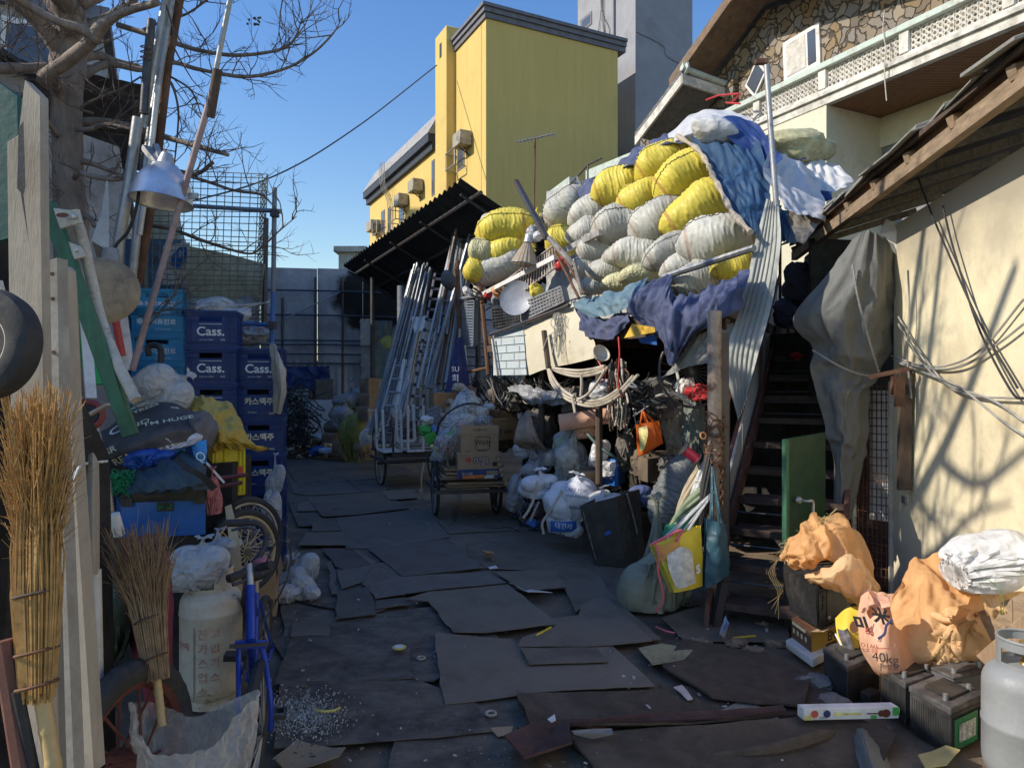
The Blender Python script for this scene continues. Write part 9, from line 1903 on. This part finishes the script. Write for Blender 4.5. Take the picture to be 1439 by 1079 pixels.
obj('seam_line',MB().tube([wc(c+V((-.02,0,.06+.04*i))) for i in range(10)],.002,4),mat('seam rust',(.2,.12,.06),.8),gc)
def knot(p,n):return V((p.x,p.y,p.z+.02*n.x))
one('plastic_bag',bag(W(283,790,3.55),(.145,.135,.125),.1,rz=.5),m_cloudy,'cloudy plastic bag pulled over the top of the ivory gas cylinder','bag');one('plastic_bag',bag(W(305,762,3.75),(.1,.1,.07),.3),m_clear,'small clear plastic bag behind the one on the ivory cylinder','bag')
one('maroon_cloth',sheet([[W(165,760,2.95),W(190,750,2.9),W(225,755,2.9),W(242,790,3.0)],[W(168,810,2.9),W(195,810,2.75),W(228,810,2.72),W(248,830,2.9)],[W(172,880,2.9),W(200,880,2.75),W(230,880,2.7),W(248,890,2.85)],[W(190,940,2.85),W(210,945,2.75),W(235,945,2.72),W(250,950,2.85)],[W(200,1000,2.85),W(215,1010,2.75),W(235,1010,2.75),W(250,1000,2.85)]],70,90,fold=.025,fu=4,fv=.8,amp=.004,fr=5,sd=3,wr=((1.1,1.01),.04)),mat('maroon cloth',(.16,.02,.035),.7,var=.2,bump=.3,bs=90),'maroon cloth draped behind the brown twig broom','cloth')
one('green_sack',bag(W(150,850,2.85),(.09,.1,.22),.3),mat('dark green nylon',(.025,.04,.025),.55,cre=.2),'dark green nylon sack behind the scoop handle','sack');one('grey_sheet',sheet([[W(120,680,3.0),W(160,690,3.1)],[W(125,780,2.9),W(165,780,3.0)],[W(130,900,2.9),W(168,900,3.0)]],30,40,fold=.03,amp=.02),mat('charcoal cloth',(.045,.043,.045),.8,dirt=.3),'charcoal cloth hanging beneath the caster trolley','cloth')
mb=MB()
def Pb(u,v):
 a=u*6.2832;k=1+.12*ridg((math.cos(a)*1.4,math.sin(a)*1.4,v*2.5),3,4);rr_=(.13+.045*v+.02*math.sin(a*3)*v)*k
 c_=W(268,1060,2.45);return V((c_.x+rr_*1.15*math.cos(a),c_.y+rr_*.8*math.sin(a),max(.01,.02+v*(.42+.05*math.sin(a*2+1)+.03*noise.noise(V((u*9,0,2))))*1.05)))
mb.grid(Pb,90,40,wrap=True);ar=np.array([tuple(p) for p in mb.v]);ar=cloth(ar+np.random.default_rng(3).normal(0,.002,ar.shape),90,40,True,ar,40,bend=.04,goal=.03,G0=ar,damp=.7,es=(1.14,1.06));mb.v=[V(p) for p in ar];one('clear_bag',mb,mat('thin clear film',(.75,.74,.72),.22,cre=.5,cs=10,thin=.3,clear=.66,spec=.5,bump=0),'open clear plastic bag standing at the bottom in front of the maroon cloth','bag',fix=False)
wb_=thing('cart_wheel','large cart wheel with a worn tyre and rusty red spokes at the bottom left','wheel',V((X(180,2.45),2.45,0)));c=V((X(176,2.4),2.42,.325));axd=V((.985,-.17,.04)).normalized();Mq=axd.to_track_quat('Z','Y').to_matrix()
mb=MB();mb.lathe([(.25,-.03),(.27,-.042),(.3,-.04),(.318,-.022),(.322,0),(.318,.022),(.3,.04),(.27,.042),(.25,.03)],c,Mq,90,closed=True)
mb.v=[p+(p-c).normalized()*(.004 if (i % 90) % 3 == 0 and (p-c).length > .31 else 0) for i,p in enumerate(mb.v)];obj('tyre',mb,mat('dusty tyre',(.03,.029,.028),.85,dirt=.5,dc=(.1,.09,.075)),wb_)
m_rr=mat('rusty red rim',(.11,.03,.02),.75,rust=.3,dirt=.3);obj('rim',MB().lathe([(.228,-.018),(.25,-.03),(.255,0),(.25,.03),(.228,.018)],c,Mq,60,closed=True),m_rr,wb_);obj('hub',MB().lathe([(0,-.06),(.035,-.06),(.035,.06),(0,.06)],c,Mq,20),m_rr,wb_)
mb=MB()
for k in range(16):a=k/16*6.283;mb.rod(c+Mq @ V((.03*math.cos(a),.03*math.sin(a),.04*(1 if k % 2 else -1))),c+Mq @ V((.235*math.cos(a+.12),.235*math.sin(a+.12),0)),.005,6)
obj('spokes',mb,m_rr,wb_)
# blue bicycle seen from the front
bk_=thing('bicycle','blue small wheeled bicycle seen from the front beside the ivory gas cylinder','bicycle',V((-1.0,2.75,0)))
m_bb=mat('royal blue frame paint',(.01,.035,.32),.3,var=.1,dirt=.25,dc=(.06,.07,.15))
rW=.262;cF=V((X(358,2.75),2.75,rW));axl=V((1,.2,-.06)).normalized();fw=V((.2,-1,0)).normalized()
def bwheel(c,nm):
 w_=wheel(c,axl,rW,bk_,None,24,.022,nm);return w_
bwheel(cF,'front_wheel');
hd0=W(353,905,2.82);hd1=W(352,822,2.9)
for s in (-1,1):
 p=cF+axl*.058*s;obj('fork_blade',MB().tube(curve([hd0+axl*.03*s,hd0+axl*.046*s-UP*.03,p+UP*.12,p],12),[.012]*4+[.011]*4+[.009]*4,10),m_bb,bk_)
obj('fork_crown',MB().bar(hd0-axl*.06,hd0+axl*.06,.03,.024),m_bb,bk_);obj('brake',MB().bar(hd0-axl*.075+fw*.03+UP*.004,hd0+axl*.07+fw*.03+UP*.012,.012,.012),m_steel,bk_)
obj('head_tube',MB().rod(hd0+UP*.02,hd1,.019,14),m_bb,bk_);st0=W(350,792,2.93);obj('stem',MB().tube([hd1,hd1.lerp(st0,.7),st0],.014,10),m_alu,bk_)
hb=obj('handlebar',MB().tube(curve([W(322,812,2.85),W(338,806,2.9),W(351,800,2.93),W(364,797,2.95),W(380,793,2.9)],20),.0115,10),m_black,bk_)
for a,b_ in (((321,813,2.84),(340,806,2.9)),((364,797,2.95),(381,793,2.9))):obj('grip',MB().rod(W(*a),W(*b_),.017,12),m_rubber,hb)
for pts in (([(327,822,2.86),(345,815,2.9),(353,808,2.92)]),([(368,805,2.93),(358,808,2.93)])):obj('brake_lever',MB().tube([W(*p) for p in pts],.007,6),m_steel,hb)
obj('brake_cable',MB().tube(curve([W(372,795,2.92),W(390,760,2.95),W(408,770,2.95),W(404,810,2.9),W(385,850,2.88),W(365,880,2.85)],30),.004,5),m_wire,hb)
BB=V((-1.16,3.2,.27));RW=V((-1.27,3.6,rW));ST=V((-1.2,3.34,.62))
obj('down_tube',MB().tube(curve([hd0+UP*.03,hd0.lerp(BB,.5)-UP*.03,BB],12),.018,12),m_bb,bk_);obj('seat_tube',MB().rod(BB,ST,.016,12),m_bb,bk_);obj('top_tube',MB().rod(hd1-UP*.03,BB.lerp(ST,.75),.015,12),m_bb,bk_)
for s in (-1,1):obj('chain_stay',MB().rod(BB+axl*.03*s,RW+axl*.055*s,.009,8),m_bb,bk_);obj('seat_stay',MB().rod(ST-UP*.05+axl*.02*s,RW+axl*.055*s,.008,8),m_bb,bk_)
bwheel(RW,'rear_wheel');obj('saddle',blob(ST+UP*.1,(.07,.12,.035),3,k=3,lump=.1,cre=0),m_black,bk_);obj('seat_post',MB().rod(ST,ST+UP*.09,.012,10),m_alu,bk_)
obj('chainring',MB().lathe([(.0,-.002),(.075,-.002),(.075,.002),(0,.002)],BB+axl*.05,axl.to_track_quat('Z','Y').to_matrix(),32),m_steel,bk_)
for s,q in ((1,V((.0,-.12,-.1))),(-1,V((0,.13,.06)))):
 e=BB+axl*.07*s;f_=e+q;cr_=obj('crank',MB().bar(e,f_,.02,.012,axl),m_alu if s > 0 else m_steel,bk_)
 pc=f_+axl*.055*s;pd=MB()
 if s > 0:
  for z in (-.035,.035):pd.bar(pc+fw*z-axl*.045,pc+fw*z+axl*.045,.012,.022)
  for z in (-.045,0,.045):pd.bar(pc+axl*z-fw*.04,pc+axl*z+fw*.04,.012,.02)
 else:pd.bar(pc-axl*.05,pc+axl*.05,.07,.026)
 obj('pedal',pd,m_black,cr_)
b2=thing('bicycle','dark bicycle lying behind the blue one, showing black handlebar and big wheels','bicycle',V((-1.55,4.3,0)))
obj('handlebar',MB().tube(curve([W(320,735,3.3),W(345,734,3.32),W(366,738,3.35),W(374,755,3.35),W(368,775,3.3),W(356,790,3.25)],24),.013,10),m_black,b2)
obj('grip',MB().rod(W(319,735,3.3),W(345,734,3.32),.018,12),m_rubber,b2);obj('brake_lever',MB().tube([W(325,745,3.28),W(345,740,3.3),W(360,744,3.32)],.007,6),m_steel,b2)
obj('saddle',blob(W(367,790,3.2),(.035,.06,.022),3,k=3,lump=.1,cre=0),mat('pink black saddle',(.4,.1,.12),.5,var=.9,vs=8),b2)
axw=V((.8,-.55,.1)).normalized()
wheel(W(344,775,4.2),axw,.25,b2,mat('tan rim',(.4,.3,.17),.5),24,.022,'front_wheel');wheel(W(350,752,4.6),V((.8,-.6,.15)),.25,b2,None,24,.022,'rear_wheel')
obj('down_tube',MB().rod(W(350,800,3.4),W(335,900,3.9),.018,10),m_steel,b2)
one('tan_board',sheet([[W(316,712,3.75),W(325,708,3.75)],[W(322,760,3.7),W(336,758,3.7)],[W(330,835,3.68),W(342,835,3.68)]],10,20),mat('tan plywood',(.42,.32,.19),.7,dirt=.2),'thin curved tan plywood strip beside the bicycle wheels','strip')
b,t=cbox((388,4.85),(350,4.8),(392,5.2),790,866);cc_=thing('carton','brown lettered delivery carton behind the blue bicycle','carton',b[0]);obj('carton_body',boxmb(b,t),m_card,cc_,bev=.004);ftext('coupang',cc_,b,t,'l',.6,.3,.075,m_ink);obj('flap',MB().prism([t[0]+V((.002,0,0)),t[1]+V((.002,0,0)),t[1]+V((.03,0,-.12)),t[0]+V((.02,0,-.12))],V((.004,0,0))),m_carddark,cc_)
fpatch(cc_,b,t,'l',.0,1,.60,.605,m_carddark,'fold_line')
obj('yellow_flap',MB().prism([t[3]+UP*.004,t[0]+UP*.004,t[0]+UP*.02+V((-.1,.1,0)),t[3]+UP*.03+V((0,.1,0))],(0,0,.004)),mat('yellow print',(.75,.5,.05)),cc_)
for (px,py,d,r_,sd,m,lab) in ((405,805,5.35,(.1,.12,.14),3,m_clear,'clear plastic bag standing beside the lettered delivery carton'),(425,800,5.5,(.13,.13,.11),5,m_clear,'grey clear plastic bag behind the other film on the ground'),(437,826,5.25,(.14,.12,.09),7,m_cloudy,'cloudy plastic film bundle lying farthest right by the carton'),(412,832,5.2,(.1,.1,.08),9,m_cloudy,'cloudy bag lying flat between the carton and the film bundle')):one('plastic_bag',bag(W(px,py,d),r_,sd*.1,floor=.015,tied=sd < 6,Rm=Euler((.3,.5*math.sin(sd),0)).to_matrix()),m,lab,'bag','plastic bags on the ground by the carton')
one('black_hose',MB().tube(curve([G(410,842,.02),G(440,850,.02),G(470,855,.02),G(472,850,.02)],16),.008,6),m_wire,'black hose end curving round the plastic bags on the ground','hose')
